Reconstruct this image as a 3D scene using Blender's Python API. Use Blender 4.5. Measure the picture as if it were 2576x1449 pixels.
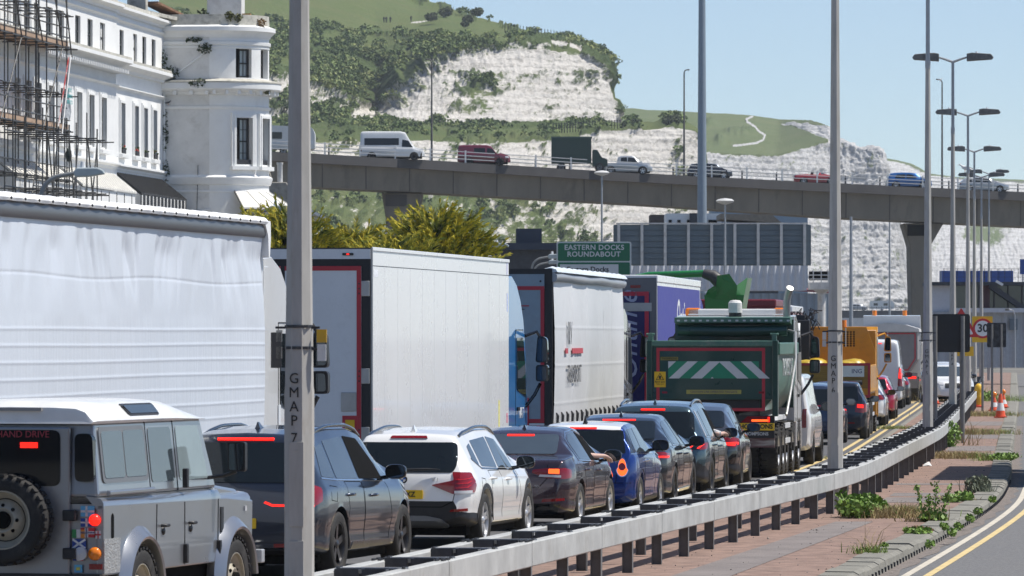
import bpy, bmesh, math, random
import numpy as np
from mathutils import Vector, Matrix
from mathutils.bvhtree import BVHTree

R = math.radians
rnd = random.Random(7)
scene = bpy.context.scene
for o in list(bpy.data.objects):
 bpy.data.objects.remove(o, do_unlink=True)
COL = scene.collection

# ---------------------------------------------------------------- camera
F, CX, HV, H = 14300.0, 1288.0, 845.0, 2.75
cam_d = bpy.data.cameras.new('camera')
cam = bpy.data.objects.new('camera', cam_d)
COL.objects.link(cam)
cam_d.sensor_fit = 'HORIZONTAL'
cam_d.sensor_width = 36.0
cam_d.lens = 36.0 * F / 2576.0
cam_d.shift_y = 120.5 / 2576.0
cam_d.clip_start = 0.5
cam_d.clip_end = 20000
cam_d.dof.use_dof = True
cam_d.dof.focus_distance = 92.0
cam_d.dof.aperture_fstop = 13.0
cam.location = (0, 0, H)
cam.rotation_euler = (R(90), 0, 0)
scene.camera = cam

# ---------------------------------------------------------------- sky, sun, exposure
SUN_AZ, SUN_EL = 87.0, 62.0
world = bpy.data.worlds.new('World')
scene.world = world
world.use_nodes = True
wn = world.node_tree
sky = wn.nodes.new('ShaderNodeTexSky')
sky.sky_type = 'NISHITA'
sky.sun_disc = False
sky.sun_elevation = R(SUN_EL)
sky.sun_rotation = R(SUN_AZ)
sky.altitude = 0
sky.air_density = 0.66
sky.dust_density = 0.08
sky.ozone_density = 3.0
bg = wn.nodes['Background']
bg.inputs['Strength'].default_value = 0.115
wn.links.new(sky.outputs['Color'], bg.inputs['Color'])
sl = bpy.data.lights.new('sun', 'SUN')
sl.energy = 5.0
sl.angle = R(0.53)
sl.color = (1.0, 0.955, 0.88)
sun = bpy.data.objects.new('sun', sl)
COL.objects.link(sun)
sdir = Vector((math.sin(R(SUN_AZ)) * math.cos(R(SUN_EL)), math.cos(R(SUN_AZ)) * math.cos(R(SUN_EL)), math.sin(R(SUN_EL))))
sun.rotation_euler = sdir.to_track_quat('Z', 'Y').to_euler()
sun.location = (60, 30, 60)
vs = scene.view_settings
vs.view_transform = 'Standard'
vs.look = 'None'
vs.exposure = 0.22
vs.gamma = 1.0
vs.use_curve_mapping = False
scene.render.resolution_x = 1024
scene.render.resolution_y = 576

# a point of the place as seen at (u, v) of a 2576 x 1449 picture, d metres ahead of the camera
def XU(u, d): return (u - CX) * d / F
def ZV(v, d): return H - (v - HV) * d / F
def PT(u, v, d): return Vector((XU(u, d), d, ZV(v, d)))

# ---------------------------------------------------------------- materials
MATS = {}

def mat(name, col=(.5, .5, .5), rough=.5, metal=0., var=.08, scale=4., bump=0., bscale=60., coat=0., emit=0.,
  spec=.5, col2=None, lo=.42, hi=.6, dirt=0., dirtcol=(.16, .14, .11), trans=0., stretch=None, dscale=6., ior=0.):
 if name in MATS:
  return MATS[name]
 m = bpy.data.materials.new(name)
 m.use_nodes = True
 nt = m.node_tree
 b = nt.nodes['Principled BSDF']
 L = nt.links.new
 tc = nt.nodes.new('ShaderNodeTexCoord')
 vec = tc.outputs['Object']
 if stretch:
  mp = nt.nodes.new('ShaderNodeMapping')
  mp.inputs['Scale'].default_value = stretch
  L(vec, mp.inputs['Vector'])
  vec = mp.outputs['Vector']
 n = nt.nodes.new('ShaderNodeTexNoise')
 n.inputs['Scale'].default_value = scale
 n.inputs['Detail'].default_value = 6
 n.inputs['Roughness'].default_value = .62
 L(vec, n.inputs['Vector'])
 mr = nt.nodes.new('ShaderNodeMapRange')
 mr.inputs['From Min'].default_value = lo if col2 else .3
 mr.inputs['From Max'].default_value = hi if col2 else .7
 L(n.outputs['Fac'], mr.inputs['Value'])
 mx = nt.nodes.new('ShaderNodeMix')
 mx.data_type = 'RGBA'
 c = tuple(col)
 if col2 is None:
  a, bb = tuple(x * (1 - var) for x in c), tuple(min(1, x * (1 + var * .7)) for x in c)
 else:
  a, bb = c, tuple(col2)
 mx.inputs[6].default_value = a + (1,)
 mx.inputs[7].default_value = bb + (1,)
 L(mr.outputs[0], mx.inputs[0])
 out = mx.outputs[2]
 if dirt > 0:
  n2 = nt.nodes.new('ShaderNodeTexNoise')
  n2.inputs['Scale'].default_value = dscale
  n2.inputs['Detail'].default_value = 9
  n2.inputs['Roughness'].default_value = .7
  L(vec, n2.inputs['Vector'])
  m2 = nt.nodes.new('ShaderNodeMapRange')
  m2.inputs['From Min'].default_value = .52
  m2.inputs['From Max'].default_value = .72
  m2.inputs['To Max'].default_value = dirt
  L(n2.outputs['Fac'], m2.inputs['Value'])
  x2 = nt.nodes.new('ShaderNodeMix')
  x2.data_type = 'RGBA'
  L(m2.outputs[0], x2.inputs[0])
  L(out, x2.inputs[6])
  x2.inputs[7].default_value = tuple(dirtcol) + (1,)
  out = x2.outputs[2]
 L(out, b.inputs['Base Color'])
 b.inputs['Roughness'].default_value = rough
 if rough > .15:
  mr3 = nt.nodes.new('ShaderNodeMapRange')
  mr3.inputs['To Min'].default_value = max(.04, rough - .08)
  mr3.inputs['To Max'].default_value = min(1, rough + .08)
  L(n.outputs['Fac'], mr3.inputs['Value'])
  L(mr3.outputs[0], b.inputs['Roughness'])
 b.inputs['Metallic'].default_value = metal
 b.inputs['Specular IOR Level'].default_value = spec
 b.inputs['Coat Weight'].default_value = coat
 b.inputs['Coat Roughness'].default_value = .04
 if ior:
  b.inputs['IOR'].default_value = ior
 if trans:
  b.inputs['Transmission Weight'].default_value = trans
 if emit:
  b.inputs['Emission Color'].default_value = c + (1,)
  b.inputs['Emission Strength'].default_value = emit
 if bump:
  n3 = nt.nodes.new('ShaderNodeTexNoise')
  n3.inputs['Scale'].default_value = bscale
  n3.inputs['Detail'].default_value = 5
  L(vec, n3.inputs['Vector'])
  bp = nt.nodes.new('ShaderNodeBump')
  bp.inputs['Strength'].default_value = min(1, bump)
  bp.inputs['Distance'].default_value = .02
  L(n3.outputs['Fac'], bp.inputs['Height'])
  L(bp.outputs[0], b.inputs['Normal'])
 MATS[name] = m
 return m

def paint(name, col, metal=.0, rough=.32, dirt=.0):
 return mat(name, col, rough=rough, metal=metal, var=.03, scale=1.5, coat=1.0, dirt=dirt, dirtcol=(.25, .22, .18))

GLASS = mat('window glass', (.010, .014, .017), rough=.02, var=.1, ior=1.45)
GLASSL = mat('grey window glass', (.05, .065, .075), rough=.02, var=.1, ior=2.3)
BLACK = mat('black plastic', (.018, .018, .02), rough=.45, var=.2, dirt=.25, dirtcol=(.07, .065, .06))
GLOSSBLK = mat('gloss black', (.008, .008, .009), rough=.08, coat=.6)
VOID = mat('dark cavity', (.006, .006, .006), rough=.9, spec=.1)
RUBBER = mat('tyre rubber', (.022, .021, .02), rough=.8, var=.3, bump=.3, bscale=90, dirt=.5, dirtcol=(.09, .08, .07))
ALLOY = mat('alloy', (.62, .63, .65), rough=.32, metal=.6, var=.05)
ALLOYD = mat('dark alloy', (.09, .09, .095), rough=.3, metal=.7, var=.05)
CHROME = mat('chrome', (.75, .75, .76), rough=.12, metal=1.)
REDL = mat('red lens', (.22, .004, .006), rough=.1, coat=.7)
REDON = mat('lit brake lamp', (1.0, .02, .01), rough=.3, emit=1.15)
ORGON = mat('lit amber brake lamp', (1.0, .13, .02), rough=.3, emit=1.4)
CLEARL = mat('clear lens', (.55, .55, .56), rough=.1, coat=.5)
AMBER = mat('amber lens', (.85, .22, .01), rough=.2, coat=.4)
PLATEY = mat('yellow number plate', (.82, .52, .015), rough=.35)
INK = mat('black ink', (.012, .012, .012), rough=.5)
STEEL = mat('galvanised steel', (.44, .45, .46), rough=.5, metal=.35, var=.18, scale=7, dirt=.25, dirtcol=(.2, .19, .17))
DSTEEL = mat('dark steel', (.045, .045, .05), rough=.55, metal=.3, var=.25, scale=9)
WHITEP = mat('white plastic', (.75, .75, .74), rough=.4, var=.05)
SKIN = mat('skin', (.58, .38, .31), rough=.55, var=.12, scale=30)

# ---------------------------------------------------------------- mesh builder
class MB:
 def __init__(s):
  s.v, s.f, s.m = [], [], []

 def add(s, vs, fs, m=0):
  o = len(s.v)
  s.v.extend([tuple(p) for p in vs])
  s.f.extend([tuple(i + o for i in q) for q in fs])
  s.m.extend([m] * len(fs))
  return s

 def box(s, x0, x1, y0, y1, z0, z1, m=0):
  return s.add([(x0, y0, z0), (x1, y0, z0), (x1, y1, z0), (x0, y1, z0), (x0, y0, z1), (x1, y0, z1), (x1, y1, z1), (x0, y1, z1)],
      [(3, 2, 1, 0), (4, 5, 6, 7), (0, 1, 5, 4), (1, 2, 6, 5), (2, 3, 7, 6), (3, 0, 4, 7)], m)

 def bar(s, p0, p1, w, h, m=0, up=(0, 0, 1)):
  p0, p1 = Vector(p0), Vector(p1)
  d = (p1 - p0).normalized()
  u = Vector(up)
  x = d.cross(u)
  if x.length < 1e-4:
   x = d.cross(Vector((1, 0, 0)))
  x.normalize()
  y = x.cross(d).normalized()
  vs = []
  for p in (p0, p1):
   for a, b in ((-1, -1), (1, -1), (1, 1), (-1, 1)):
    vs.append(p + x * (a * w / 2) + y * (b * h / 2))
  return s.add(vs, [(0, 1, 2, 3), (7, 6, 5, 4), (0, 4, 5, 1), (1, 5, 6, 2), (2, 6, 7, 3), (3, 7, 4, 0)], m)

 def tube(s, path, r, n=8, m=0, caps=True):
  path = [Vector(p) for p in path]
  rs = r if isinstance(r, (list, tuple)) else [r] * len(path)
  rings = []
  prev = None
  for i, p in enumerate(path):
   a = path[max(0, i - 1)]
   b = path[min(len(path) - 1, i + 1)]
   t = (b - a).normalized()
   if prev is None:
    x = t.cross(Vector((0, 0, 1)))
    if x.length < 1e-3:
     x = t.cross(Vector((1, 0, 0)))
   else:
    x = prev - t * prev.dot(t)
   x.normalize()
   prev = x
   y = t.cross(x)
   rings.append([p + (x * math.cos(2 * math.pi * k / n) + y * math.sin(2 * math.pi * k / n)) * rs[i] for k in range(n)])
  return s.loft(rings, m, caps)

 def loft(s, rings, m=0, caps=True, closed=True):
  n = len(rings[0])
  vs = [p for r in rings for p in r]
  fs = []
  kk = n if closed else n - 1
  for i in range(len(rings) - 1):
   for k in range(kk):
    a, b = i * n + k, i * n + (k + 1) % n
    fs.append((a, b, b + n, a + n))
  if caps:
   fs.append(tuple(range(n))[::-1])
   fs.append(tuple(range((len(rings) - 1) * n, len(rings) * n)))
  return s.add(vs, fs, m)

 def prism(s, pts, ax, a, b, m=0):
  # pts: 2-D polygon; ax: axis of extrusion ('x': pts are (y,z); 'y': (x,z); 'z': (x,y))
  def mk(p, t):
   return {'x': (t, p[0], p[1]), 'y': (p[0], t, p[1]), 'z': (p[0], p[1], t)}[ax]
  n = len(pts)
  vs = [mk(p, a) for p in pts] + [mk(p, b) for p in pts]
  fs = [tuple(range(n)), tuple(range(2 * n - 1, n - 1, -1))]
  for k in range(n):
   fs.append((k, k + n, (k + 1) % n + n, (k + 1) % n))
  return s.add(vs, fs, m)

 def lathe(s, prof, c=(0, 0, 0), ax='z', n=24, m=0, caps=False):
  rings = []
  for r, t in prof:
   ring = []
   for k in range(n):
    a = 2 * math.pi * k / n
    x, y = r * math.cos(a), r * math.sin(a)
    p = {'z': (x, y, t), 'x': (t, x, y), 'y': (y, t, x)}[ax]
    ring.append((p[0] + c[0], p[1] + c[1], p[2] + c[2]))
   rings.append(ring)
  return s.loft(rings, m, caps)

 def ball(s, c, rx, ry=None, rz=None, n=10, k=6, m=0):
  ry = rx if ry is None else ry
  rz = rx if rz is None else rz
  rings = []
  for i in range(k + 1):
   t = math.pi * i / k
   q = max(.02, math.sin(t))
   rings.append([(c[0] + rx * q * math.cos(2 * math.pi * j / n), c[1] + ry * q * math.sin(2 * math.pi * j / n), c[2] - rz * math.cos(t)) for j in range(n)])
  return s.loft(rings, m, True)

 def mesh(s, name):
  me = bpy.data.meshes.new(name)
  me.from_pydata(s.v, [], s.f)
  if any(s.m):
   me.polygons.foreach_set('material_index', s.m)
  return me

 def build(s, name, mats, parent=None, smooth=None, bevel=0., recalc=True):
  me = s.mesh(name)
  if recalc:
   bm = bmesh.new()
   bm.from_mesh(me)
   bmesh.ops.recalc_face_normals(bm, faces=bm.faces)
   bm.to_mesh(me)
   bm.free()
  return link(name, me, mats, parent, smooth, bevel)

def link(name, me, mats, parent=None, smooth=None, bevel=0.):
 if not isinstance(mats, (list, tuple)):
  mats = [mats]
 if len(me.materials) == 0:
  for mm in mats:
   me.materials.append(mm)
 if smooth is not None:
  me.polygons.foreach_set('use_smooth', [True] * len(me.polygons))
  if smooth < 179:
   me.set_sharp_from_angle(angle=R(smooth))
 o = bpy.data.objects.new(name, me)
 COL.objects.link(o)
 if parent is not None:
  o.parent = parent
 if bevel:
  b = o.modifiers.new('bevel', 'BEVEL')
  b.width = bevel
  b.segments = 2
  b.limit_method = 'ANGLE'
  b.angle_limit = R(40)
 return o

def tag(o, label=None, cat=None, group=None, kind=None):
 if label:
  o['label'] = label
 if cat:
  o['category'] = cat
 if group:
  o['group'] = group
 if kind:
  o['kind'] = kind
 return o

def thing(name, label, cat, loc=(0, 0, 0), rz=0., group=None):
 o = bpy.data.objects.new(name, None)
 o.empty_display_size = .2
 COL.objects.link(o)
 o.location = loc
 o.rotation_euler = (0, 0, rz)
 return tag(o, label, cat, group)

def copy_tree(o, parent=None):
 c = o.copy()
 COL.objects.link(c)
 c.parent = parent
 for ch in list(o.children):
  copy_tree(ch, c)
 return c

def text(s, size, m, parent, loc, rot=(0, 0, 0), name='lettering', ext=.002, align='CENTER', sx=1., spacing=1., shear=0., bold=0.):
 cu = bpy.data.curves.new('t', 'FONT')
 cu.body = s
 cu.size = size
 cu.align_x = align
 cu.align_y = 'CENTER'
 cu.extrude = ext
 cu.resolution_u = 3
 cu.space_character = spacing
 cu.shear = shear
 cu.offset = bold
 ob = bpy.data.objects.new('t', cu)
 me = bpy.data.meshes.new_from_object(ob)
 bpy.data.objects.remove(ob)
 bpy.data.curves.remove(cu)
 me.materials.clear()
 o = link(name, me, m, parent)
 o.location = loc
 o.rotation_euler = rot
 o.scale = (sx, 1, 1)
 return o

def rpoly(pts, r, n=4):
 """fillet the corners of a polygon"""
 out = []
 N = len(pts)
 for i in range(N):
  p, a, b = Vector(pts[i]), Vector(pts[i - 1]), Vector(pts[(i + 1) % N])
  rr = r[i] if isinstance(r, (list, tuple)) else r
  da, db = a - p, b - p
  k = min(rr, da.length * .45, db.length * .45)
  if k < 1e-4:
   out.append((p.x, p.y))
   continue
  A, B = p + da.normalized() * k, p + db.normalized() * k
  for j in range(n + 1):
   t = j / n
   q = A * (1 - t) ** 2 + p * (2 * t * (1 - t)) + B * t * t
   out.append((q.x, q.y))
 return out

VIEW = {'R': (lambda a, b: (9, a, b), (-1, 0, 0)), 'L': (lambda a, b: (-9, a, b), (1, 0, 0)),
  'B': (lambda a, b: (a, -9, b), (0, 1, 0)), 'F': (lambda a, b: (a, 30, b), (0, -1, 0)), 'T': (lambda a, b: (a, b, 9), (0, 0, -1))}

def patch(bvh, poly, view, m, name, parent, off=.005, depth=.012, cell=.07, smooth=30):
 """a thin panel that follows the surface of a body"""
 bm = bmesh.new()
 vs = [bm.verts.new((p[0], p[1], 0)) for p in poly]
 bm.faces.new(vs)
 for ax in (0, 1):
  lo, hi = min(p[ax] for p in poly), max(p[ax] for p in poly)
  k = int((hi - lo) / cell)
  for i in range(1, k + 1):
   co = [0, 0, 0]
   no = [0, 0, 0]
   co[ax] = lo + (hi - lo) * i / (k + 1)
   no[ax] = 1
   bmesh.ops.bisect_plane(bm, geom=bm.verts[:] + bm.edges[:] + bm.faces[:], plane_co=co, plane_no=no)
 org, dr = VIEW[view]
 dr = Vector(dr)
 bnd = [e for e in bm.edges if len(e.link_faces) == 1]
 nrm = {}
 for v in bm.verts:
  o = Vector(org(v.co.x, v.co.y))
  hit, no, _, _ = bvh.ray_cast(o, dr)
  if hit is None:
   far = o + dr * (9 if view != 'F' else 26)
   hit, no, _, _ = bvh.find_nearest(far)
  if no.dot(dr) > 0:
   no = -no
  nrm[v] = (hit, no)
 for v, (h, no) in nrm.items():
  v.co = h + no * off
 ret = bmesh.ops.extrude_edge_only(bm, edges=bnd)
 for v in [g for g in ret['geom'] if isinstance(g, bmesh.types.BMVert)]:
  best = bvh.find_nearest(v.co)
  no = best[1]
  if no.dot(v.co - best[0]) < 0:
   no = -no
  v.co = best[0] - no * depth
 bmesh.ops.recalc_face_normals(bm, faces=bm.faces)
 me = bpy.data.meshes.new(name)
 bm.to_mesh(me)
 bm.free()
 return link(name, me, m, parent, smooth)

def ribbon(bvh, pts, view, w, m, name, parent, off=.003, step=.06):
 """a narrow strip (shut line, trim) laid along a surface"""
 P = []
 for i in range(len(pts) - 1):
  a, b = Vector(pts[i]), Vector(pts[i + 1])
  k = max(1, int((b - a).length / step))
  for j in range(k):
   P.append(a.lerp(b, j / k))
 P.append(Vector(pts[-1]))
 org, dr = VIEW[view]
 dr = Vector(dr)
 b_ = MB()
 rows = []
 for i, p in enumerate(P):
  t = (P[min(i + 1, len(P) - 1)] - P[max(i - 1, 0)])
  t.normalize()
  nn = Vector((-t.y, t.x))
  row = []
  for sgn in (-1, 1):
   q = p + nn * (w / 2 * sgn)
   hit, no, _, _ = bvh.ray_cast(Vector(org(q.x, q.y)), dr)
   if hit is None:
    hit, no, _, _ = bvh.find_nearest(Vector(org(q.x, q.y)) + dr * 9)
   if no.dot(dr) > 0:
    no = -no
   row.append((hit + no * off, hit - no * .008))
  rows.append([row[0][1], row[0][0], row[1][0], row[1][1]])
 b_.loft(rows, 0, False, False)
 return b_.build(name, m, parent, 40)

# ---------------------------------------------------------------- numpy noise for terrain
def _hash(ix, iy, seed):
 h = (ix.astype(np.int64) * 374761393 + iy.astype(np.int64) * 668265263 + seed * 982451653) & 0x7fffffff
 h = ((h ^ (h >> 13)) * 1274126177) & 0x7fffffff
 return ((h ^ (h >> 16)) & 0xffff) / 65535.0

def vnoise(x, y, seed=0):
 ix, iy = np.floor(x), np.floor(y)
 fx, fy = x - ix, y - iy
 fx, fy = fx * fx * (3 - 2 * fx), fy * fy * (3 - 2 * fy)
 a, b = _hash(ix, iy, seed), _hash(ix + 1, iy, seed)
 c, d = _hash(ix, iy + 1, seed), _hash(ix + 1, iy + 1, seed)
 return (a * (1 - fx) + b * fx) * (1 - fy) + (c * (1 - fx) + d * fx) * fy

def fbm(x, y, seed=0, oct=4, gain=.5):
 t, a, s = 0, 1., 0
 for k in range(oct):
  t = t + a * vnoise(x * 2 ** k + 17.3 * k, y * 2 ** k - 9.1 * k, seed + k)
  s += a
  a *= gain
 return t / s

def bumps(x, y, seed=0):
 """rounded clumps: 1 at a clump's middle, falling to 0"""
 ix, iy = np.floor(x), np.floor(y)
 best = np.full(x.shape, 9.)
 for dx in (-1, 0, 1):
  for dy in (-1, 0, 1):
   px = ix + dx + _hash(ix + dx, iy + dy, seed)
   py = iy + dy + _hash(ix + dx, iy + dy, seed + 5)
   r = .6 + .6 * _hash(ix + dx, iy + dy, seed + 9)
   best = np.minimum(best, ((px - x) ** 2 + (py - y) ** 2) / (r * r))
 return np.sqrt(np.clip(1 - best, 0, 1))

def interp(tab, x):
 return np.interp(x, [p[0] for p in tab], [p[1] for p in tab])

def gsmooth(a, k):
 if k < 1:
  return a
 w = np.exp(-.5 * (np.arange(-3 * k, 3 * k + 1) / k) ** 2)
 w /= w.sum()
 return np.convolve(np.pad(a, 3 * k, mode='edge'), w, 'valid')

def grid_mesh(name, P, attr=None, wrap=False):
 """P: (rows, cols, 3) array -> mesh with smooth shading and an optional float attribute"""
 r, c, _ = P.shape
 me = bpy.data.meshes.new(name)
 idx = np.arange(r * c).reshape(r, c)
 q = np.stack([idx[:-1, :-1], idx[:-1, 1:], idx[1:, 1:], idx[1:, :-1]], -1).reshape(-1, 4)
 me.vertices.add(r * c)
 me.vertices.foreach_set('co', P.reshape(-1).astype(np.float32))
 me.loops.add(q.size)
 me.loops.foreach_set('vertex_index', q.reshape(-1).astype(np.int32))
 me.polygons.add(len(q))
 me.polygons.foreach_set('loop_start', (np.arange(len(q)) * 4).astype(np.int32))
 me.polygons.foreach_set('loop_total', np.full(len(q), 4, np.int32))
 me.update(calc_edges=True)
 me.polygons.foreach_set('use_smooth', [True] * len(me.polygons))
 if attr:
  for k, a in attr.items():
   at = me.attributes.new(k, 'FLOAT', 'POINT')
   at.data.foreach_set('value', a.reshape(-1).astype(np.float32))
 return me

# ================================================================ THE SETTING
# line of the central crash barrier (metres right of the camera axis) against the distance ahead
_bd = np.arange(0, 700, 1.0)
_bx = gsmooth(np.interp(_bd, [0, 30, 48, 90, 131, 173, 216, 258, 297, 340, 700], [-10.6, -4.95, -1.8, 5.11, 9.58, 13.42, 17.3, 20.96, 24.3, 28.0, 59]), 4)
_kd = np.arange(0, 700, 1.0)
_kx = gsmooth(np.interp(_kd, [0, 40, 64.4, 68.1, 76.7, 87.4, 97.2, 113.7, 126, 241, 700], [-5, .5, 3.90, 4.42, 5.64, 7.11, 8.36, 10.0, 11.07, 21.5, 62]), 4)
def BX(d): return float(np.interp(d, _bd, _bx))
def KX(d): return float(np.interp(d, _kd, _kx))
def BH(d): return math.atan((BX(d + 1) - BX(d - 1)) / 2)      # heading, clockwise from straight ahead

def RZ(d): return float(np.interp(d, [56, 61, 75, 90, 105], [0, .09, .09, .05, 0.]))
def RZO(d, off): return RZ(d) * float(np.interp(off, [-7.5, -5.5, -1.9, -1.5], [0, 1, 1, .7]))

def strip(name, fa, fb, z, d0, d1, m, step=2.5, label=None, nacross=1, parent=None):
 ds = np.arange(d0, d1 + .01, step)
 P = np.zeros((len(ds), nacross + 1, 3))
 for i, d in enumerate(ds):
  for k in range(nacross + 1):
   t = k / nacross
   xx = fa(d) * (1 - t) + fb(d) * t
   P[i, k] = (xx, d, z(d, xx) if callable(z) else z)
 me = grid_mesh(name, P)
 o = link(name, me, m, parent)
 return o

ASPH = mat('asphalt', (.10, .099, .10), rough=.85, var=.22, scale=1.3, bump=.5, bscale=45, dirt=.35, dirtcol=(.13, .12, .115))
ASPH2 = mat('old asphalt', (.145, .143, .143), rough=.9, var=.4, scale=22, bump=.6, bscale=35, dirt=.4, dirtcol=(.2, .185, .17))
REDP = mat('red brown worn paving', (.25, .165, .13), rough=.92, var=.45, scale=3.2, bump=.8, bscale=28, dirt=.65, dirtcol=(.15, .115, .095), dscale=.8)
GREYP = mat('grey worn paving', (.19, .165, .155), rough=.92, var=.25, scale=1.1, bump=.8, bscale=30, dirt=.5, dirtcol=(.29, .25, .22))
YEL = mat('worn yellow line', (.60, .46, .21), rough=.75, var=.2, scale=5, dirt=.45, dirtcol=(.3, .26, .2), dscale=9)
CRM = mat('faded cream line', (.54, .49, .40), rough=.75, var=.2, scale=5, dirt=.4, dirtcol=(.34, .3, .26), dscale=9)
KERB = mat('kerb concrete', (.215, .205, .175), rough=.9, var=.25, scale=3, bump=.7, bscale=40, dirt=.6, dirtcol=(.17, .16, .13), dscale=5)
EARTH = mat('ground earth', (.16, .15, .13), rough=.95, var=.3, scale=.05, bump=.2, bscale=2)

g = MB()
g.add([(-2400, -70, -.4), (2400, -70, -.4), (2400, 4200, -.4), (-2400, 4200, -.4)], [(0, 1, 2, 3)])
tag(g.build('ground', EARTH), kind='structure')
tag(strip('road', lambda d: BX(d) - 13.5, lambda d: BX(d) - 1.55, lambda d, x: RZO(d, x - BX(d)), 20, 420, ASPH, nacross=24), kind='structure')
tag(strip('oncoming_road', lambda d: KX(d) - .05, lambda d: KX(d) + 11.5, -.10, 20, 420, ASPH2, nacross=4), kind='structure')
med = tag(strip('central_reservation', lambda d: BX(d) - 1.6, lambda d: KX(d) - .3, .035, 20, 420, REDP, nacross=6), kind='structure')
# low edge of the reservation towards the queue
e = MB()
rows = [[(BX(d) - 1.62, d, -.05), (BX(d) - 1.62, d, .036 + RZ(d) * .8), (BX(d) - 1.5, d, .044 + RZ(d) * .7), (BX(d) - 1.44, d, .03)] for d in np.arange(20, 420, 2.5)]
e.loft(rows, 0, False, False)
e.build('edging', KERB, med, 60)
# worn grey slabs set across the red surface
for (d0, d1, a, b) in ((58, 83, .36, .62), (92.5, 95.5, .30, .98), (103.5, 105, .2, 1), (127, 131, .25, 1.), (134, 140, .25, 1.), (150, 158, .2, 1), (172, 180, .1, 1), (96.2, 99, .3, .9)):
 strip('worn_slab', lambda d, a=a: (BX(d)) * (1 - a) + (KX(d) - .42) * a, lambda d, b=b: BX(d) * (1 - b) + (KX(d) - .42) * b, .0395, d0, d1, GREYP, 1., parent=med)
for off, m_ in ((.34, CRM), (.60, YEL)):
 tag(strip('yellow_line', lambda d: KX(d) + off - .05, lambda d: KX(d) + off + .05, -.095, 30, 250, m_, 1.5), kind='structure')
for off in (-1.86, -2.13):
 tag(strip('yellow_line', lambda d: BX(d) + off - .055, lambda d: BX(d) + off + .055, lambda d, x: .006 + RZO(d, x - BX(d)), 20, 300, YEL, 1.5), kind='structure')
# painted yellow box at the far end of the queue's edge
strip('hatching', lambda d: BX(d) - 3.6, lambda d: BX(d) - 2.3, .005, 232, 262, YEL, 2)['kind'] = 'structure'

# kerb stones towards the oncoming road
kb = thing('kerb', 'weathered concrete kerb stones between red reservation and oncoming road', 'kerb')
tag(kb, kind='structure')
d = 52.0
i = 0
while d < 178:
 Lk = 1.0
 h = math.atan((KX(d + 1) - KX(d)))
 c, s_ = math.cos(h), math.sin(h)
 b = MB()
 w = .40
 j = rnd.uniform(-.012, .012)
 prof = [(-w, -.12), (-w, .055 + j), (-.07, .052 + j), (-.01, .02 + j), (.012, -.1)]
 rings = []
 for t in (.006, Lk - .006):
  rings.append([(KX(d) + px * c + t * s_, d - px * s_ + t * c, pz) for px, pz in prof])
 b.loft(rings, 0, True)
 b.build('kerb_stone', KERB, kb)
 # dark drainage slot at the foot of each stone
 for q in (.25, .75):
  if d < 110:
   sb = MB()
   sb.box(-.02, .02, -.03, .03, -.05, .02)
   so = sb.build('drain_slot', DSTEEL, kb)
   so.location = (KX(d) + q * s_ + .006, d + q * c, -.06)
   so.rotation_euler = (0, 0, -h)
 d += Lk * c
kr = MB()
kr.loft([[(KX(d) + a, d, z) for a, z in ((-.4, -.12), (-.4, .055), (-.07, .052), (-.01, .02), (.012, -.12))] for d in np.arange(178, 420, 3.)])
kr.build('kerb_run', KERB, kb)
tag(strip('gutter', lambda d: KX(d) - .02, lambda d: KX(d) + .2 + .04 * math.sin(d * 1.7), -.096, 40, 180, mat('gutter grit', (.2, .17, .15), rough=.95, var=.5, scale=14, bump=.9, bscale=60), .5), kind='structure')

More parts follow.
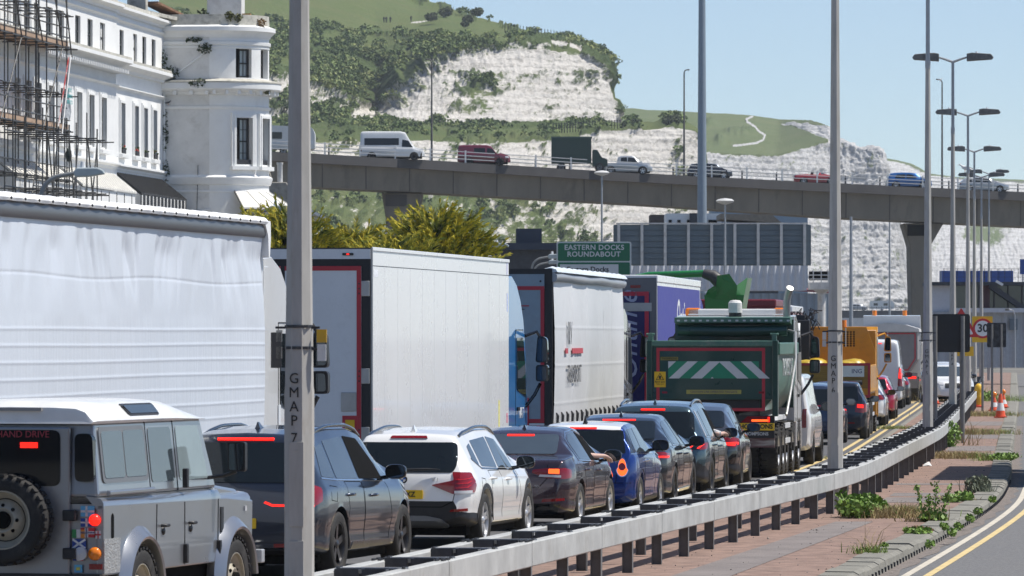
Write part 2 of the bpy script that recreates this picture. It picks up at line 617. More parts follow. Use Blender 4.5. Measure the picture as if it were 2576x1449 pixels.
# ---------------------------------------------------------------- chalk headlands
def terrain_mat(name, chalk, grass, scrub, dry, hazec=None):
 m = bpy.data.materials.new(name)
 m.use_nodes = True
 nt = m.node_tree
 b = nt.nodes['Principled BSDF']
 b.inputs['Roughness'].default_value = .95
 b.inputs['Specular IOR Level'].default_value = .1
 L = nt.links.new

 def N(t, **k):
  n = nt.nodes.new(t)
  for a, v in k.items():
   n.inputs[a].default_value = v
  return n
 tc = N('ShaderNodeTexCoord')
 veg = nt.nodes.new('ShaderNodeAttribute')
 veg.attribute_name = 'veg'
 scr = nt.nodes.new('ShaderNodeAttribute')
 scr.attribute_name = 'scrub'
 fine = N('ShaderNodeTexNoise', Scale=.8, Detail=10., Roughness=.78)
 L(tc.outputs['Object'], fine.inputs['Vector'])
 big = N('ShaderNodeTexNoise', Scale=.05, Detail=5., Roughness=.6)
 L(tc.outputs['Object'], big.inputs['Vector'])
 mp = N('ShaderNodeMapping')
 mp.inputs['Scale'].default_value = (.07, .07, 1.1)
 L(tc.outputs['Object'], mp.inputs['Vector'])
 strat = N('ShaderNodeTexNoise', Scale=1., Detail=6., Roughness=.65)
 L(mp.outputs[0], strat.inputs['Vector'])

 def mix(fac, a, b_, clampr=None):
  x = nt.nodes.new('ShaderNodeMix')
  x.data_type = 'RGBA'
  if isinstance(fac, float):
   x.inputs[0].default_value = fac
  else:
   L(fac, x.inputs[0])
  for k, s in ((6, a), (7, b_)):
   if isinstance(s, tuple):
    x.inputs[k].default_value = s + (1,)
   else:
    L(s, x.inputs[k])
  return x.outputs[2]

 def rng(sock, lo, hi, a=0., c=1.):
  r = N('ShaderNodeMapRange')
  r.inputs['From Min'].default_value = lo
  r.inputs['From Max'].default_value = hi
  r.inputs['To Min'].default_value = a
  r.inputs['To Max'].default_value = c
  L(sock, r.inputs['Value'])
  return r.outputs[0]
 ck = mix(rng(strat.outputs['Fac'], .36, .58), tuple(x * .78 for x in chalk), chalk)
 ck = mix(rng(fine.outputs['Fac'], .57, .8), ck, (chalk[0] * .6, chalk[1] * .58, chalk[2] * .54))
 wv = nt.nodes.new('ShaderNodeTexWave')
 wv.bands_direction = 'Z'
 for k_, v_ in (('Scale', .16), ('Distortion', 9.), ('Detail', 4.), ('Detail Scale', 1.6), ('Detail Roughness', .7)):
  wv.inputs[k_].default_value = v_
 L(tc.outputs['Object'], wv.inputs['Vector'])
 ck = mix(rng(wv.outputs['Fac'], .0, .16, .55, 0.), ck, (chalk[0] * .42, chalk[1] * .41, chalk[2] * .38))
 gr = mix(rng(big.outputs['Fac'], .4, .62), grass, dry)
 gr = mix(rng(fine.outputs['Fac'], .35, .7), tuple(x * .8 for x in grass), gr)
 mid = N('ShaderNodeTexNoise', Scale=.11, Detail=7., Roughness=.7)
 L(tc.outputs['Object'], mid.inputs['Vector'])
 sc = mix(rng(mid.outputs['Fac'], .42, .58), scrub, tuple(x * .55 + y * .45 for x, y in zip(grass, scrub)))
 sc = mix(rng(fine.outputs['Fac'], .4, .65), sc, tuple(min(1, x * 1.5) for x in scrub))
 vg = mix(scr.outputs['Fac'], gr, sc)
 add = nt.nodes.new('ShaderNodeMath')
 add.operation = 'ADD'
 L(veg.outputs['Fac'], add.inputs[0])
 L(rng(fine.outputs['Fac'], .25, .75, -.36, .36), add.inputs[1])
 out = mix(rng(add.outputs[0], .44, .56), ck, vg)
 L(out, b.inputs['Base Color'])
 bp = N('ShaderNodeBump', Strength=.8, Distance=.8)
 L(fine.outputs['Fac'], bp.inputs['Height'])
 L(bp.outputs[0], b.inputs['Normal'])
 return m

def smoothstep(a, b, x):
 t = np.clip((x - a) / (b - a), 0, 1)
 return t * t * (3 - 2 * t)

SURF = {}

def terrain(name, u0, u1, nu, rows, nper, m, veg_fn, chalk_amp=1.2, bush=(6., 2.2), wrap=None, seed=1, kind='structure', tilt=.10):
 """rows: list of (v table, d table) from the foot to behind the skyline, smoothed and roughened into a solid hillside"""
 U = np.linspace(u0, u1, nu)
 V = [gsmooth(interp(r[0], U), 3) for r in rows]
 D = [gsmooth(interp(r[1], U), 3) + (U - (u0 + u1) / 2) * tilt for r in rows]
 vv, dd, tt = [], [], []
 for k in range(len(rows) - 1):
  n = nper[k]
  for j in range(n):
   t = j / n
   vv.append(V[k] * (1 - t) + V[k + 1] * t)
   dd.append(D[k] * (1 - t) + D[k + 1] * t)
   tt.append(k + t)
 vv.append(V[-1])
 dd.append(D[-1])
 tt.append(len(rows) - 1)
 v, d = np.array(vv), np.array(dd)
 T = np.repeat(np.array(tt)[:, None], nu, 1)
 UU = np.repeat(U[None, :], len(tt), 0)
 P = np.stack([(UU - CX) * d / F, d, H - (v - HV) * d / F], -1)
 veg, scrub, amp = veg_fn(UU, v, T, P)
 du = np.gradient(P, axis=1)
 dv = np.gradient(P, axis=0)
 nrm = np.cross(du, dv)
 nrm /= np.linalg.norm(nrm, axis=-1, keepdims=True) + 1e-9
 nrm *= np.where(nrm[..., 1:2] > 0, -1, 1)
 X, Z, Y = P[..., 0], P[..., 2], P[..., 1]
 a = X + .35 * Y
 wx = X + 2.5 * (fbm(X / 8, Z / 8, seed + 2, 3) - .5)
 ck = (np.abs(fbm(wx / 4.5, Z / 9, seed, 4, .6) - .5) * -1.5 + .3) + .9 * (fbm(wx / 1.1, Z / 1.5, seed + 3, 3, .7) - .5) + .8 * (fbm(X / 26., Z / .9, seed + 7, 3, .6) - .5) + 3.2 * (fbm(X / 24, Z / 45, seed + 11, 3) - .5)
 gx, gy = a / bush[0], (Z * 1.2 + .5 * Y) / bush[0]
 bu = bumps(gx, gy, seed + 20) * bush[1] + bumps(gx * 2.3 + 5, gy * 2.3, seed + 31) * bush[1] * .55 + (fbm(a / 1.1, Z / 1.1 + Y / 2, seed + 40, 3, .7) - .5) * bush[1] * .9
 gr = (fbm(a / 9, (Z + Y) / 9, seed + 50, 4) - .5) * 1.2
 vm = smoothstep(.4, .6, veg)
 dsp = (1 - vm) * ck * chalk_amp + vm * ((1 - scrub) * gr + scrub * bu)
 P = P + nrm * (dsp * amp)[..., None]
 if wrap:
  ex = []
  for (uu, dplus) in wrap:
   c = P[:, -1].copy()
   nd = c[:, 1] + dplus
   c[:, 0] = (c[:, 0] * F / c[:, 1] + uu) * nd / F
   c[:, 2] = H + (c[:, 2] - H) * nd / c[:, 1] - dplus * .04
   c[:, 1] = nd
   ex.append(c[:, None, :])
  P = np.concatenate([P] + ex, 1)
  z = np.zeros((P.shape[0], len(ex)))
  veg = np.concatenate([veg, z + .3], 1)
  scrub = np.concatenate([scrub, z], 1)
 me = grid_mesh(name, P, {'veg': veg, 'scrub': scrub})
 o = link(name, me, m)
 tag(o, kind=kind)
 SURF[name] = (P[:, :nu], veg[:, :nu] if not wrap else veg[:, :-len(wrap)], scrub[:, :nu])
 return o

def scrub_leaves(name, src, ncl, rad, leaf, seed, label, thr=.45):
 """low bushes of many small leaf faces standing on the scrubby parts of a hillside"""
 P, veg, scb = SURF[src]
 q = np.random.default_rng(seed)
 w = (np.clip(veg, 0, 1) > .55) * (scb > thr) * scb
 w = w * (fbm(P[..., 0] / 7, (P[..., 2] + P[..., 1] * .3) / 7, seed, 3) > .44)
 if src == 'chalk_headland':
  w = w * np.where(P[..., 0] * F / P[..., 1] + CX > 1240, .12, 1.)
 w = (w / w.sum()).reshape(-1)
 idx = q.choice(len(w), ncl, p=w)
 C = P.reshape(-1, 3)[idx]
 k = 30
 dirs = q.normal(size=(ncl, k, 3))
 dirs /= np.linalg.norm(dirs, axis=-1, keepdims=True)
 dirs[..., 2] = np.abs(dirs[..., 2])
 r = q.uniform(.45, 1., (ncl, 1, 1)) * rad
 pos = C[:, None] + dirs * r * q.uniform(.6, 1., (ncl, k, 1)) * np.array([1.15, 1., .8])
 a = q.normal(size=(ncl, k, 3))
 a /= np.linalg.norm(a, axis=-1, keepdims=True)
 b = np.cross(a, q.normal(size=(ncl, k, 3)))
 b /= np.linalg.norm(b, axis=-1, keepdims=True)
 s = leaf * q.uniform(.6, 1.3, (ncl, k, 1))
 V = np.stack([pos - a * s, pos + b * s * .7, pos + a * s, pos - b * s * .7], 2).reshape(-1, 3)
 n = len(V) // 4
 me = bpy.data.meshes.new(name)
 me.vertices.add(len(V))
 me.vertices.foreach_set('co', V.reshape(-1).astype(np.float32))
 me.loops.add(len(V))
 me.loops.foreach_set('vertex_index', np.arange(len(V), dtype=np.int32))
 me.polygons.add(n)
 me.polygons.foreach_set('loop_start', np.arange(n, dtype=np.int32) * 4)
 me.polygons.foreach_set('loop_total', np.full(n, 4, np.int32))
 me.polygons.foreach_set('material_index', np.repeat(q.choice(3, ncl, p=[.45, .35, .2]), k).astype(np.int32))
 me.update(calc_edges=True)
 for kk, cc in enumerate(((.10, .145, .04), (.16, .21, .06), (.24, .27, .09))):
  me.materials.append(mat('scrub leaf %d' % kk, cc, rough=.85, var=.3, scale=.3))
 o = bpy.data.objects.new(name, me)
 COL.objects.link(o)
 return tag(o, label, 'scrub', kind='stuff')

def distpoly(U, V, pts):
 best = np.full(U.shape, 1e9)
 for i in range(len(pts) - 1):
  ax, ay = pts[i]
  bx, by = pts[i + 1]
  dx, dy = bx - ax, by - ay
  t = np.clip(((U - ax) * dx + (V - ay) * dy) / (dx * dx + dy * dy), 0, 1)
  best = np.minimum(best, np.hypot(U - ax - t * dx, V - ay - t * dy))
 return best

CHALK = (.64, .61, .565)
GRASS = (.125, .165, .06)
SCRUB = (.05, .072, .028)
DRY = (.17, .175, .08)
TM1 = terrain_mat('chalk and down', CHALK, GRASS, SCRUB, DRY)
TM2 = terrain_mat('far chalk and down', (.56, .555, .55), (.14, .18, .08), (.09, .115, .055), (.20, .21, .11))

# upper headland
CT = [(400, 165), (660, 178), (760, 200), (860, 238), (945, 276), (985, 228), (1050, 180), (1110, 148), (1200, 120), (1300, 112), (1420, 120), (1480, 143), (1515, 162), (1530, 192), (1546, 296)]
CB = [(400, 345), (790, 338), (900, 330), (1000, 312), (1100, 322), (1200, 330), (1400, 318), (1546, 310)]
RG = [(400, -170), (900, -70), (1050, -2), (1110, 10), (1150, 28), (1230, 52), (1330, 77), (1420, 92), (1455, 108), (1478, 134), (1500, 144), (1525, 168), (1546, 292)]

def veg_upper(U, V, T, P):
 X, Z = P[..., 0], P[..., 2]
 n = fbm(U / 60, V / 42, 3, 5)
 n2 = fbm(U / 14, V / 10, 8, 4)
 ct, cb = interp(CT, U), interp(CB, U)
 face = np.clip((V - ct) / np.maximum(cb - ct, 1), 0, 1)
 chalk = (T > 1.0) & (T < 2.0)
 left = smoothstep(990, 930, U)
 # greens growing over the face: more on the left part and in the hollow of the main face
 hollow = np.exp(-(((U - 1160) / 75) ** 2 + ((V - 225) / 42) ** 2)) * .30 + np.exp(-(((U - 1170) / 60) ** 2 + ((V - 275) / 12) ** 2)) * .36 + np.exp(-(((U - 1480) / 60) ** 2 + ((V - 185) / 12) ** 2)) * .22
 ve = .30 + .6 * (n - .5) + .7 * (n2 - .5) + hollow + left * .13 + smoothstep(.12, 0, face) * .3 + smoothstep(.9, 1.0, face) * .4
 veg = np.where(chalk, ve, 1.0)
 # chalk scars by the path along the skyline
 scar = distpoly(U, V, [(1085, 160), (1112, 147), (1140, 142)]) < 3.2
 scar |= distpoly(U, V, [(1035, 57), (1090, 50)]) < 1.6
 scar |= distpoly(U, V, [(1385, 112), (1430, 118), (1472, 134)]) < 6 - 3 * n2
 scar |= distpoly(U, V, [(905, 232), (938, 252)]) < 3.5
 veg = np.where(scar & (T > 1.9), .2, veg)
 grassline = interp([(400, 20), (660, 58), (720, 62), (860, 72), (960, 78), (1080, 100), (1200, 112), (1300, 103), (1420, 100), (1546, 100)], U) + (n2 - .5) * 26
 scrub = np.where(T > 2, smoothstep(-5, 5, V - grassline), .7)
 lighten = smoothstep(.52, .60, fbm(U / 55, V / 34, 77, 4))
 scrub = scrub * (1 - .75 * lighten)
 scrub = np.where((T > 2.9) & (n2 > .55) & (V < interp(RG, U) + 12), .8, scrub)
 amp = np.where(T > 3, .6, 1.) * np.where(T < .6, .6, 1)
 return veg, scrub, amp

terrain('chalk_headland', 400, 1546, 620,
  [([(400, 352), (1546, 330)], [(400, 1270), (1546, 1280)]),
   (CB, [(400, 1290), (1546, 1290)]),
   (CT, [(400, 1320), (860, 1345), (945, 1385), (1050, 1345), (1200, 1335), (1480, 1312), (1546, 1302)]),
   ([(p[0], p[1] * .42 + 40 if p[0] < 1300 else p[1] * .75 + 22) for p in CT[:-1]] + [(1546, 294)], [(400, 1430), (1300, 1430), (1480, 1350), (1546, 1310)]),
   (RG, [(400, 1720), (1050, 1700), (1330, 1560), (1480, 1400), (1546, 1315)]),
   ([(p[0], p[1] + 60) for p in RG], [(400, 1900), (1546, 1500)])],
  [12, 110, 90, 90, 8], TM1, veg_upper, wrap=[(2, 25), (-6, 90), (-40, 260)], seed=4, bush=(4.6, 1.5), chalk_amp=.8)

def veg_lower(U, V, T, P):
 n = fbm(U / 50, V / 34, 13, 5)
 n2 = fbm((U + V * .8) / 13, (V - U * .25) / 14, 18, 4)
 leftgreen = interp([(400, .5), (1000, .46), (1350, .38), (1500, .16), (1560, .04), (1620, -.04), (1700, .08), (1800, .0)], U)
 below = smoothstep(430, 480, V)
 ve = .24 + .5 * (n - .5) + .75 * (n2 - .5) + leftgreen * below + (1 - below) * interp([(400, .3), (1150, .12), (1400, .02), (1670, -.08), (1700, .16), (1735, .12), (1800, -.1)], U)
 veg = np.where(T < 1, ve, 1.)
 bench_dark = np.exp(-(((U - 905) / 105) ** 2 + ((V - 322) / 22) ** 2)) + np.exp(-(((U - 1590) / 18) ** 2 + ((V - 312) / 10) ** 2)) + np.exp(-(((U - 1690) / 28) ** 2 + ((V - 306) / 14) ** 2)) + np.exp(-(((U - 1000) / 90) ** 2 + ((V - 335) / 14) ** 2))
 scrub = np.clip(np.where(T >= 1, bench_dark * 1.2 + smoothstep(.5, .62, n) * .6, .06 + .5 * smoothstep(.56, .66, n2)), 0, 1)
 return veg, scrub, np.where(T > 2, .5, 1.)

LT = [(400, 360), (1080, 356), (1200, 360), (1390, 352), (1470, 338), (1500, 329), (1640, 327), (1690, 320), (1750, 327), (1770, 347), (1783, 425), (1800, 880)]
terrain('lower_cliff', 400, 1800, 620,
  [([(400, 880), (1792, 880)], [(400, 1050), (1792, 1150)]),
   (LT, [(400, 1225), (1400, 1200), (1792, 1185)]),
   ([(400, 328), (1000, 312), (1100, 324), (1200, 330), (1400, 316), (1546, 309), (1600, 309), (1660, 306), (1690, 303), (1720, 307), (1750, 322), (1770, 345), (1783, 424), (1800, 879)], [(400, 1288), (1546, 1284), (1700, 1262), (1792, 1200)]),
   ([(400, 360), (1546, 335), (1690, 330), (1750, 345), (1783,430), (1800, 880)], [(400, 1330), (1792, 1260)])],
  [260, 45, 8], TM1, veg_lower, wrap=[(1, 25), (-8, 90)], seed=9, bush=(4.2, 1.2), chalk_amp=.8)

# grassy down and cliffs behind it
PATH = [(1893, 293), (1878, 300), (1880, 307), (1898, 318), (1908, 330), (1924, 340), (1920, 352), (1902, 360), (1870, 364), (1846, 366)]

def veg_far(U, V, T, P):
 n = fbm(U / 30, V / 22, 23, 5)
 n2 = fbm((U) / 9, (V) / 18, 28, 4)
 veg = np.where(T < 1, .26 + .5 * (n - .5) + .6 * (n2 - .5), 1.)
 sc1 = distpoly(U, V, [(1968, 314), (1990, 313), (2020, 318), (2050, 326), (2082, 334)])
 veg = np.where((T >= 1) & (sc1 < interp([(1968, 2), (2000, 4), (2050, 12), (2090, 16)], U) + 3 * (n2 - .5)), .15, veg)
 veg = np.where((T >= 1) & (U > 2086 - 8 * n2), .15, veg)
 veg = np.where((T >= 1) & (distpoly(U, V, PATH) < 2.6), .12, veg)
 bsh = np.exp(-(((U - 1865) / 40) ** 2 + ((V - 332) / 7) ** 2)) + np.exp(-(((U - 1810) / 10) ** 2 + ((V - 352) / 10) ** 2)) + np.exp(-(((U - 1785) / 16) ** 2 + ((V - 310) / 6) ** 2))
 return veg, np.clip(bsh * 1.5 * (n2 + .4), 0, 1), np.where(T >= 1, np.where(distpoly(U, V, PATH) < 6, .08, .8), 1.)

BE = [(1480, 405), (1780, 382), (1850, 386), (1950, 391), (2020, 374), (2085, 353), (2130, 357), (2160, 375), (2215, 373), (2230, 402), (2262, 500), (2310, 870)]
BR = [(1480, 270), (1545, 271), (1650, 276), (1760, 282), (1870, 288), (1900, 291), (1960, 300), (2040, 302), (2088, 316), (2100, 345), (2130, 352), (2160, 371), (2215, 369), (2230, 399), (2262, 498), (2310, 868)]
terrain('far_down', 1480, 2310, 420,
  [([(1480, 870), (2304, 870)], [(1480, 1740), (2304, 1800)]),
   (BE, [(1480, 1830), (2085, 1850), (2304, 1820)]),
   (BR, [(1480, 2350), (1960, 2300), (2085, 2000), (2130, 1900), (2304, 1835)]),
   ([(p[0], p[1] + 25) for p in BR], [(1480, 2600), (2304, 2000)])],
  [220, 70, 5], TM2, veg_far, wrap=[(1, 30), (-10, 140)], seed=15, bush=(6, 1.6), chalk_amp=2.0)

def veg_c(U, V, T, P):
 n = fbm(U / 40, V / 26, 33, 5)
 n2 = fbm(U / 10, V / 12, 38, 4)
 gr = np.exp(-(((U - 2470) / 60) ** 2 + ((V - 590) / 34) ** 2)) * .6 + np.exp(-(((U - 2350) / 25) ** 2 + ((V - 620) / 60) ** 2)) * .25
 veg = np.where(T < 1, .16 + .3 * (n - .5) + .45 * (n2 - .5) + gr, .9)
 return veg, n2 * 0 + .2, np.where(T >= 1, .5, 1.)

terrain('distant_cliff', 2190, 2700, 300,
  [([(2190, 865), (2700, 865)], [(2190, 2650), (2700, 2500)]),
   ([(2190, 402), (2240, 404), (2290, 415), (2310, 424), (2335, 440), (2400, 449), (2576, 457), (2700, 462)], [(2190, 2800), (2700, 2900)]),
   ([(2190, 398), (2240, 401), (2290, 412), (2310, 421), (2335, 437), (2400, 446), (2576, 454), (2700, 459)], [(2190, 2980), (2700, 3100)])],
  [170, 6], TM2, veg_c, seed=21, chalk_amp=1.6)

scrub_leaves('hillside_scrub', 'chalk_headland', 2600, 1.9, .42, 3, 'dense green scrub covering the headland slope')
scrub_leaves('bench_scrub', 'lower_cliff', 900, 1.4, .36, 5, 'low green scrub on the bench and undercliff', .3)

# ================================================================ CRASH BARRIER
RAILM = mat('weathered galvanised rail', (.45, .45, .43), rough=.6, metal=.1, var=.2, scale=2, dirt=.5, dirtcol=(.26, .24, .2), dscale=3)
POSTM = mat('dull galvanised post', (.17, .165, .16), rough=.65, metal=.2, var=.3, scale=5, dirt=.5, dirtcol=(.11, .085, .06))
SPACM = mat('black spacer bracket', (.055, .057, .062), rough=.5, metal=.2, var=.3, scale=8, dirt=.3, dirtcol=(.14, .13, .12))
bar = thing('crash_barrier', 'long double-sided grey box-beam crash barrier on red reservation', 'barrier', (BX(40), 40, .03))
BO = Vector((BX(40), 40, .03))

def bpt(d, off, z):
 h = BH(d)
 return Vector((BX(d) + off * math.cos(h), d - off * math.sin(h), z + .03)) - BO

RO, RW, Z0, Z1 = .30, .13, .365, .62
seg = 4.8
d = 34.0
while d < 296:
 for sd in (-1, 1):
  b = MB()
  rings = []
  for t in (.012, seg * .33, seg * .66, seg - .012):
   dd = d + t
   c = .012
   prof = [(-RW / 2, Z0 + c), (-RW / 2 + c, Z0), (RW / 2 - c, Z0), (RW / 2, Z0 + c), (RW / 2, Z1 - c), (RW / 2 - c, Z1), (-RW / 2 + c, Z1), (-RW / 2, Z1 - c)]
   rings.append([bpt(dd, sd * RO + px, pz) for px, pz in prof])
  b.loft(rings)
  ro = b.build('rail', RAILM, bar)
  # sleeve joint and its bolts
  if d > 44:
   j = MB()
   for t in (-.16, -.08, .08, .16):
    p = bpt(d + t, sd * RO - .03, Z1 + .0)
    j.tube([p, p + Vector((0, 0, .022))], .018, 6)
    p = bpt(d + t, sd * RO + .03, Z1 + .0)
    j.tube([p, p + Vector((0, 0, .022))], .018, 6)
   j.build('joint_bolts', SPACM, ro)['kind'] = 'stuff'
   j = MB()
   j.loft([[bpt(d + t, sd * RO + px, pz) for px, pz in ((-.05, Z0 + .01), (.05, Z0 + .01), (.05, Z1 - .01), (-.05, Z1 - .01))] for t in (-.02, .03)])
   j.build('sleeve', STEEL, ro)
 d += seg
# posts and cross brackets
pm = MB()
pm.box(-.055, .055, -.004, .004, -.12, .60)
pm.box(-.059, -.051, -.045, .045, -.12, .60)
pm.box(.051, .059, -.045, .045, -.12, .60)
post_me = pm.mesh('post')
post_me.materials.append(POSTM)
sm = MB()
for x0 in (-.235, .015):
 sm.box(x0, x0 + .22, -.075, -.065, .42, .64)
 sm.box(x0, x0 + .22, .065, .075, .42, .64)
 sm.box(x0, x0 + .01, -.075, .075, .42, .635)
 sm.box(x0 + .21, x0 + .22, -.075, .075, .42, .635)
sm.box(-.02, .02, -.05, .05, .44, .60)
space_me = sm.mesh('bracket')
space_me.materials.append(SPACM)
tm_ = MB()
tm_.box(-.33, .33, -.02, .02, .615, .632)
tie_me = tm_.mesh('tie_bar')
tie_me.materials.append(STEEL)
d = 36.4
k = 0
while d < 292:
 h = BH(d)
 k += 1
 for sd in ((-1, 1) if k % 2 else (1,)):
  p = bpt(d + (.0 if sd > 0 else .45), sd * (RO + .0), 0)
  o = link('post', post_me, [], bar)
  o.location = p
  o.rotation_euler = (0, 0, -h + rnd.uniform(-.05, .05))
 for q in (0,):
  o = link('bracket', space_me, [], bar)
  o.location = bpt(d + q, 0, 0)
  o.rotation_euler = (0, 0, -h + rnd.uniform(-.06, .06))
  o = link('tie_bar', tie_me, [], bar)
  o.location = bpt(d + q + .5, 0, .0)
  o.rotation_euler = (0, 0, -h + .12)
 b_ = MB()
 for sd in (-1, 1):
  for t in (-.06, .06):
   p = bpt(d + .5 + t, sd * RO, Z1)
   b_.tube([p, p + Vector((0, 0, .02))], .02, 6)
 b_.build('bolts', SPACM, bar)['kind'] = 'stuff'
 d += 2.4

# ================================================================ LAMP COLUMNS IN THE RESERVATION
COLM = mat('weathered concrete grey column', (.42, .405, .375), rough=.75, var=.14, scale=2.5, dirt=.45, dirtcol=(.27, .22, .16), dscale=4, stretch=(3, 3, .7))
COLG = mat('grey column steel', (.36, .38, .40), rough=.5, metal=.3, var=.15, dirt=.3, dirtcol=(.3, .2, .12))
HEADM = mat('lamp head', (.14, .14, .135), rough=.6, var=.3, dirt=.6, dirtcol=(.34, .33, .31))
LETM = mat('black lettering', (.03, .03, .028), rough=.7)
TAPE = mat('yellowed label band', (.42, .385, .26), rough=.7, var=.15, dirt=.4)

def octring(r, z, n=8, ph=.39):
 return [(r * math.cos(2 * math.pi * k / n + ph), r * math.sin(2 * math.pi * k / n + ph), z) for k in range(n)]

def lamp_column(d, label, num=None, top=11.2, face=0., arm=.42, head=.82, loc=None, big=True):
 x, y = (BX(d), d) if loc is None else loc
 h = BH(d)
 t = thing('lamp_column', label, 'lamp column', (x, y, .03), -h, 'lamp columns along the crash barrier')
 b = MB()
 dia = lambda z: .128 - .0078 * z
 b.loft([octring(dia(0), -.2), octring(dia(0), 2.25), octring(dia(0) * .955, 2.3), octring(dia(5) * 1.0, 5.), octring(dia(9.0), 9.0)])
 b.build('shaft', COLM, t, 30)
 b = MB()
 b.tube([(0, 0, 8.9), (0, 0, 9.08)], .066, 10)
 b.build('collar', COLG, t)
 b = MB()
 b.tube([(0, 0, 9.0), (0, 0, top - .1)], [.052, .046], 10)
 for s in (-1, 1):
  b.tube([(0, 0, top - .12), (s * arm * .6, 0, top - .03), (s * (arm), 0, top + .02)], [.04, .035, .03], 8)
 b.build('arm', COLG, t, 40)
 for s in (-1, 1):
  b = MB()
  prof = [(0, .11), (.16, .14), (head * .9, .10), (head, .0), (head - .05, -.07), (0, -.12)]
  b.prism([(s * (arm + px), top + .02 + pz) for px, pz in prof], 'y', -.16, .16)
  hd = b.build('lamp_head', HEADM, t, None, .02)
  b = MB()
  b.tube([(s * (arm + .3), 0, top + .1), (s * (arm + .3), 0, top + .2)], [.045, .035], 8)
  b.build('photocell', WHITEP, hd)
 # access doors near the foot
 for (z0, z1) in ((.45, 1.0), (1.12, 1.83)):
  b = MB()
  b.box(-.062, .062, -.127, -.112, z0, z1)
  b.tube([(0, -.13, z1 - .07), (0, -.134, z1 - .07)], .012, 8)
  dr = b.build('door_panel', COLM, t, None, .008)
 if num:
  z = 2.02 + .62
  for i, chh in enumerate(num):
   text(chh, .125, LETM, t, (-.02, -.1215, 2.36 - i * .118 if i < 4 else 2.36 - i * .118 - .03), (R(90), 0, 0), 'letter', sx=.95)
  b = MB()
  for z in (2.62, 2.80):
   b.lathe([(.118, z - .012), (.126, z - .012), (.126, z + .012), (.118, z + .012)], n=8)
   b.box(-.20, -.11, -.03, -.015, z - .02, z + .0)
   b.box(.11, .18, -.03, -.015, z - .02, z + .0)
  b.build('strap', DSTEEL, t)
 return t

c7 = lamp_column(47.8, 'thick blurred lamp column marked GMAP 7 beside dark estate car', 'GMAP7', loc=(XU(753, 47.8), 47.8))
c6 = lamp_column(90, 'lamp column marked GMAP 6 rising from the crash barrier', 'GMAP6', loc=(XU(2101, 90), 90))
for o in c6.children:
 if o.name.split('.')[0] in ('arm', 'lamp_head'):
  o.rotation_euler = (0, 0, R(90))
c5 = lamp_column(131.3, 'lamp column marked GMAP 5 beside the black sign back', 'GMAP5', loc=(XU(2334, 131.3), 131.3))
c4 = lamp_column(173.5, 'lamp column marked GMAP 4 with twin dark lamp heads', 'GMAP4', loc=(XU(2397, 173.5), 173.5))
c3 = lamp_column(216, 'twin headed lamp column one beyond the GMAP 4 column', None, loc=(XU(2435, 216), 216))
c2 = lamp_column(258.5, 'twin headed lamp column two beyond the GMAP 4 column', None, loc=(XU(2451, 258.5), 258.5))
c1 = lamp_column(300, 'twin headed lamp column with gull perched on its lamp', None, loc=(XU(2469, 300), 300))
c0 = lamp_column(346, 'farthest twin headed lamp column beyond the gull', None, top=12.7, loc=(XU(2488, 346), 346))
# notices strapped to the columns
for (c, items) in ((c7, ((.2, 2.72, .085, .11, (.72, .42, .02)), (.2, 2.58, .075, .14, (.72, .72, .70)), (-.19, 2.60, .09, .30, (.10, .095, .085)), (-.165, 2.72, .05, .1, (.6, .58, .5)), (-.165, 2.58, .05, .1, (.55, .53, .45)))),
       (c6, ((.17, 2.7, .015, .3, (.6, .59, .5)), (-.17, 2.72, .06, .12, (.55, .55, .53)), (-.17, 2.60, .06, .1, (.5, .5, .48))))):
 for i, (x, z, w, hh, cc) in enumerate(items):
  b = MB()
  b.box(x - w / 2, x + w / 2, -.045, -.03, z - hh / 2, z + hh / 2)
  b.build('notice', mat('notice %d%d' % (i, int(c.location.y)), cc, rough=.5, dirt=.3), c)

# ================================================================ ROAD SIGNS AND CONES IN THE RESERVATION
SBACK = mat('black sign back', (.012, .012, .013), rough=.5, var=.2)
SGREY = mat('grey sign post', (.20, .195, .185), rough=.6, metal=.2, var=.2, dirt=.4)
def at(u, v, d): return (XU(u, d), d, ZV(v, d))

# big black-backed sign on two posts
d = 144.
t = thing('road_sign', 'large black-backed road sign on two grey posts in reservation', 'sign', (XU(2396, d), d, .03))
b = MB()
w0, w1, z0, z1 = XU(2344, d) - XU(2396, d), XU(2440, d) - XU(2396, d), ZV(889, d), ZV(793, d)
b.prism(rpoly([(w0, z0), (w1, z0), (w1, z1), (w0, z1)], .07), 'y', -.02, .02)
b.build('board', SBACK, t)
b = MB()
b.box(w0 + .06, w1 - .06, -.05, -.02, z0 + .2, z0 + .24)
b.box(w0 + .06, w1 - .06, -.05, -.02, z1 - .24, z1 - .2)
b.build('rail', SBACK, t)
for u in (2421, 2352):
 x = XU(u, d) - XU(2396, d)
 b = MB()
 b.tube([(x, -.1, -.1), (x, -.1, z1 - .05)], .055, 10)
 b.build('post', SGREY, t, 40)
# red triangle warning
d = 160.
t = thing('warning_sign', 'red and white triangular warning sign behind black sign board', 'sign', (XU(2418, d), d, .03))
cx_, cz_ = 0, ZV(826, d)
for (k, rr, m_, y) in ((0, .56, mat('sign red', (.55, .03, .03), rough=.4), 0), (1, .40, WHITEP, -.008)):
 b = MB()
 b.prism(rpoly([(cx_ + rr * math.sin(a), cz_ + rr * math.cos(a)) for a in (0, 2.0944, 4.18879)], .06), 'y', y - .012, y + .01)
 b.build('red_border' if k == 0 else 'white_face', m_, t)
b = MB()
b.tube([(0, .06, -.1), (0, .06, cz_ + .3)], .038, 8)
b.build('post', SGREY, t)
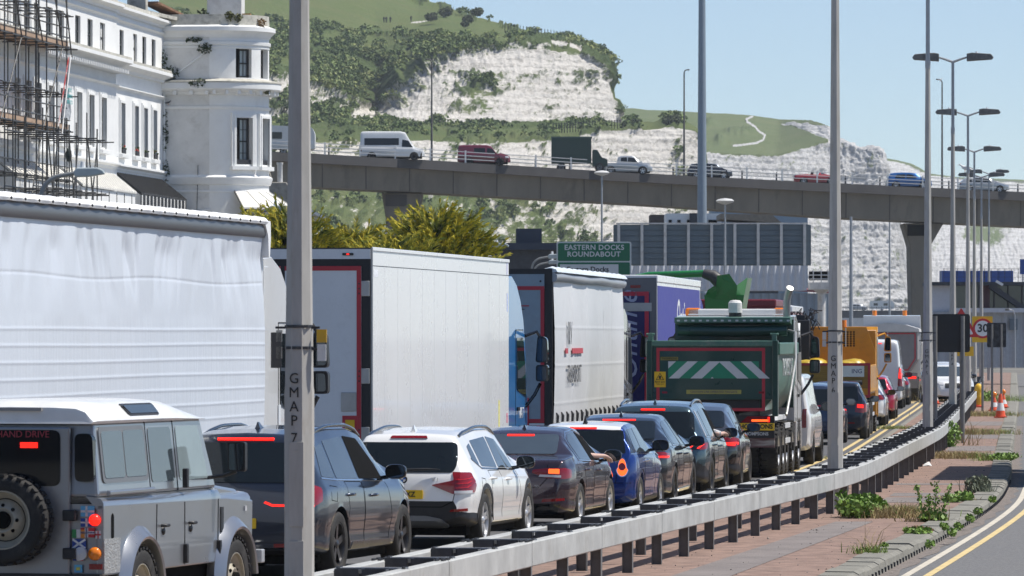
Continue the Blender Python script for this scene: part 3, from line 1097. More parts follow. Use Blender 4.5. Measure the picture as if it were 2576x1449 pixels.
# 30 sign on yellow backing
d = 205.
t = thing('speed_limit_sign', 'round 30 speed limit sign on a yellow backing board', 'sign', (XU(2472, d), d, .03))
cz_ = ZV(827, d)
b = MB()
b.prism(rpoly([(-.38, cz_ - .52), (.36, cz_ - .52), (.36, cz_ + .42), (-.38, cz_ + .42)], .04), 'y', 0, .02)
b.build('backing_board', mat('sign yellow', (.80, .48, .02), rough=.5), t)
b = MB()
b.lathe([(.36, -.025), (.36, 0), (.01, 0)], (0, -.0, cz_ - .02), 'y', 28)
b.lathe([(.36, -.02), (.01, -.02)], (0, -.0, cz_ - .02), 'y', 28)
b.build('red_ring', MATS['sign red'], t)
b = MB()
b.lathe([(.28, -.034), (.28, -.01)], (0, 0, cz_ - .02), 'y', 28)
b.lathe([(.28, -.034), (.001, -.034)], (0, 0, cz_ - .02), 'y', 28)
b.build('white_disc', WHITEP, t)
text('30', .40, INK, t, (0, -.038, cz_ - .02), (R(90), 0, 0), bold=.01)
b = MB()
b.tube([(0, .06, -.1), (0, .06, cz_ + .35)], .045, 8)
b.build('post', SGREY, t)
# small board under it
t = thing('yellow_notice', 'plain yellow notice board low on a post beyond black sign', 'sign', (XU(2442, 190.), 190., .03))
z = ZV(883, 190.)
b = MB()
b.box(-.45, .1, -.01, .01, z - .2, z + .12)
b.build('board', MATS['sign yellow'], t)
b = MB()
b.tube([(-.2, .05, -.1), (-.2, .05, z + .1)], .04, 8)
b.build('post', SGREY, t)
# mottled dark sign on two posts
d = 196.
t = thing('mottled_sign', 'dark mottled back of a road sign on two posts', 'sign', (XU(2507, d), d, .03))
z0, z1 = ZV(876, d), ZV(814, d)
w = XU(2531, d) - XU(2507, d)
b = MB()
b.prism(rpoly([(-w, z0), (w, z0), (w, z1), (-w, z1)], .05), 'y', -.015, .015)
b.build('board', mat('mottled sign back', (.05, .055, .06), rough=.6, col2=(.015, .016, .018), scale=5), t)
for x in (-.16, .16):
 b = MB()
 b.tube([(x, -.06, -.1), (x, -.06, z1 - .05)], .04, 8)
 b.build('post', SGREY, t)
 b = MB()
 b.lathe([(.2, 0), (.2, .05), (.05, .06)], (x, -.06, 0), n=10)
 b.build('base', DSTEEL, t)
# traffic cones with amber lamps
ORG = mat('cone orange', (.75, .10, .03), rough=.5, var=.15, dirt=.3)
REFL = mat('cone white band', (.72, .70, .68), rough=.4, var=.1)
for i, (u, v, d, lab) in enumerate(((2501, 990, 205, 'leaning traffic cone with amber lamp beside mottled sign'), (2517, 1000, 188, 'tall red and white bollard cone standing before mottled sign'), (2524, 978, 214, 'traffic cone with amber lamp farthest past mottled sign'), (2461, 985, 216, 'traffic cone with amber lamp beside yellow hydrant'), (2352, 975, 226, 'traffic cone with amber lamp by white oncoming cars'))):
 t = thing('traffic_cone', lab, 'cone', (XU(u, d), d, .04), 0, 'cones in the reservation')
 hh = .8 if i == 1 else .5
 b = MB()
 b.box(-.2, .2, -.2, .2, 0, .05)
 b.build('base', ORG, t)
 b = MB()
 b.lathe([(.17, .05), (.14, hh * .3)], n=14)
 b.lathe([(.09, hh * .62), (.045, hh)], n=14, caps=True)
 b.build('body', ORG, t, 60)
 b = MB()
 b.lathe([(.141, hh * .3), (.091, hh * .62)], n=14)
 b.build('reflective_band', REFL, t, 60)
 if i != 1:
  b = MB()
  b.ball((0, 0, hh + .1), .1, .06, .1)
  b.build('lamp', AMBER, t, 60)
# yellow hydrant-like marker
d = 216.
t = thing('yellow_post', 'stubby yellow rounded marker post at the barrier end', 'marker', (XU(2462, d), d, .04))
b = MB()
b.lathe([(.13, 0), (.16, .1), (.14, .3), (.17, .42), (.12, .5), (.17, .62), (.14, .82), (.05, .9)], n=14, caps=True)
b.build('body', mat('marker yellow', (.72, .42, .02), rough=.45), t, 60)

# ================================================================ SIDE-ROAD LAMPS ON THE FAR PAVEMENT
ARMM = mat('lamp arm', (.24, .25, .25), rough=.55, metal=.2, var=.15)
SHEADM = mat('pale lamp head', (.40, .45, .46), rough=.45, var=.1)

def side_lamp(u, d, label, sgn=1, z=6.6, reach=.95):
 t = thing('street_lamp', label, 'street lamp', (XU(u, d), d, -.3), 0, 'street lamps on the landward pavement')
 b = MB()
 path = [(0, 0, 0), (0, 0, z - .55)]
 for k in range(1, 8):
  a = k / 7 * R(82)
  path.append((sgn * .5 * (1 - math.cos(a)), 0, z - .55 + .5 * math.sin(a)))
 path.append((sgn * reach * .8, 0, z))
 b.tube(path, [.055] + [.05] * (len(path) - 1), 10)
 b.build('column', ARMM, t, 50)
 b = MB()
 b.prism([(sgn * (reach * .78 + x), z + zz) for x, zz in ((0, -.09), (-.03, .02), (.04, .12), (.5, .12), (.62, .07), (.66, -.02), (.3, -.08))], 'y', -.11, .11)
 hd = b.build('lamp_head', SHEADM, t, None, .03)
 b = MB()
 b.tube([(sgn * (reach * .78 + .17), 0, z + .1), (sgn * (reach * .78 + .17), 0, z + .25)], [.06, .045], 8)
 b.build('photocell', WHITEP, hd)
 return t

side_lamp(103, 124, 'street lamp with grey green head before the scaffolding')
side_lamp(612, 160, 'street lamp with curved arm in front of white tower awning')
side_lamp(950, 193, 'street lamp with curved arm before the golden cypress')
side_lamp(1192, 225, 'street lamp with curved arm at the right end of cypress')
side_lamp(1338, 255, 'higher of two street lamps left of green road sign')
side_lamp(1342, 275, 'lower of two street lamps left of green road sign')

def tall_lamp(u, v0, v1, d, w, label, m, head=None, arm=0, name='lamp_column', cat='lamp column'):
 z0, z1 = ZV(v1, d), ZV(v0, d)
 t = thing(name, label, cat, (XU(u, d), d, z0))
 hgt = z1 - z0
 b = MB()
 b.tube([(0, 0, 0), (0, 0, hgt)], [w, w * .6], 10)
 b.build('shaft', m, t, 60)
 if head == 'arm':
  b = MB()
  b.tube([(0, 0, hgt - .05), (arm * .3, 0, hgt + .18), (arm, 0, hgt + .25)], w * .5, 8)
  b.build('arm', m, t, 60)
  b = MB()
  b.box(min(arm, arm * 1.7), max(arm, arm * 1.7), -.12, .12, hgt + .18, hgt + .3)
  b.build('lamp_head', HEADM, t, None, .03)
 elif head == 'flat':
  b = MB()
  b.lathe([(.06, hgt - .05), (.36, hgt + .05), (.42, hgt + .12), (.30, hgt + .2), (.02, hgt + .24)], n=14)
  b.build('lamp_head', mat('flat lamp head', (.55, .55, .54), rough=.5), t, 40)
 return t

MAST = mat('blue grey mast', (.24, .29, .34), rough=.5, metal=.2, var=.08)
tall_lamp(1766, -60, 850, 330, .33, 'thick blue grey high mast rising past the viaduct', MAST, name='high_mast', cat='mast')
tall_lamp(1514, 440, 850, 300, .075, 'slim lamp post with flat head left of grey screen wall', COLG, 'flat')
tall_lamp(1824, 512, 850, 255, .07, 'slim lamp post with flat head before grey screen wall', COLG, 'flat')
tall_lamp(2141, 545, 850, 420, .16, 'thin grey lighting pole in front of white cliff', COLG, name='pole', cat='pole')
tall_lamp(2238, 470, 850, 600, .12, 'thinner grey lighting pole before cliff beside viaduct pier', COLG, name='pole', cat='pole')

# ================================================================ WHITE SEAFRONT TERRACE WITH BOWED TOWER
STUC = mat('white stucco', (.80, .80, .785), rough=.75, var=.05, scale=.8, bump=.25, bscale=6, dirt=.22, dirtcol=(.52, .49, .44), dscale=2.2)
STUCD = mat('dirty white stucco', (.70, .69, .665), rough=.8, var=.1, scale=1.2, bump=.5, bscale=9, dirt=.55, dirtcol=(.40, .375, .33), dscale=1.6)
STAIN = mat('lichen stained coping', (.50, .48, .42), rough=.9, var=.3, scale=3, dirt=.85, dirtcol=(.13, .125, .10), dscale=3.2)
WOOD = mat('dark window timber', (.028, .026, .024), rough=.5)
PANE = mat('old window pane', (.05, .06, .065), rough=.06, spec=.8, var=.3)
BLIND = mat('white blind', (.62, .62, .60), rough=.7)
TH = R(6.4)
TX, TY = XU(411, 275.), 275.
ter = thing('seafront_terrace', 'white stuccoed seafront terrace with rows of tall dark windows', 'building', (TX, TY, -.3), -TH)
tow = thing('bow_tower', 'white bow fronted tower end of terrace with sash windows', 'building', (TX, TY, -.3), -TH)

def YU(u):
 k = (u - CX) / F
 return (TX - k * TY) / (k * math.cos(TH) - math.sin(TH))

def wall_holes(y0, y1, z0, z1, holes, depth, xf):
 """front face in the plane x = xf with rectangular openings, and the jambs of those openings"""
 b = MB()
 ys = sorted({y0, y1} | {h[0] for h in holes} | {h[1] for h in holes})
 zs = sorted({z0, z1} | {h[2] for h in holes} | {h[3] for h in holes})
 for i in range(len(ys) - 1):
  for j in range(len(zs) - 1):
   cy, cz = (ys[i] + ys[i + 1]) / 2, (zs[j] + zs[j + 1]) / 2
   if any(h[0] < cy < h[1] and h[2] < cz < h[3] for h in holes):
    continue
   b.add([(xf, ys[i], zs[j]), (xf, ys[i + 1], zs[j]), (xf, ys[i + 1], zs[j + 1]), (xf, ys[i], zs[j + 1])], [(0, 1, 2, 3)])
 for (a, c, e, g_) in holes:
  xb = xf - depth
  b.add([(xf, a, e), (xf, c, e), (xf, c, g_), (xf, a, g_), (xb, a, e), (xb, c, e), (xb, c, g_), (xb, a, g_)],
     [(0, 1, 5, 4), (1, 2, 6, 5), (2, 3, 7, 6), (3, 0, 4, 7)])
 return b

def mould(parent, name, y0, y1, z0, z1, prj, xf, m=STUC, slope=True):
 b = MB()
 if slope:
  h = z1 - z0
  prof = [(xf - .02, z0), (xf + prj * .25, z0), (xf + prj * .35, z0 + h * .3), (xf + prj * .85, z0 + h * .55), (xf + prj, z0 + h * .62), (xf + prj, z1 - .02), (xf - .02, z1 + .03)]
 else:
  prof = [(xf - .02, z0), (xf + prj, z0), (xf + prj, z1), (xf - .02, z1)]
 b.prism(prof, 'y', y0, y1)
 return b.build(name, m, parent)

ZB = .3   # local z of road level
sections = [(-58., -13.7, .22, [40, 68, 93, 126, 155, 196.5, 227.5, 259]), (-13.7, 0., 0., [285, 309, 343, 366, 389.5])]
for si, (y0, y1, xf, us) in enumerate(sections):
 holes = []
 wins = []
 for u in us:
  yc = YU(u - 3 + (-10 if si == 0 else 0))
  w = .62 if si == 0 else .52
  for (z0, z1, fl) in ((11.3, 13.55, 0), (15.6, 16.95, 1)):
   holes.append((yc - w, yc + w, z0 + ZB, z1 + ZB))
   wins.append((yc, w, z0 + ZB, z1 + ZB, fl))
 b = wall_holes(y0, y1, 0, 18.0 + ZB, holes, .13, xf)
 # near end return of the proud section and the top
 if si == 0:
  b.add([(xf, y1, 0), (0, y1, 0), (0, y1, 18.3), (xf, y1, 18.3)], [(0, 1, 2, 3)])
 wl = b.build('wall' if si else 'front_wall', STUC, ter, recalc=False)
 for i, (yc, w, z0, z1, fl) in enumerate(wins):
  b = MB()
  b.box(xf - .15, xf - .13, yc - w, yc + w, z0, z1)
  wn_ = b.build('window', PANE if i % 5 else BLIND, ter)
  b = MB()
  for (a, c, e, g_) in ((-w, -w + .06, z0, z1), (w - .06, w, z0, z1), (-w, w, z0, z0 + .07), (-w, w, z1 - .07, z1), (-w, w, (z0 + z1) / 2 - .035, (z0 + z1) / 2 + .035), (-.02, .02, z0, z1)):
   b.box(xf - .13, xf - .10, yc + a, yc + c, e, g_)
  b.build('sash', WOOD, wn_)
  if fl == 0:
   for k, (pr, o2) in enumerate(((.05, .24), (.09, .13))):
    b = MB()
    b.prism([(yc - w - o2, z0 - .1), (yc - w - .005, z0 - .1), (yc - w - .005, z1 + .005), (yc + w + .005, z1 + .005), (yc + w + .005, z0 - .1), (yc + w + o2, z0 - .1), (yc + w + o2, z1 + o2), (yc - w - o2, z1 + o2)], 'x', xf, xf + pr)
    b.build('surround', STUC, wn_)
   b = MB()
   b.box(xf, xf + .2, yc - w - .25, yc + w + .25, z0 - .3, z0 - .1)
   b.build('sill', STUC, wn_, None, .02)
   if si == 1:
    b = MB()
    b.box(xf - .09, xf + .14, yc - w + .1, yc + w - .1, z0 - .1, z0 + .14)
    b.build('window_box', DSTEEL, wn_)
    b = MB()
    for k in range(26):
     p = (xf + rnd.uniform(-.2, .14), yc + rnd.uniform(-.38, .38), z0 + .14 + rnd.uniform(0, .2))
     b.ball(p, .06, .06, .05, 5, 3, rnd.choice((0, 0, 1)))
    fo = b.build('flowers', [mat('box leaves', (.05, .075, .03), rough=.8), mat('geranium', (.45, .08, .06), rough=.7)], wn_)
    fo['kind'] = 'stuff'
 # mouldings
 mould(ter, 'parapet', y0, y1, 17.98 + ZB, 18.22 + ZB, .1, xf - .05, STAIN, False)
 mould(ter, 'cornice', y0, y1, 17.62 + ZB, 17.98 + ZB, .38, xf)
 mould(ter, 'string_course', y0, y1, 17.25 + ZB, 17.42 + ZB, .12, xf)
 mould(ter, 'balcony_cornice', y0, y1, 14.95 + ZB, 15.42 + ZB, .78 if si == 0 else .55, xf)
 mould(ter, 'coping', y0, y1, 15.42 + ZB, 15.53 + ZB, .72 if si == 0 else .5, xf, STAIN, False)
 mould(ter, 'string_course', y0, y1, 14.15 + ZB, 14.32 + ZB, .16, xf)
 mould(ter, 'string_course', y0, y1, 10.42 + ZB, 10.72 + ZB, .22, xf)
 if si == 0:
  # dentils below the balcony cornice and the fluted frieze under them
  yy = -36.
  while yy < y1 - .1:
   b = MB()
   b.box(xf, xf + .62, yy, yy + .16, 14.78 + ZB, 14.96 + ZB)
   b.build('dentil', STUC, ter)
   yy += .42
  yy = -36.
  while yy < y1 - .2:
   b = MB()
   b.box(xf, xf + .045, yy, yy + .13, 14.36 + ZB, 14.74 + ZB)
   b.build('flute', STUC, ter)
   yy += .26
# solid body behind the fronts, slate roof
b = MB()
b.box(-9, -.45, -58, 6, 0, 18.05)
b.build('house_body', VOID, ter)
b = MB()
b.prism([(-.6, 18.1), (-4.6, 20.9), (-8.8, 18.1)], 'y', -57.5, -1.)
b.build('roof', mat('slate', (.085, .088, .095), rough=.7, var=.25, scale=5), ter)
b = MB()
b.box(-1.2, -.3, -3.2, -2.6, 18.2, 19.3)
b.bar((-.6, -2.6, 18.6), (.9, 1.2, 18.0 + ZB), .5, .16)
b.build('gable_wall', STAIN, ter)
b = MB()
b.bar((-.4, -1.4, 19.1), (.9, 1.9, 18.35), .9, .1)
b.build('broken_tiles', mat('old clay tile', (.27, .15, .09), rough=.9, var=.4, scale=4), ter)
for (x, y) in ((.06, -13.8), (.06, -.12)):
 b = MB()
 b.tube([(x, y, 8.5), (x, y, 14.9)], .06, 8)
 b.build('drainpipe', STUC, ter, 60)
# canopies over the ground floor
CORW = mat('white canopy sheet', (.70, .68, .63), rough=.6, var=.12, dirt=.4, dirtcol=(.42, .38, .32))
CORB = mat('black corrugated canopy', (.03, .03, .032), rough=.55, var=.4, dirt=.5, dirtcol=(.16, .15, .12))
for (y0, y1, m_, n, lab) in ((-27.5, -14.2, CORW, 22, 'canopy'), (-13.0, -.6, CORB, 26, 'canopy'), (-42., -28.5, CORW, 18, 'canopy')):
 root_m = MB()
 w = (y1 - y0) / n
 for k in range(n):
  a = y0 + k * w
  root_m.add([(.05, a + .02, 10.3 + ZB), (.05, a + w - .02, 10.3 + ZB), (1.25, a + w - .02, 9.35 + ZB), (1.25, a + .02, 9.35 + ZB),
     (.05, a + .02, 10.22 + ZB), (.05, a + w - .02, 10.22 + ZB), (1.25, a + w - .02, 9.27 + ZB), (1.25, a + .02, 9.27 + ZB)],
       [(0, 1, 2, 3), (7, 6, 5, 4), (0, 3, 7, 4), (1, 5, 6, 2), (3, 2, 6, 7)])
  root_m.bar((.05, a, 10.29 + ZB), (1.25, a, 9.34 + ZB), .05, .07)
 root_m.build(lab, m_, ter)
 b = MB()
 b.add([(.05, y0, 10.2 + ZB), (1.2, y0, 9.25 + ZB), (1.2, y0, 8.2), (.05, y0, 8.2)], [(0, 1, 2, 3)])
 b.box(1.12, 1.17, y0, y1, 0, 9.25 + ZB)
 b.build('verandah_wall', STUC if m_ is CORW else STUCD, ter)
 if m_ is CORB:
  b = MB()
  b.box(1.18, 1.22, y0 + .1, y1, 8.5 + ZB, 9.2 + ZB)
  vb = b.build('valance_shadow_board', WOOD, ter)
  for k in range(38):
   a = y0 + .1 + k * (y1 - y0 - .2) / 38
   b = MB()
   b.prism([(a, 9.25 + ZB), (a + .22, 9.25 + ZB), (a + .22, 8.75 + ZB), (a + .11, 8.55 + ZB), (a, 8.75 + ZB)], 'x', 1.23, 1.26)
   b.build('valance_board', CORB if k % 3 else STUCD, ter)
 for k in range(7):
  a = y0 + (k + .5) * (y1 - y0) / 7
  b = MB()
  b.box(1.17, 1.19, a, a + .09, 0, 8.6 + ZB if m_ is CORB else 9.2 + ZB)
  b.build('dark_joint', WOOD, ter)

# ---- bow tower: flat return wall 2.25 m deep, then a bow of 2.5 m radius
BR_, BC = 2.5, (2.25, 2.5)

def bowpath(r, n=30):
 pts = [(-.3, BC[1] - r)]
 for k in range(n + 1):
  a = -math.pi / 2 + math.pi * k / n
  pts.append((BC[0] + r * math.cos(a), BC[1] + r * math.sin(a)))
 pts.append((-.3, BC[1] + r))
 return pts

def bowband(name, prof, m, smooth=35):
 """sweep a (radius, z) profile round the bow"""
 b = MB()
 rings = []
 for r, z in prof:
  rings.append([(x, y, z) for x, y in bowpath(r)])
 b.loft(rings, 0, False, False)
 return b.build(name, m, tow, smooth)

# wall with window openings cut at fixed bow angles
wang = [-50, -14, 22]
WA = 10.2
zl = [0, 11.05 + ZB, 13.3 + ZB, 15.25 + ZB, 16.65 + ZB, 18.0 + ZB]
b = MB()
n = 120
angs = [-90 + 180 * k / n for k in range(n + 1)]
for a0 in wang:
 angs += [a0 - WA, a0 + WA]
angs = sorted(set(angs))
pts = [(BC[0] + BR_ * math.cos(R(a)), BC[1] + BR_ * math.sin(R(a))) for a in angs]
for j in range(len(zl) - 1):
 for i in range(len(angs) - 1):
  mid = (angs[i] + angs[i + 1]) / 2
  if j in (1, 3) and any(abs(mid - a) < WA for a in wang):
   continue
  b.add([pts[i] + (zl[j],), pts[i + 1] + (zl[j],), pts[i + 1] + (zl[j + 1],), pts[i] + (zl[j + 1],)], [(0, 1, 2, 3)])
bw = b.build('bow_wall', STUC, tow, recalc=False)
bm_ = bmesh.new()
bm_.from_mesh(bw.data)
bmesh.ops.remove_doubles(bm_, verts=bm_.verts, dist=.0005)
bmesh.ops.recalc_face_normals(bm_, faces=bm_.faces)
for f_ in bm_.faces:
 f_.smooth = True
bm_.to_mesh(bw.data)
bm_.free()
b = MB()
b.add([(-.3, 0, 0), (BC[0], 0, 0), (BC[0], 0, 18.3), (-.3, 0, 18.3)], [(0, 1, 2, 3)])
b.add([(-.3, 5, 0), (BC[0], 5, 0), (BC[0], 5, 18.3), (-.3, 5, 18.3)], [(0, 1, 2, 3)])
b.build('return_wall', STUCD, tow, recalc=False)
b = MB()
b.box(-.3, 3.6, .45, 4.6, 0, 18.1)
b.build('house_body', VOID, tow)
for a in wang:
 ca, sa = math.cos(R(a)), math.sin(R(a))
 nx, ny = ca, sa
 tx, ty = -sa, ca
 hw = BR_ * math.sin(R(WA))
 for (z0, z1, fl) in ((zl[1], zl[2], 0), (zl[3], zl[4], 1)):
  def q(r, t, z): return (BC[0] + nx * r + tx * t, BC[1] + ny * r + ty * t, z)
  rw = BR_ * math.cos(R(WA))
  b = MB()
  b.add([q(rw + .005, -hw, z0), q(rw + .005, hw, z0), q(rw + .005, hw, z1), q(rw + .005, -hw, z1), q(rw - .36, -hw, z0), q(rw - .36, hw, z0), q(rw - .36, hw, z1), q(rw - .36, -hw, z1)],
     [(0, 1, 5, 4), (1, 2, 6, 5), (2, 3, 7, 6), (3, 0, 4, 7)])
  b.build('reveal', STUC, tow, recalc=False)
  b = MB()
  b.add([q(rw - .33, -hw, z0), q(rw - .33, hw, z0), q(rw - .33, hw, z1), q(rw - .33, -hw, z1)], [(0, 1, 2, 3)])
  wn_ = b.build('window', mat('reflective pane', (.32, .36, .38), rough=.1, spec=.8), tow)
  b = MB()
  for (t0, t1, e, g_) in ((-hw, -hw + .05, z0, z1), (hw - .1, hw, z0, z1), (-hw, hw, z0, z0 + .09), (-hw, hw, z1 - .09, z1), (-hw, hw, (z0 + z1) / 2 - .035, (z0 + z1) / 2 + .035)):
   b.add([q(rw - .26, t0, e), q(rw - .26, t1, e), q(rw - .26, t1, g_), q(rw - .26, t0, g_), q(rw - .32, t0, e), q(rw - .32, t1, e), q(rw - .32, t1, g_), q(rw - .32, t0, g_)],
      [(0, 1, 2, 3), (0, 4, 5, 1), (1, 5, 6, 2), (2, 6, 7, 3), (3, 7, 4, 0)])
  b.build('sash', WOOD, wn_)
  b = MB()
  zz = [z0 + (z1 - z0) * k / 4 for k in (1, 3)]
  for tt_ in (-hw * .33, hw * .33):
   b.bar(q(rw - .3, tt_, z0), q(rw - .3, tt_, z1), .03, .03)
  if fl == 0:
   for z in zz:
    b.bar(q(rw - .3, -hw, z), q(rw - .3, hw, z), .03, .03)
  b.build('glazing_bars', WOOD, wn_)
  if fl == 0:
   for o2, pr in ((.24, .05), (.13, .09)):
    b = MB()
    for (t0, t1, e, g_) in ((-hw - o2, -hw - .01, z0 - .1, z1 + o2), (hw + .01, hw + o2, z0 - .1, z1 + o2), (-hw, hw, z1 + .01, z1 + o2)):
     b.add([q(rw + .02 + pr, t0, e), q(rw + .02 + pr, t1, e), q(rw + .02 + pr, t1, g_), q(rw + .02 + pr, t0, g_), q(rw - .1, t0, e), q(rw - .1, t1, e), q(rw - .1, t1, g_), q(rw - .1, t0, g_)],
        [(0, 1, 2, 3), (0, 4, 5, 1), (1, 5, 6, 2), (2, 6, 7, 3), (3, 7, 4, 0)])
    so = b.build('surround', STUC, wn_)
   b = MB()
   b.add([q(rw + .2, -hw - .3, z0 - .26), q(rw + .2, hw + .3, z0 - .26), q(rw + .2, hw + .3, z0 - .08), q(rw + .2, -hw - .3, z0 - .08), q(rw - .1, -hw - .3, z0 - .26), q(rw - .1, hw + .3, z0 - .26), q(rw - .1, hw + .3, z0 - .08), q(rw - .1, -hw - .3, z0 - .08)],
      [(0, 1, 2, 3), (0, 4, 5, 1), (1, 5, 6, 2), (2, 6, 7, 3), (3, 7, 4, 0)])
   b.build('sill', STUC, wn_)
   b = MB()
   b.bar(q(rw - .1, -hw + .05, z0 + .12), q(rw - .1, hw - .05, z0 + .12), .2, .24)
   b.build('window_box', DSTEEL, wn_)
bowband('cornice', [(2.5, 17.5), (2.56, 17.5), (2.6, 17.62), (2.78, 17.78), (2.82, 17.8), (2.82, 18.0), (2.5, 18.1)], STUC)
bowband('parapet', [(2.52, 18.05), (2.5, 18.6), (2.2, 18.62), (2.15, 18.1)], STAIN)
bowband('string_course', [(2.49, 17.12), (2.58, 17.14), (2.6, 17.28), (2.49, 17.34)], STUC)
bowband('string_course', [(2.49, 16.98), (2.53, 16.99), (2.53, 17.06), (2.49, 17.1)], STUC)
bowband('balcony_cornice', [(2.49, 14.7), (2.6, 14.72), (2.66, 14.85), (3.05, 14.95), (3.1, 15.0), (3.1, 15.28), (2.49, 15.45)], STUC)
bowband('coping', [(3.02, 15.28), (3.13, 15.29), (3.13, 15.35), (2.49, 15.5)], STAIN)
bowband('string_course', [(2.49, 14.02), (2.56, 14.03), (2.6, 14.14), (2.49, 14.2)], STUC)
bowband('string_course', [(2.49, 10.35), (2.58, 10.38), (2.66, 10.6), (2.68, 10.72), (2.49, 10.85)], STUC)
bowband('string_course', [(2.49, 9.98), (2.54, 10.0), (2.54, 10.08), (2.49, 10.1)], STUC)
bowband('roof_deck', [(2.3, 18.12), (.05, 18.2)], STAIN)
for k, a in enumerate(range(-84, 80, 12)):
 ca, sa = math.cos(R(a)), math.sin(R(a))
 b = MB()
 b.bar((BC[0] + 2.5 * ca, BC[1] + 2.5 * sa, 14.78), (BC[0] + 2.98 * ca, BC[1] + 2.98 * sa, 14.83), .14, .18)
 b.build('bracket', STUC, tow)
for x in (.55, 1.35, 2.1):
 b = MB()
 b.box(x, x + .16, -.45, 0, 14.7, 14.9)
 b.build('bracket', STUC, tow)
# lean-to canopy round the foot of the bow
b = MB()
rings = []
for (r, z) in ((2.52, 10.05), (3.75, 9.25), (3.75, 9.17), (2.52, 9.97)):
 rings.append([(BC[0] + r * math.cos(R(a)), BC[1] + r * math.sin(R(a)), z) for a in range(-62, 91, 8)])
rings.append(rings[0])
b.loft(rings, 0, False, False)
b.build('canopy', CORW, tow)
for a in range(-62, 91, 16):
 b = MB()
 ca, sa = math.cos(R(a)), math.sin(R(a))
 b.bar((BC[0] + 2.52 * ca, BC[1] + 2.52 * sa, 10.06), (BC[0] + 3.75 * ca, BC[1] + 3.75 * sa, 9.26), .06, .05)
 b.build('canopy_rib', CORW if a > -60 else WOOD, tow)
b = MB()
b.loft([[(BC[0] + r * math.cos(R(a)), BC[1] + r * math.sin(R(a)), z) for a in range(-62, 91, 8)] for r, z in ((3.72, 9.2), (3.72, 9.05), (3.6, 9.05))], 0, False, False)
b.build('gutter', WOOD, tow)
b = MB()
b.loft([[(BC[0] + 3.45 * math.cos(R(a)), BC[1] + 3.45 * math.sin(R(a)), z) for a in range(-62, 91, 8)] for z in (0, 9.15)], 0, False, False)
b.build('bay_wall', STUC, tow)
for a in range(-58, 80, 12):
 b = MB()
 ca, sa = math.cos(R(a)), math.sin(R(a))
 b.bar((BC[0] + 3.46 * ca, BC[1] + 3.46 * sa, 5.), (BC[0] + 3.46 * ca, BC[1] + 3.46 * sa, 9.0), .06, .06, up=(1, 0, 0))
 b.build('dark_joint', WOOD, tow)
# rain pipes and the cable on the return wall
b = MB()
b.tube([(.35, -.06, 15.5), (1.85, -.06, 16.6), (1.95, -.06, 16.75), (1.95, -.06, 17.25)], .045, 8)
b.build('drainpipe', STUC, tow, 60)
b = MB()
b.tube([(.05, -.07, 8), (.05, -.07, 15)], .055, 8)
b.build('drainpipe', STUCD, tow, 60)
b = MB()
b.tube([(1.62, -.04, 8.2), (1.66, -.04, 9.6), (1.7, -.04, 11.3)], .014, 6)
b.build('cable', DSTEEL, tow)
b = MB()
b.tube([(.6, -.05, 8.95), (2.3, -.05, 9.15)], .05, 8)
b.build('drainpipe', STUC, tow, 60)
b = MB()
b.prism([(1.85, 17.0), (1.95, 17.15), (2.12, 17.2), (2.1, 16.95), (2.02, 16.9)], 'y', -.02, .01)
b.build('plaster_hole', VOID, tow)
# chimney on the tower
b = MB()
b.box(1.7, 3.35, 2.6, 3.5, 18.1, 20.8)
b.box(3.3, 3.42, 2.55, 3.55, 18.1, 20.5)
b.build('chimney', STUCD, tow, None, .03)
b = MB()
b.box(3.5, 3.9, 2.2, 2.5, 18.5, 18.75)
b.build('orange_brick', mat('orange brick', (.48, .25, .07), rough=.85), tow)

# self-sown shrubs on the ledges
LEAFD = mat('dark ivy leaf', (.035, .055, .022), rough=.7, var=.4, scale=6)
LEAFG = mat('bright weed leaf', (.12, .20, .035), rough=.65, var=.35, scale=6)
LEAFO = mat('olive shrub leaf', (.10, .105, .03), rough=.7, var=.4, scale=6)
LEAFR = mat('reddish weed', (.22, .13, .05), rough=.7, var=.4, scale=6)

def leafcloud(mb, c, r, n, size, seed, m=0, flat=.6, rr=None):
 q = random.Random(seed)
 for _ in range(n):
  while True:
   p = Vector((q.uniform(-1, 1), q.uniform(-1, 1), q.uniform(-1, 1)))
   if p.length < 1:
    break
  p = Vector((c[0] + p.x * r[0], c[1] + p.y * r[1], c[2] + p.z * r[2]))
  d1 = Vector((q.gauss(0, 1), q.gauss(0, 1), q.gauss(0, 1))).normalized()
  d2 = d1.cross(Vector((q.gauss(0, 1), q.gauss(0, 1), q.gauss(0, 1)))).normalized()
  s = size * q.uniform(.6, 1.3)
  mb.add([p - d1 * s, p + d2 * s * flat, p + d1 * s, p - d2 * s * flat], [(0, 1, 2, 3)], m)

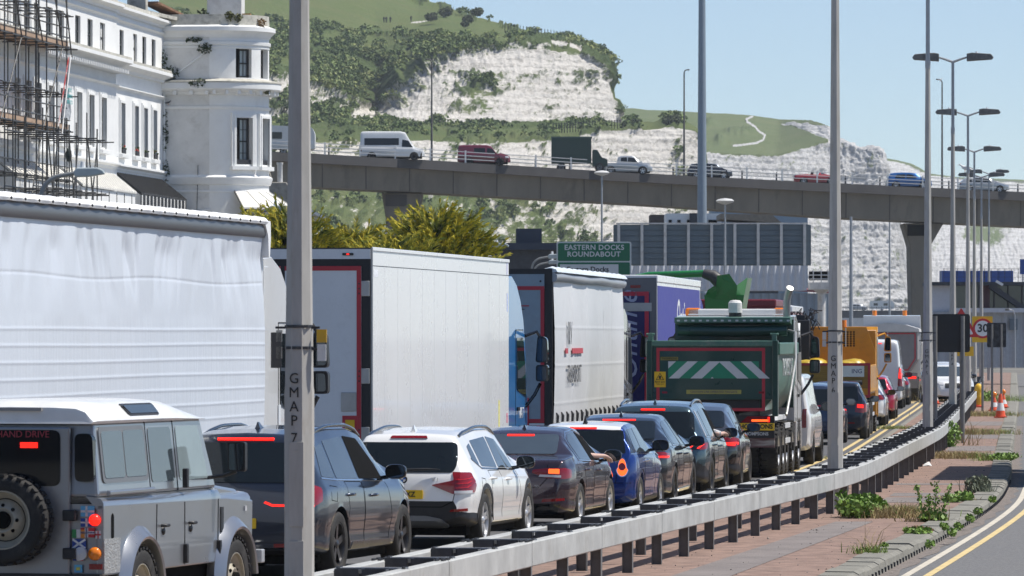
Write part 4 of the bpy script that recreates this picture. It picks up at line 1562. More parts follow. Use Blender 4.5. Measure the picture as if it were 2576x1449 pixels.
for k, (x, y, z, rx, rz, nn, m_, lab) in enumerate(((.0, -.35, 16.4, .28, .55, 90, LEAFD, 'dark ivy tuft high in the corner beside tower wall'),
            (.35, -.3, 15.75, .55, .35, 110, LEAFD, 'dark shrub on the ledge where tower meets terrace'),
            (1.55, -.12, 17.35, .42, .14, 60, LEAFD, 'flat dark weed under the tower top string'),
            (2.05, -.2, 16.95, .4, .3, 70, LEAFD, 'dark weed at the broken plaster hole on tower'),
            (1.85, -.62, 15.25, .5, .2, 80, LEAFD, 'dark weed growing over tower middle ledge'),
            (.1, -.12, 13.0, .16, 1.1, 110, LEAFD, 'climbing ivy on the pipe beside tower'),
            (.1, -.15, 11.0, .25, .6, 90, LEAFD, 'ivy clump above awning beside tower'),
            (4.85, 1.2, 14.95, .2, .2, 50, LEAFO, 'small shrub on right tip of tower ledge'),
            (3.2, .15, 18.5, .25, .26, 80, LEAFO, 'first round shrub on the tower parapet'),
            (3.62, .35, 18.42, .25, .22, 70, LEAFO, 'second round shrub on the tower parapet'),
            (4.6, 1.3, 18.25, .3, .25, 60, LEAFR, 'reddish weed on the tower parapet edge'),
            (1.55, 2.4, 18.75, .3, .28, 70, LEAFD, 'dark shrub at the foot of tower chimney'))):
 b = MB()
 leafcloud(b, (0, 0, 0), (rx, .14, rz), nn, .085, 40 + k)
 pt = Matrix.Rotation(-TH, 4, 'Z') @ Vector((x, y, z))
 o = tag(b.build('ledge_shrub', m_), lab, 'shrub', 'self-sown shrubs on the white tower')
 o.location = Vector((TX, TY, -.3)) + pt

def bird(name, label, loc, rz, L, body, wing, head, group=None):
 t = thing(name, label, 'bird', loc, rz, group)
 b = MB()
 rings = []
 for (y, z, rx, rzz) in ((-.5, .22, .02, .01), (-.38, .24, .07, .04), (-.15, .3, .13, .11), (.08, .36, .14, .14), (.22, .42, .10, .11), (.28, .5, .06, .07), (.33, .56, .065, .065), (.39, .56, .05, .05), (.43, .55, .015, .015)):
  rings.append([(L * rx * math.cos(a), L * y, L * (z + rzz * math.sin(a))) for a in [2 * math.pi * k / 10 for k in range(10)]])
 b.loft(rings)
 b.build('body', body, t, 179)
 for s in (-1, 1):
  b = MB()
  b.add([(s * L * .12, L * .15, L * .42), (s * L * .15, L * -.1, L * .36), (s * L * .08, L * -.55, L * .25), (s * L * .03, L * -.5, L * .33), (s * L * .1, L * -.1, L * .45)], [(0, 1, 2, 3, 4)])
  b.build('wing', wing, t)
  b = MB()
  b.tube([(s * L * .05, L * .02, L * .25), (s * L * .05, L * .03, 0), (s * L * .05, L * .1, 0)], L * .015, 5)
  b.build('leg', AMBER, t)
 b = MB()
 b.tube([(0, L * .42, L * .55), (0, L * .53, L * .53)], [L * .018, L * .005], 6)
 b.build('beak', AMBER, t)
 return t

GULLW = mat('gull white', (.72, .72, .71), rough=.7)
GULLG = mat('gull grey wing', (.25, .26, .28), rough=.7)
PIG = mat('pigeon grey', (.07, .075, .085), rough=.6)
p_ = Vector((TX, TY, -.3)) + Matrix.Rotation(-TH, 4, 'Z') @ Vector((.25, -.1, 14.22))
bird('pigeon', 'dark grey pigeon on the string course beside tower', p_, R(-80), .34, PIG, PIG, PIG)
bird('gull', 'grey and white gull standing on a distant lamp head', (XU(2469, 300) - .85, 300, 11.34), R(75), .8, GULLW, GULLG, GULLW)
bird('gull', 'small gull perched on slender viaduct lamp', (XU(2365, 512), 512, ZV(205, 512)), R(-80), .5, GULLW, GULLG, GULLW)

# ---- chimneys and low roof of the house beyond the tower
d = 300.
OLDR = mat('old render', (.34, .32, .28), rough=.95, var=.3, scale=3, bump=.6, bscale=10, dirt=.6, dirtcol=(.15, .145, .12), dscale=4)
t = thing('chimney_stack', 'weathered chimney stack with white ringed pot beyond tower', 'chimney', (XU(668, d), d, 0))
b = MB()
b.prism([(-.32, 8), (.3, 8), (.33, 11.1), (.2, 11.45), (-.2, 11.45), (-.32, 11.1)], 'y', -.4, .4)
b.build('stack', OLDR, t, None, .04)
b = MB()
b.lathe([(.13, 11.4), (.17, 11.55), (.13, 11.62), (.18, 11.75), (.14, 11.83), (.18, 11.95), (.14, 12.03), (.16, 12.15), (.05, 12.25)], n=14, caps=True)
b.build('pot', STUC, t, 50)
t = thing('chimney_stack', 'low weathered chimney stack with plain pot beside lamp column', 'chimney', (XU(704, d), d, 0))
b = MB()
b.prism([(-.48, 8), (.5, 8), (.52, 10.6), (.35, 10.85), (-.4, 10.85), (-.5, 10.6)], 'y', -.4, .4)
b.build('stack', OLDR, t, None, .04)
b = MB()
b.lathe([(.15, 10.8), (.14, 11.75), (.17, 11.8), (.17, 11.9), (.12, 11.9)], n=14, caps=True)
b.build('pot', STUCD, t, 50)
t = thing('low_house', 'low white house with sloping roof beyond bow tower', 'building', (XU(690, d), d, 0))
b = MB()
b.box(-1.2, 2.2, 0, 6, 0, 9.0)
b.build('wall', STUC, t)
b = MB()
b.prism([(-1.2, 10.1), (.5, 10.1), (2.6, 9.0), (2.5, 8.85), (.5, 9.85), (-1.2, 9.85)], 'y', -.3, 6)
b.build('roof', STAIN, t)
b = MB()
b.bar((.8, -.4, 9.95), (2.7, -.4, 8.95), .12, .14)
b.build('barge_board', STUC, t)

# ================================================================ SCAFFOLDING
TUBE = mat('scaffold tube', (.10, .10, .098), rough=.5, metal=.45, var=.25, scale=6)
BOARD = mat('scaffold board', (.42, .29, .20), rough=.9, var=.2, scale=3, stretch=(1, .15, 1))
CLAMP = mat('scaffold coupler', (.07, .07, .068), rough=.6, metal=.3)
scf = thing('scaffolding', 'tube scaffolding with timber boards against white terrace', 'scaffold', (TX, TY, -.3), -TH)

def stube(p0, p1, r=.031, name='tube', m=TUBE):
 b = MB()
 b.tube([p0, p1], r, 6)
 return b.build(name, m, scf, 60)

lifts = (6.2, 8.1, 9.6, 11.7, 13.2, 15.2, 16.6, 18.2, 20.)
ysc = [-58 + 2.2 * k for k in range(12)]      # -58 .. -33.8
for y in ysc:
 for x in (.55, 1.75):
  stube((x, y + rnd.uniform(-.1, .1), 0), (x, y, 21.), name='standard')
 for z in lifts:
  stube((.3, y + .08, z), (2.0 + rnd.uniform(0, .3), y + .08, z), name='transom')
  b = MB()
  b.box(1.69, 1.81, y - .06, y + .1, z - .06, z + .09)
  b.build('coupler', CLAMP, scf)
for z in lifts:
 for x in (.55, 1.75):
  stube((x + .05, -58.5, z + .05), (x + .05, -33.2, z + .05), name='ledger')
for z in (12.2, 12.7, 15.7, 16.1, 10.2):
 stube((1.8, -58.5, z), (1.8, -33.4, z), name='guard_rail')
for (z, nb) in ((11.75, 5), (15.27, 5)):
 for k in range(nb):
  b = MB()
  b.box(.52 + k * .24, .52 + k * .24 + .22, -58.4, -33.3, z + .02, z + .06)
  b.build('board', BOARD, scf)
 b = MB()
 b.box(1.68, 1.72, -58.4, -33.3, z + .07, z + .29)
 b.build('toe_board', BOARD, scf)
for k in range(5):
 y = -57 + 4.4 * k
 stube((1.84, y, 6.2 if k % 2 else 11.7), (1.84, y + 4.2, 11.7 if k % 2 else 15.2), name='brace')
 stube((1.86, y + 4.2, 15.2), (1.86, y, 20.), name='brace')
stube((1.9, -36.5, 20.5), (1.9, -33.5, 14.9), name='brace')
# ladder
for s in (0, .38):
 stube((1.1 + s * .1, -37.4 + s, 12), (1.1 + s * .1, -37.2 + s, 20), .022, 'ladder_stile')
for k in range(22):
 stube((1.1, -37.35, 12.3 + k * .34), (1.14, -36.95, 12.3 + k * .34), .014, 'rung')
# lower stage reaching further out
for y in (-46, -43.6, -41.2, -38.8, -36.4, -34.):
 for x in (1.9, 3.1):
  stube((x, y, 0), (x, y + rnd.uniform(-.1, .1), 11.7 + rnd.uniform(0, .8)), name='standard')
 for z in (6.5, 8.2, 9.0, 11.25):
  stube((1.2, y + .05, z), (3.5 + rnd.uniform(0, .5), y + .05, z), name='transom')
for z in (6.55, 8.25, 9.05, 11.3):
 for x in (1.95, 3.15):
  stube((x, -48, z), (x, -33.4, z), name='ledger')
for k, y in enumerate((-45.5, -41, -36.8)):
 stube((3.2, y, 6.5), (3.2, y + 2.3, 11.3), name='brace')
 stube((3.22, y + 2.3, 6.5), (3.22, y, 11.3), name='brace')
stube((2.1, -37.5, 11.8), (2.1, -35.2, 14.8), .03, 'striped_pole', mat('red white pole', (.5, .05, .04), rough=.5, col2=(.75, .75, .73), scale=2))
stube((2.15, -37., 11.4), (2.15, -35.0, 14.9), .03, 'white_pole', WHITEP)
# banner and hanging bag
b = MB()
rows = []
for k in range(7):
 z = 13.6 - k * .22
 rows.append([(1.84 + .05 * math.sin(k + j), -34.6 + j * .28, z - .03 * j + .03 * math.sin(j * 2. + k)) for j in range(5)])
b.loft(rows, 0, False, False)
bn = b.build('banner', mat('grey banner', (.42, .44, .46), rough=.8, col2=(.2, .21, .23), scale=3), scf)
for i, s in enumerate(('JT PETERS', 'SCAFFOLDING', 'SERVICES LTD')):
 text(s, .24, mat('teal print', (.05, .42, .42), rough=.6), bn, (1.93, -34.05, 13.45 - i * .25), (R(90), 0, R(90)), 'print', sx=.8)
b = MB()
b.ball((2.6, -37.8, 10.6), .14, .14, .3)
b.tube([(2.6, -37.8, 10.85), (2.6, -37.8, 11.3)], .02, 6)
b.build('hanging_bag', mat('dark green bag', (.02, .035, .035), rough=.7), scf, 60)

# ================================================================ VEHICLES: SHARED BUILDERS
WHEELS = {}

def wheel_meshes(r, w, style, n=5):
 key = (round(r, 3), round(w, 3), style)
 if key in WHEELS:
  return WHEELS[key]
 t = MB()
 ri = r * (.66 if style != 'truck' else .56)
 # tyre section (radius, across); outer side at +x
 sec = [(ri, -w / 2 + .02), (r * .86, -w / 2), (r * .95, -w / 2 + .012), (r * .99, -w / 2 + .035), (r, -w / 4), (r, 0), (r, w / 4), (r * .99, w / 2 - .035), (r * .95, w / 2 - .012), (r * .86, w / 2), (ri * 1.02, w / 2 - .012), (ri, w / 2 - .03)]
 t.lathe(sec, ax='x', n=36)
 if style in ('offroad', 'truck'):
  for k in range(30):
   a = 2 * math.pi * k / 30
   for s in (-1, 1):
    aa = a + (.1 if s > 0 else 0)
    c = Vector((s * w * .3, r * math.cos(aa), r * math.sin(aa)))
    tg = Vector((0, -math.sin(aa), math.cos(aa)))
    t.bar(c - tg * .022 * r / .4, c + tg * .022 * r / .4, w * .38, .022, up=(0, math.cos(aa), math.sin(aa)))
 tm = t.mesh('wheel')
 tm.materials.append(RUBBER)
 tm.polygons.foreach_set('use_smooth', [True] * len(tm.polygons))
 tm.set_sharp_from_angle(angle=R(40))
 m = MB()
 x0 = w / 2 - .03
 m.lathe([(ri * 1.0, x0 + .012), (ri * .955, x0 + .012), (ri * .93, x0 - .02), (ri * .9, -w / 2 + .03)], ax='x', n=36, m=0)
 m.lathe([(ri * .9, x0 - .075), (.001, x0 - .075)], ax='x', n=24, m=1)
 m.lathe([(ri * .55, x0 - .06), (.001, x0 - .06)], ax='x', n=24, m=2)
 if style in ('offroad', 'steel', 'truck'):
  dsh = -.05 if style == 'truck' else -.02
  m.lathe([(ri * .93, x0 - .02), (ri * .72, x0 - .06 + dsh), (ri * .6, x0 - .02 + dsh), (ri * .42, x0 - .0), (ri * .3, x0 - .01)], ax='x', n=28, m=0)
  m.lathe([(ri * .3, x0 - .01), (ri * .28, x0 + .03), (.001, x0 + .03)], ax='x', n=20, m=1)
  for k in range(8):
   a = 2 * math.pi * k / 8
   m.ball((x0 - .015, ri * .5 * math.cos(a), ri * .5 * math.sin(a)), .018, n=6, k=4, m=1)
 else:
  ns = {'five': 5, 'mini': 10, 'ten': 10, 'twin': 5}[style]
  for k in range(ns):
   a0 = 2 * math.pi * k / ns + .3
   for off in ((-.16, .16) if style in ('twin',) else (0,)):
    a = a0 + off * .6
    b_ = a0 + off
    wd0, wd1 = (.055, .075) if style == 'five' else (.034, .034)
    p0 = Vector((x0 - .015, ri * .12 * math.cos(a), ri * .12 * math.sin(a)))
    p1 = Vector((x0 - .004, ri * .95 * math.cos(b_), ri * .95 * math.sin(b_)))
    tg = Vector((0, -math.sin(a), math.cos(a)))
    vsx = []
    for p, wd in ((p0, wd0 * 1.2), (p1, wd1)):
     vsx += [p - tg * wd / 2 * r / .33, p + tg * wd / 2 * r / .33, p + tg * wd * .3 * r / .33 - Vector((.04, 0, 0)), p - tg * wd * .3 * r / .33 - Vector((.04, 0, 0))]
    m.add(vsx, [(0, 1, 5, 4), (1, 2, 6, 5), (3, 0, 4, 7), (2, 3, 7, 6)], 0)
  m.lathe([(ri * .2, x0 - .03), (ri * .2, x0 - .005), (ri * .1, x0 + .006), (.001, x0 + .008)], ax='x', n=20, m=0)
 rm = m.mesh('rim')
 rm.polygons.foreach_set('use_smooth', [True] * len(rm.polygons))
 rm.set_sharp_from_angle(angle=R(35))
 WHEELS[key] = (tm, rm)
 return tm, rm

def add_wheel(parent, x, y, r, w, style, side, rimmat=ALLOY, z=None, steer=0.):
 tm, rm = wheel_meshes(r, w, style)
 o = link('wheel', tm, [], parent)
 o.location = (x, y, r if z is None else z)
 o.rotation_euler = (0, 0, (0 if side > 0 else math.pi) + steer)
 rim = bpy.data.objects.new('rim', rm)
 COL.objects.link(rim)
 if len(rm.materials) == 0:
  for k in (ALLOY, VOID, DSTEEL):
   rm.materials.append(k)
 rim.material_slots[0].link = 'OBJECT'
 rim.material_slots[0].material = rimmat
 rim.parent = o
 return o

def chaikin(P, it=2):
 for _ in range(it):
  a, b = P[:, :-1], P[:, 1:]
  q = np.empty((P.shape[0], a.shape[1] * 2 + 2, 2))
  q[:, 0] = P[:, 0]
  q[:, -1] = P[:, -1]
  q[:, 1:-1:2] = a * .75 + b * .25
  q[:, 2:-1:2] = a * .25 + b * .75
  P = q
 return P

class Car:
 def __init__(s, name, label, cat, u, d, theta, spec, paintmat, group='cars queueing beside the barrier', z=0., X=None, flip=False, corner=True):
  s.sp = spec
  L, W, Hh = spec['L'], spec['W'], spec['H']
  s.L, s.W, s.H = L, W, Hh
  th = R(theta)
  cx = XU(u, d) if X is None else X
  cy = d
  if corner:                                     # given point is the rear right corner
   cx -= math.cos(th) * W / 2 * .96
   cy += math.sin(th) * W / 2 * .96
  s.root = thing(name, label, cat, (cx, cy, z), -th, group)
  s.paint = paintmat
  s.body()

 def tab(s, key, y, k=None):
  t = [(a, b) for a, b in s.sp[key]]
  return interp(t, y)

 def body(s):
  sp, L = s.sp, s.L
  ys = np.unique(np.concatenate([np.linspace(0, .35, 22), np.linspace(.35, L - .4, 96), np.linspace(L - .4, L, 14)]))
  yy = np.linspace(0, L, 600)
  sm = max(1, int(sp.get('sm', .03) / (L / 600)))

  def T(key, k=1.):
   return np.interp(ys, yy, gsmooth(s.tab(key, yy), max(1, int(sm * k))))
  top, belt, wid, wr, bot = T('top', .6), T('belt'), T('wid'), T('wroof'), T('bot')
  belt = np.minimum(belt, top - .01)
  g = np.clip((top - belt) / .34, 0, 1)
  g = g * g * (3 - 2 * g)
  wr_ = wid * .95 * (1 - g) + wr * g
  zb, zt = bot, top
  sh = belt - .10 * np.minimum(1, (belt - zb) / .3)
  hb = belt - zb
  cols = [(0 * wid, zb), (wid * .8, zb), (wid * .965, zb + .05), (wid * .985, zb + .16 * hb), (wid * .975, zb + .30 * hb), (wid * 1.0, zb + .52 * hb), (wid * 1.0, zb + .70 * hb), (wid * .985, sh + .035), (wid * .945 * (1 - g * .0), belt),
    (wr_ + (wid * .93 - wr_) * .28, belt + (zt - belt) * .66), (wr_, belt + (zt - belt) * .86), (wr_ * .93, zt - .018 * g - .002), (wr_ * .6, zt - .004), (0 * wid, zt + .008 * g)]
  P = np.stack([np.stack([c[0], c[1]], -1) for c in cols], 1)
  P = chaikin(P, 2)
  # wheel arches
  for yw in sp['axles']:
   ra = sp['r'] + .055
   dy = ys - yw
   az = np.where(np.abs(dy) < ra, sp['r'] + np.sqrt(np.maximum(0, ra * ra - dy * dy)), -1)
   m_ = (az > 0)[:, None] & (P[..., 1] < az[:, None])
   P[..., 1] = np.where(m_, az[:, None], P[..., 1])
  K = P.shape[1]
  # clean full section: right side bottom->top, left side top->bottom
  n = len(ys)
  verts = []
  for i in range(n):
   for k in range(K):
    verts.append((P[i, k, 0], ys[i], P[i, k, 1]))
   for k in range(K - 2, 0, -1):
    verts.append((-P[i, k, 0], ys[i], P[i, k, 1]))
  M = 2 * K - 2
  faces = []
  for i in range(n - 1):
   for k in range(M):
    a, b = i * M + k, i * M + (k + 1) % M
    faces.append((a, b, b + M, a + M))
  faces.append(tuple(range(M))[::-1])
  faces.append(tuple(range((n - 1) * M, n * M)))
  s.bvh = BVHTree.FromPolygons([Vector(v) for v in verts], faces)
  # split off lower cladding / contrasting roof as parts of their own
  groups = {'body': []}
  for fi, f in enumerate(faces):
   key = 'body'
   if fi < (n - 1) * M:
    i, k = divmod(fi, M)
    kk = k if k < K else M - k - 1
    if sp.get('clad') and P[i, min(kk, K - 1), 1] < interp(sp['clad'], ys[i]) - 1e-6 and kk < K * .6:
     key = 'lower_cladding'
    if sp.get('roofy') and kk > K * .80 and sp['roofy'][0] < ys[i] < sp['roofy'][1] and P[i, -1, 1] > s.H - .12:
     key = 'roof'
   elif sp.get('clad') and fi == (n - 1) * M and sp['clad'][0][1] > .35:
    key = 'lower_cladding'
   groups.setdefault(key, []).append(f)
  for key, fl in groups.items():
   used = sorted({v for f in fl for v in f})
   mp = {v: i for i, v in enumerate(used)}
   me = bpy.data.meshes.new(key)
   me.from_pydata([verts[v] for v in used], [], [tuple(mp[v] for v in f) for f in fl])
   bm = bmesh.new()
   bm.from_mesh(me)
   bmesh.ops.dissolve_degenerate(bm, dist=.0008, edges=bm.edges)
   bm.to_mesh(me)
   bm.free()
   mm = {'body': s.paint, 'lower_cladding': BLACK, 'roof': sp.get('roofmat', s.paint)}[key]
   o = link(key, me, mm, s.root, 42)
   if key == 'body':
    s.bodyo = o
  # recalc: orient outward
  for o in s.root.children:
   bm = bmesh.new()
   bm.from_mesh(o.data)
   bmesh.ops.recalc_face_normals(bm, faces=bm.faces)
   bm.to_mesh(o.data)
   bm.free()
  b = MB()
  b.box(-s.W * .42, s.W * .42, .25, L - .25, .17, sp['r'] * 2 + .02)
  b.build('underbody', VOID, s.root)
  for yw in sp['axles']:
   for sd in (-1, 1):
    add_wheel(s.root, sd * (s.W / 2 - sp.get('tw', .225) / 2 - .012), yw, sp['r'], sp.get('tw', .225), sp.get('wstyle', 'five'), sd, sp.get('rim', ALLOY))

 def P(s, poly, view, m, name, r=0., off=.005, parent=None, cell=.07, both=False):
  if view == 'B':
   off, cell = off + .004, min(cell, .035)
  poly = rpoly(poly, r) if r else poly
  o = patch(s.bvh, poly, view, m, name, parent or s.root, off, cell=cell)
  if both:
   if view in ('R',):
    patch(s.bvh, poly, 'L', m, name, parent or s.root, off, cell=cell)
   elif view in ('B', 'F', 'T'):
    patch(s.bvh, [(-p[0], p[1]) for p in poly][::-1], view, m, name, parent or s.root, off, cell=cell)
  return o

 def seam(s, pts, view='R', w=.007, m=None):
  return ribbon(s.bvh, pts, view, w, m or VOID, 'shut_line', s.root, .0022)

 def trim(s, pts, view, w, m, name='trim', off=.006):
  return ribbon(s.bvh, pts, view, w, m, name, s.root, off)

 def mirror(s, y, z, m=GLOSSBLK, size=1., back=None):
  for sd in (-1, 1):
   hit, no, _, _ = s.bvh.ray_cast(Vector((sd * 5, y, z)), Vector((-sd, 0, 0)))
   x = hit.x if hit else sd * s.W * .45
   b = MB()
   rings = []
   for (yy, sc) in ((-.035, .93), (-.02, 1.), (.03, .96), (.08, .75), (.11, .35)):
    rings.append([(x + sd * (.19 + .125 * size * sc * math.copysign(abs(math.cos(a)) ** .7, math.cos(a))), y + yy, z + .06 + .085 * size * sc * math.copysign(abs(math.sin(a)) ** .7, math.sin(a))) for a in [2 * math.pi * k / 14 for k in range(14)]])
   b.loft(rings)
   b.bar((x - sd * .03, y + .02, z - .02), (x + sd * .1, y + .02, z + .0), .05, .045)
   o = b.build('door_mirror', m, s.root, 50)
   b = MB()
   b.add([(p[0], p[1] - .003, p[2]) for p in [(x + sd * (.19 + (q[0] - x - sd * .19) * sd * .9 * sd), q[1], z + .06 + (q[2] - z - .06) * .88) for q in rings[0]]], [tuple(range(14))])
   b.build('mirror_glass', mat('mirror glass', (.10, .12, .14), rough=.03, metal=.9), o)

 def handle(s, y, z, m):
  for view, sd in (('R', 1), ('L', -1)):
   hit, no, _, _ = s.bvh.ray_cast(Vector((sd * 5, y, z)), Vector((-sd, 0, 0)))
   if hit:
    b = MB()
    b.tube([hit + Vector((-.01 * sd, -.1, 0)), hit + Vector((.03 * sd, -.07, .004)), hit + Vector((.034 * sd, .05, .004)), hit + Vector((-.01 * sd, .09, 0))], .017, 8)
    b.build('door_handle', m, s.root, 60)

 def fin(s, y, m, h=.07):
  z = s.bvh.ray_cast(Vector((0, y, 5)), Vector((0, 0, -1)))[0].z
  b = MB()
  b.loft([[(-.035, y - .02, z - .01), (.035, y - .02, z - .01), (.035, y + .2, z - .01), (-.035, y + .2, z - .01)], [(-.018, y - .01, z + h * .4), (.018, y - .01, z + h * .4), (.018, y + .12, z + h * .3), (-.018, y + .12, z + h * .3)], [(-.006, y - .005, z + h), (.006, y - .005, z + h), (.006, y + .04, z + h), (-.006, y + .04, z + h)]])
  b.build('aerial_fin', m, s.root, 40)

 def rails(s, y0, y1, x, m, h=.05):
  for sd in (-1, 1):
   pts = []
   for k in range(11):
    y = y0 + (y1 - y0) * k / 10
    hit = s.bvh.ray_cast(Vector((sd * x, y, 5)), Vector((0, 0, -1)))[0]
    pts.append((sd * x, y, hit.z + h * math.sin(math.pi * min(1, max(0, k / 10 * 1.0))) ** .4 - .005))
   b = MB()
   b.tube(pts, .022, 8)
   b.build('roof_rail', m, s.root, 60)

 def plate(s, txt, z, front=False, w=.52, h=.11, m=None, size=.088, x=0):
  hit = s.bvh.ray_cast(Vector((x, -3, z)), Vector((0, 1, 0)))[0]
  y = min(s.bvh.ray_cast(Vector((x, -3, z + dz)), Vector((0, 1, 0)))[0].y for dz in (-h / 2, h / 2)) - .012
  b = MB()
  b.prism(rpoly([(x - w / 2, z - h / 2), (x + w / 2, z - h / 2), (x + w / 2, z + h / 2), (x - w / 2, z + h / 2)], .012), 'y', y - .004, y + .02)
  o = b.build('number_plate', m or PLATEY, s.root)
  if txt:
   text(txt, size, INK, o, (x, y - .0065, z), (R(90), 0, 0), 'plate_lettering', bold=.002)
  return o

 def label(s, txt, x, z, size, m, shear=0.):
  hit, no, _, _ = s.bvh.ray_cast(Vector((x, -3, z)), Vector((0, 1, 0)))
  o = text(txt, size, m, s.root, (x, hit.y - .006, z), (R(90) - math.asin(max(-1, min(1, no.z))) * 1, 0, 0), 'badge_lettering', shear=shear)
  return o

 def lamp(s, polyB, polyS, m, name='tail_lamp', off=.012, r=.02, both=True):
  """lamp cluster wrapping round the rear corner: rear-facing and side-facing panes"""
  if polyB:
   s.P(polyB, 'B', m, name, r, off, cell=.05, both=both)
  if polyS:
   s.P(polyS, 'R', m, name, r, off, cell=.05, both=both)

def make_person_arm(car, sh, elbow, wrist, dirv, sleeve, label, skin=SKIN):
 """seated driver (shoulder, head and trunk in the cabin) whose arm comes out of the open window; one continuous skinned body"""
 t = thing('person', label, 'person', car.root.location, car.root.rotation_euler.z)
 me = bpy.data.meshes.new('body')
 sh, elbow, wrist = Vector(sh), Vector(elbow), Vector(wrist)
 dv = Vector(dirv).normalized()
 side = dv.cross(Vector((0, 0, 1))).normalized()
 up = side.cross(dv)
 pel = Vector((sh.x - .18, sh.y - .15, sh.z - .52))
 chest = Vector((sh.x - .18, sh.y - .02, sh.z - .06))
 neck = Vector((sh.x - .18, sh.y + .0, sh.z + .06))
 head = Vector((sh.x - .18, sh.y + .03, sh.z + .2))
 V = [pel, chest, neck, head, sh, elbow, wrist, wrist + dv * .05]
 E = [(0, 1), (1, 2), (2, 3), (1, 4), (4, 5), (5, 6), (6, 7)]
 Rr = [.15, .15, .055, .095, .06, .043, .027, .036]
 base = 7
 for k, (o, ln) in enumerate(((-.034, .065), (-.012, .078), (.012, .082), (.034, .072))):
  a = len(V)
  V += [wrist + dv * .085 + side * o, wrist + dv * (.085 + ln * .5) + side * o * 1.1 - up * .008, wrist + dv * (.085 + ln * .85) + side * o * 1.1 - up * .035]
  E += [(base, a), (a, a + 1), (a + 1, a + 2)]
  Rr += [.0125, .0095, .008]
 a = len(V)
 V += [wrist + dv * .04 - side * .045 - up * .01, wrist + dv * .08 - side * .065 - up * .02]
 E += [(base, a), (a, a + 1)]
 Rr += [.012, .0095]
 me.from_pydata([tuple(v) for v in V], E, [])
 o = bpy.data.objects.new('body', me)
 COL.objects.link(o)
 o.parent = t
 md = o.modifiers.new('skin', 'SKIN')
 for i, r in enumerate(Rr):
  me.skin_vertices[0].data[i].radius = (r, r)
 me.skin_vertices[0].data[0].use_root = True
 md.use_smooth_shade = True
 sb = o.modifiers.new('sub', 'SUBSURF')
 sb.levels = sb.render_levels = 2
 me.materials.append(skin)
 b = MB()
 b.tube([sh, sh.lerp(elbow, .5), elbow.lerp(wrist, .12)] if sleeve[1] > .5 else [sh, sh.lerp(elbow, .35), sh.lerp(elbow, .8)], [.075, .066, .055], 12)
 b.build('sleeve', sleeve[0], t, 60)
 return t

# ================================================================ THE QUEUE OF CARS
def sc(tab, a, b): return [(x * a, y * b) for x, y in tab]

def spec_suv(L, W, H, r=.35, axles=None, **k):
 a, b, c = L / 4.7, H / 1.66, W / 1.9
 sp = dict(L=L, W=W, H=H, r=r, axles=axles or (.95 * a, 3.8 * a), tw=.235,
     top=sc([(0, .60), (.015, .80), (.05, .97), (.10, 1.06), (.40, 1.53), (.47, 1.585), (.9, 1.63), (1.6, 1.66), (2.4, 1.65), (2.9, 1.60), (3.1, 1.54), (3.85, 1.08), (4.0, 1.03), (4.5, .92), (4.65, .80), (4.7, .55)], a, b),
     belt=sc([(0, .9), (.3, 1.02), (1, 1.05), (2.5, 1.01), (3.8, .97), (4.7, .8)], a, b),
     wid=sc([(0, .70), (.04, .80), (.16, .89), (.45, .94), (2, .95), (3.8, .94), (4.3, .88), (4.6, .74), (4.7, .6)], a, c),
     wroof=sc([(0, .66), (.4, .635), (1, .615), (2.5, .65), (3.2, .62), (3.9, .68)], a, c),
     bot=sc([(0, .36), (.1, .30), (.5, .24), (4.2, .22), (4.7, .3)], a, 1))
 sp.update(k)
 return sp

def spec_saloon(L, W, H, r=.325, axles=None, **k):
 a, b, c = L / 4.46, H / 1.416, W / 1.8
 sp = dict(L=L, W=W, H=H, r=r, axles=axles or (.95 * a, 3.6 * a), tw=.22,
     top=sc([(0, .55), (.015, .74), (.04, .90), (.09, .965), (.16, .99), (.55, 1.025), (.66, 1.04), (1.2, 1.32), (1.35, 1.365), (1.7, 1.405), (2.1, 1.416), (2.5, 1.395), (2.75, 1.34), (3.4, .97), (3.55, .93), (4.15, .82), (4.4, .68), (4.46, .5)], a, b),
     belt=sc([(0, .88), (.5, .945), (1, .955), (2.5, .92), (3.4, .89), (4.46, .7)], a, b),
     wid=sc([(0, .66), (.04, .76), (.15, .84), (.45, .885), (2, .90), (3.6, .885), (4.1, .83), (4.38, .68), (4.46, .55)], a, c),
     wroof=sc([(0, .70), (.6, .66), (1.3, .56), (2.2, .575), (2.7, .56), (3.4, .66)], a, c),
     bot=sc([(0, .30), (.1, .24), (.5, .20), (4.1, .19), (4.46, .26)], a, 1))
 sp.update(k)
 return sp

def spec_mini(L, W, H, r=.31, axles=None, **k):
 a, b, c = L / 3.7, H / 1.41, W / 1.68
 sp = dict(L=L, W=W, H=H, r=r, axles=axles or (.60 * a, 3.06 * a), tw=.2,
     top=sc([(0, .50), (.015, .68), (.04, .86), (.09, .955), (.30, 1.31), (.36, 1.36), (.7, 1.395), (1.3, 1.41), (1.85, 1.385), (2.05, 1.33), (2.6, .98), (2.72, .95), (3.4, .83), (3.62, .70), (3.7, .45)], a, b),
     belt=sc([(0, .86), (.2, .93), (1, .94), (2.5, .90), (3.7, .75)], a, b),
     wid=sc([(0, .64), (.04, .74), (.15, .81), (.4, .835), (2, .84), (3.1, .83), (3.5, .74), (3.7, .5)], a, c),
     wroof=sc([(0, .62), (.3, .60), (1, .60), (2, .58), (2.6, .62)], a, c),
     bot=sc([(0, .28), (.1, .22), (.5, .19), (3.3, .18), (3.7, .24)], a, 1))
 sp.update(k)
 return sp

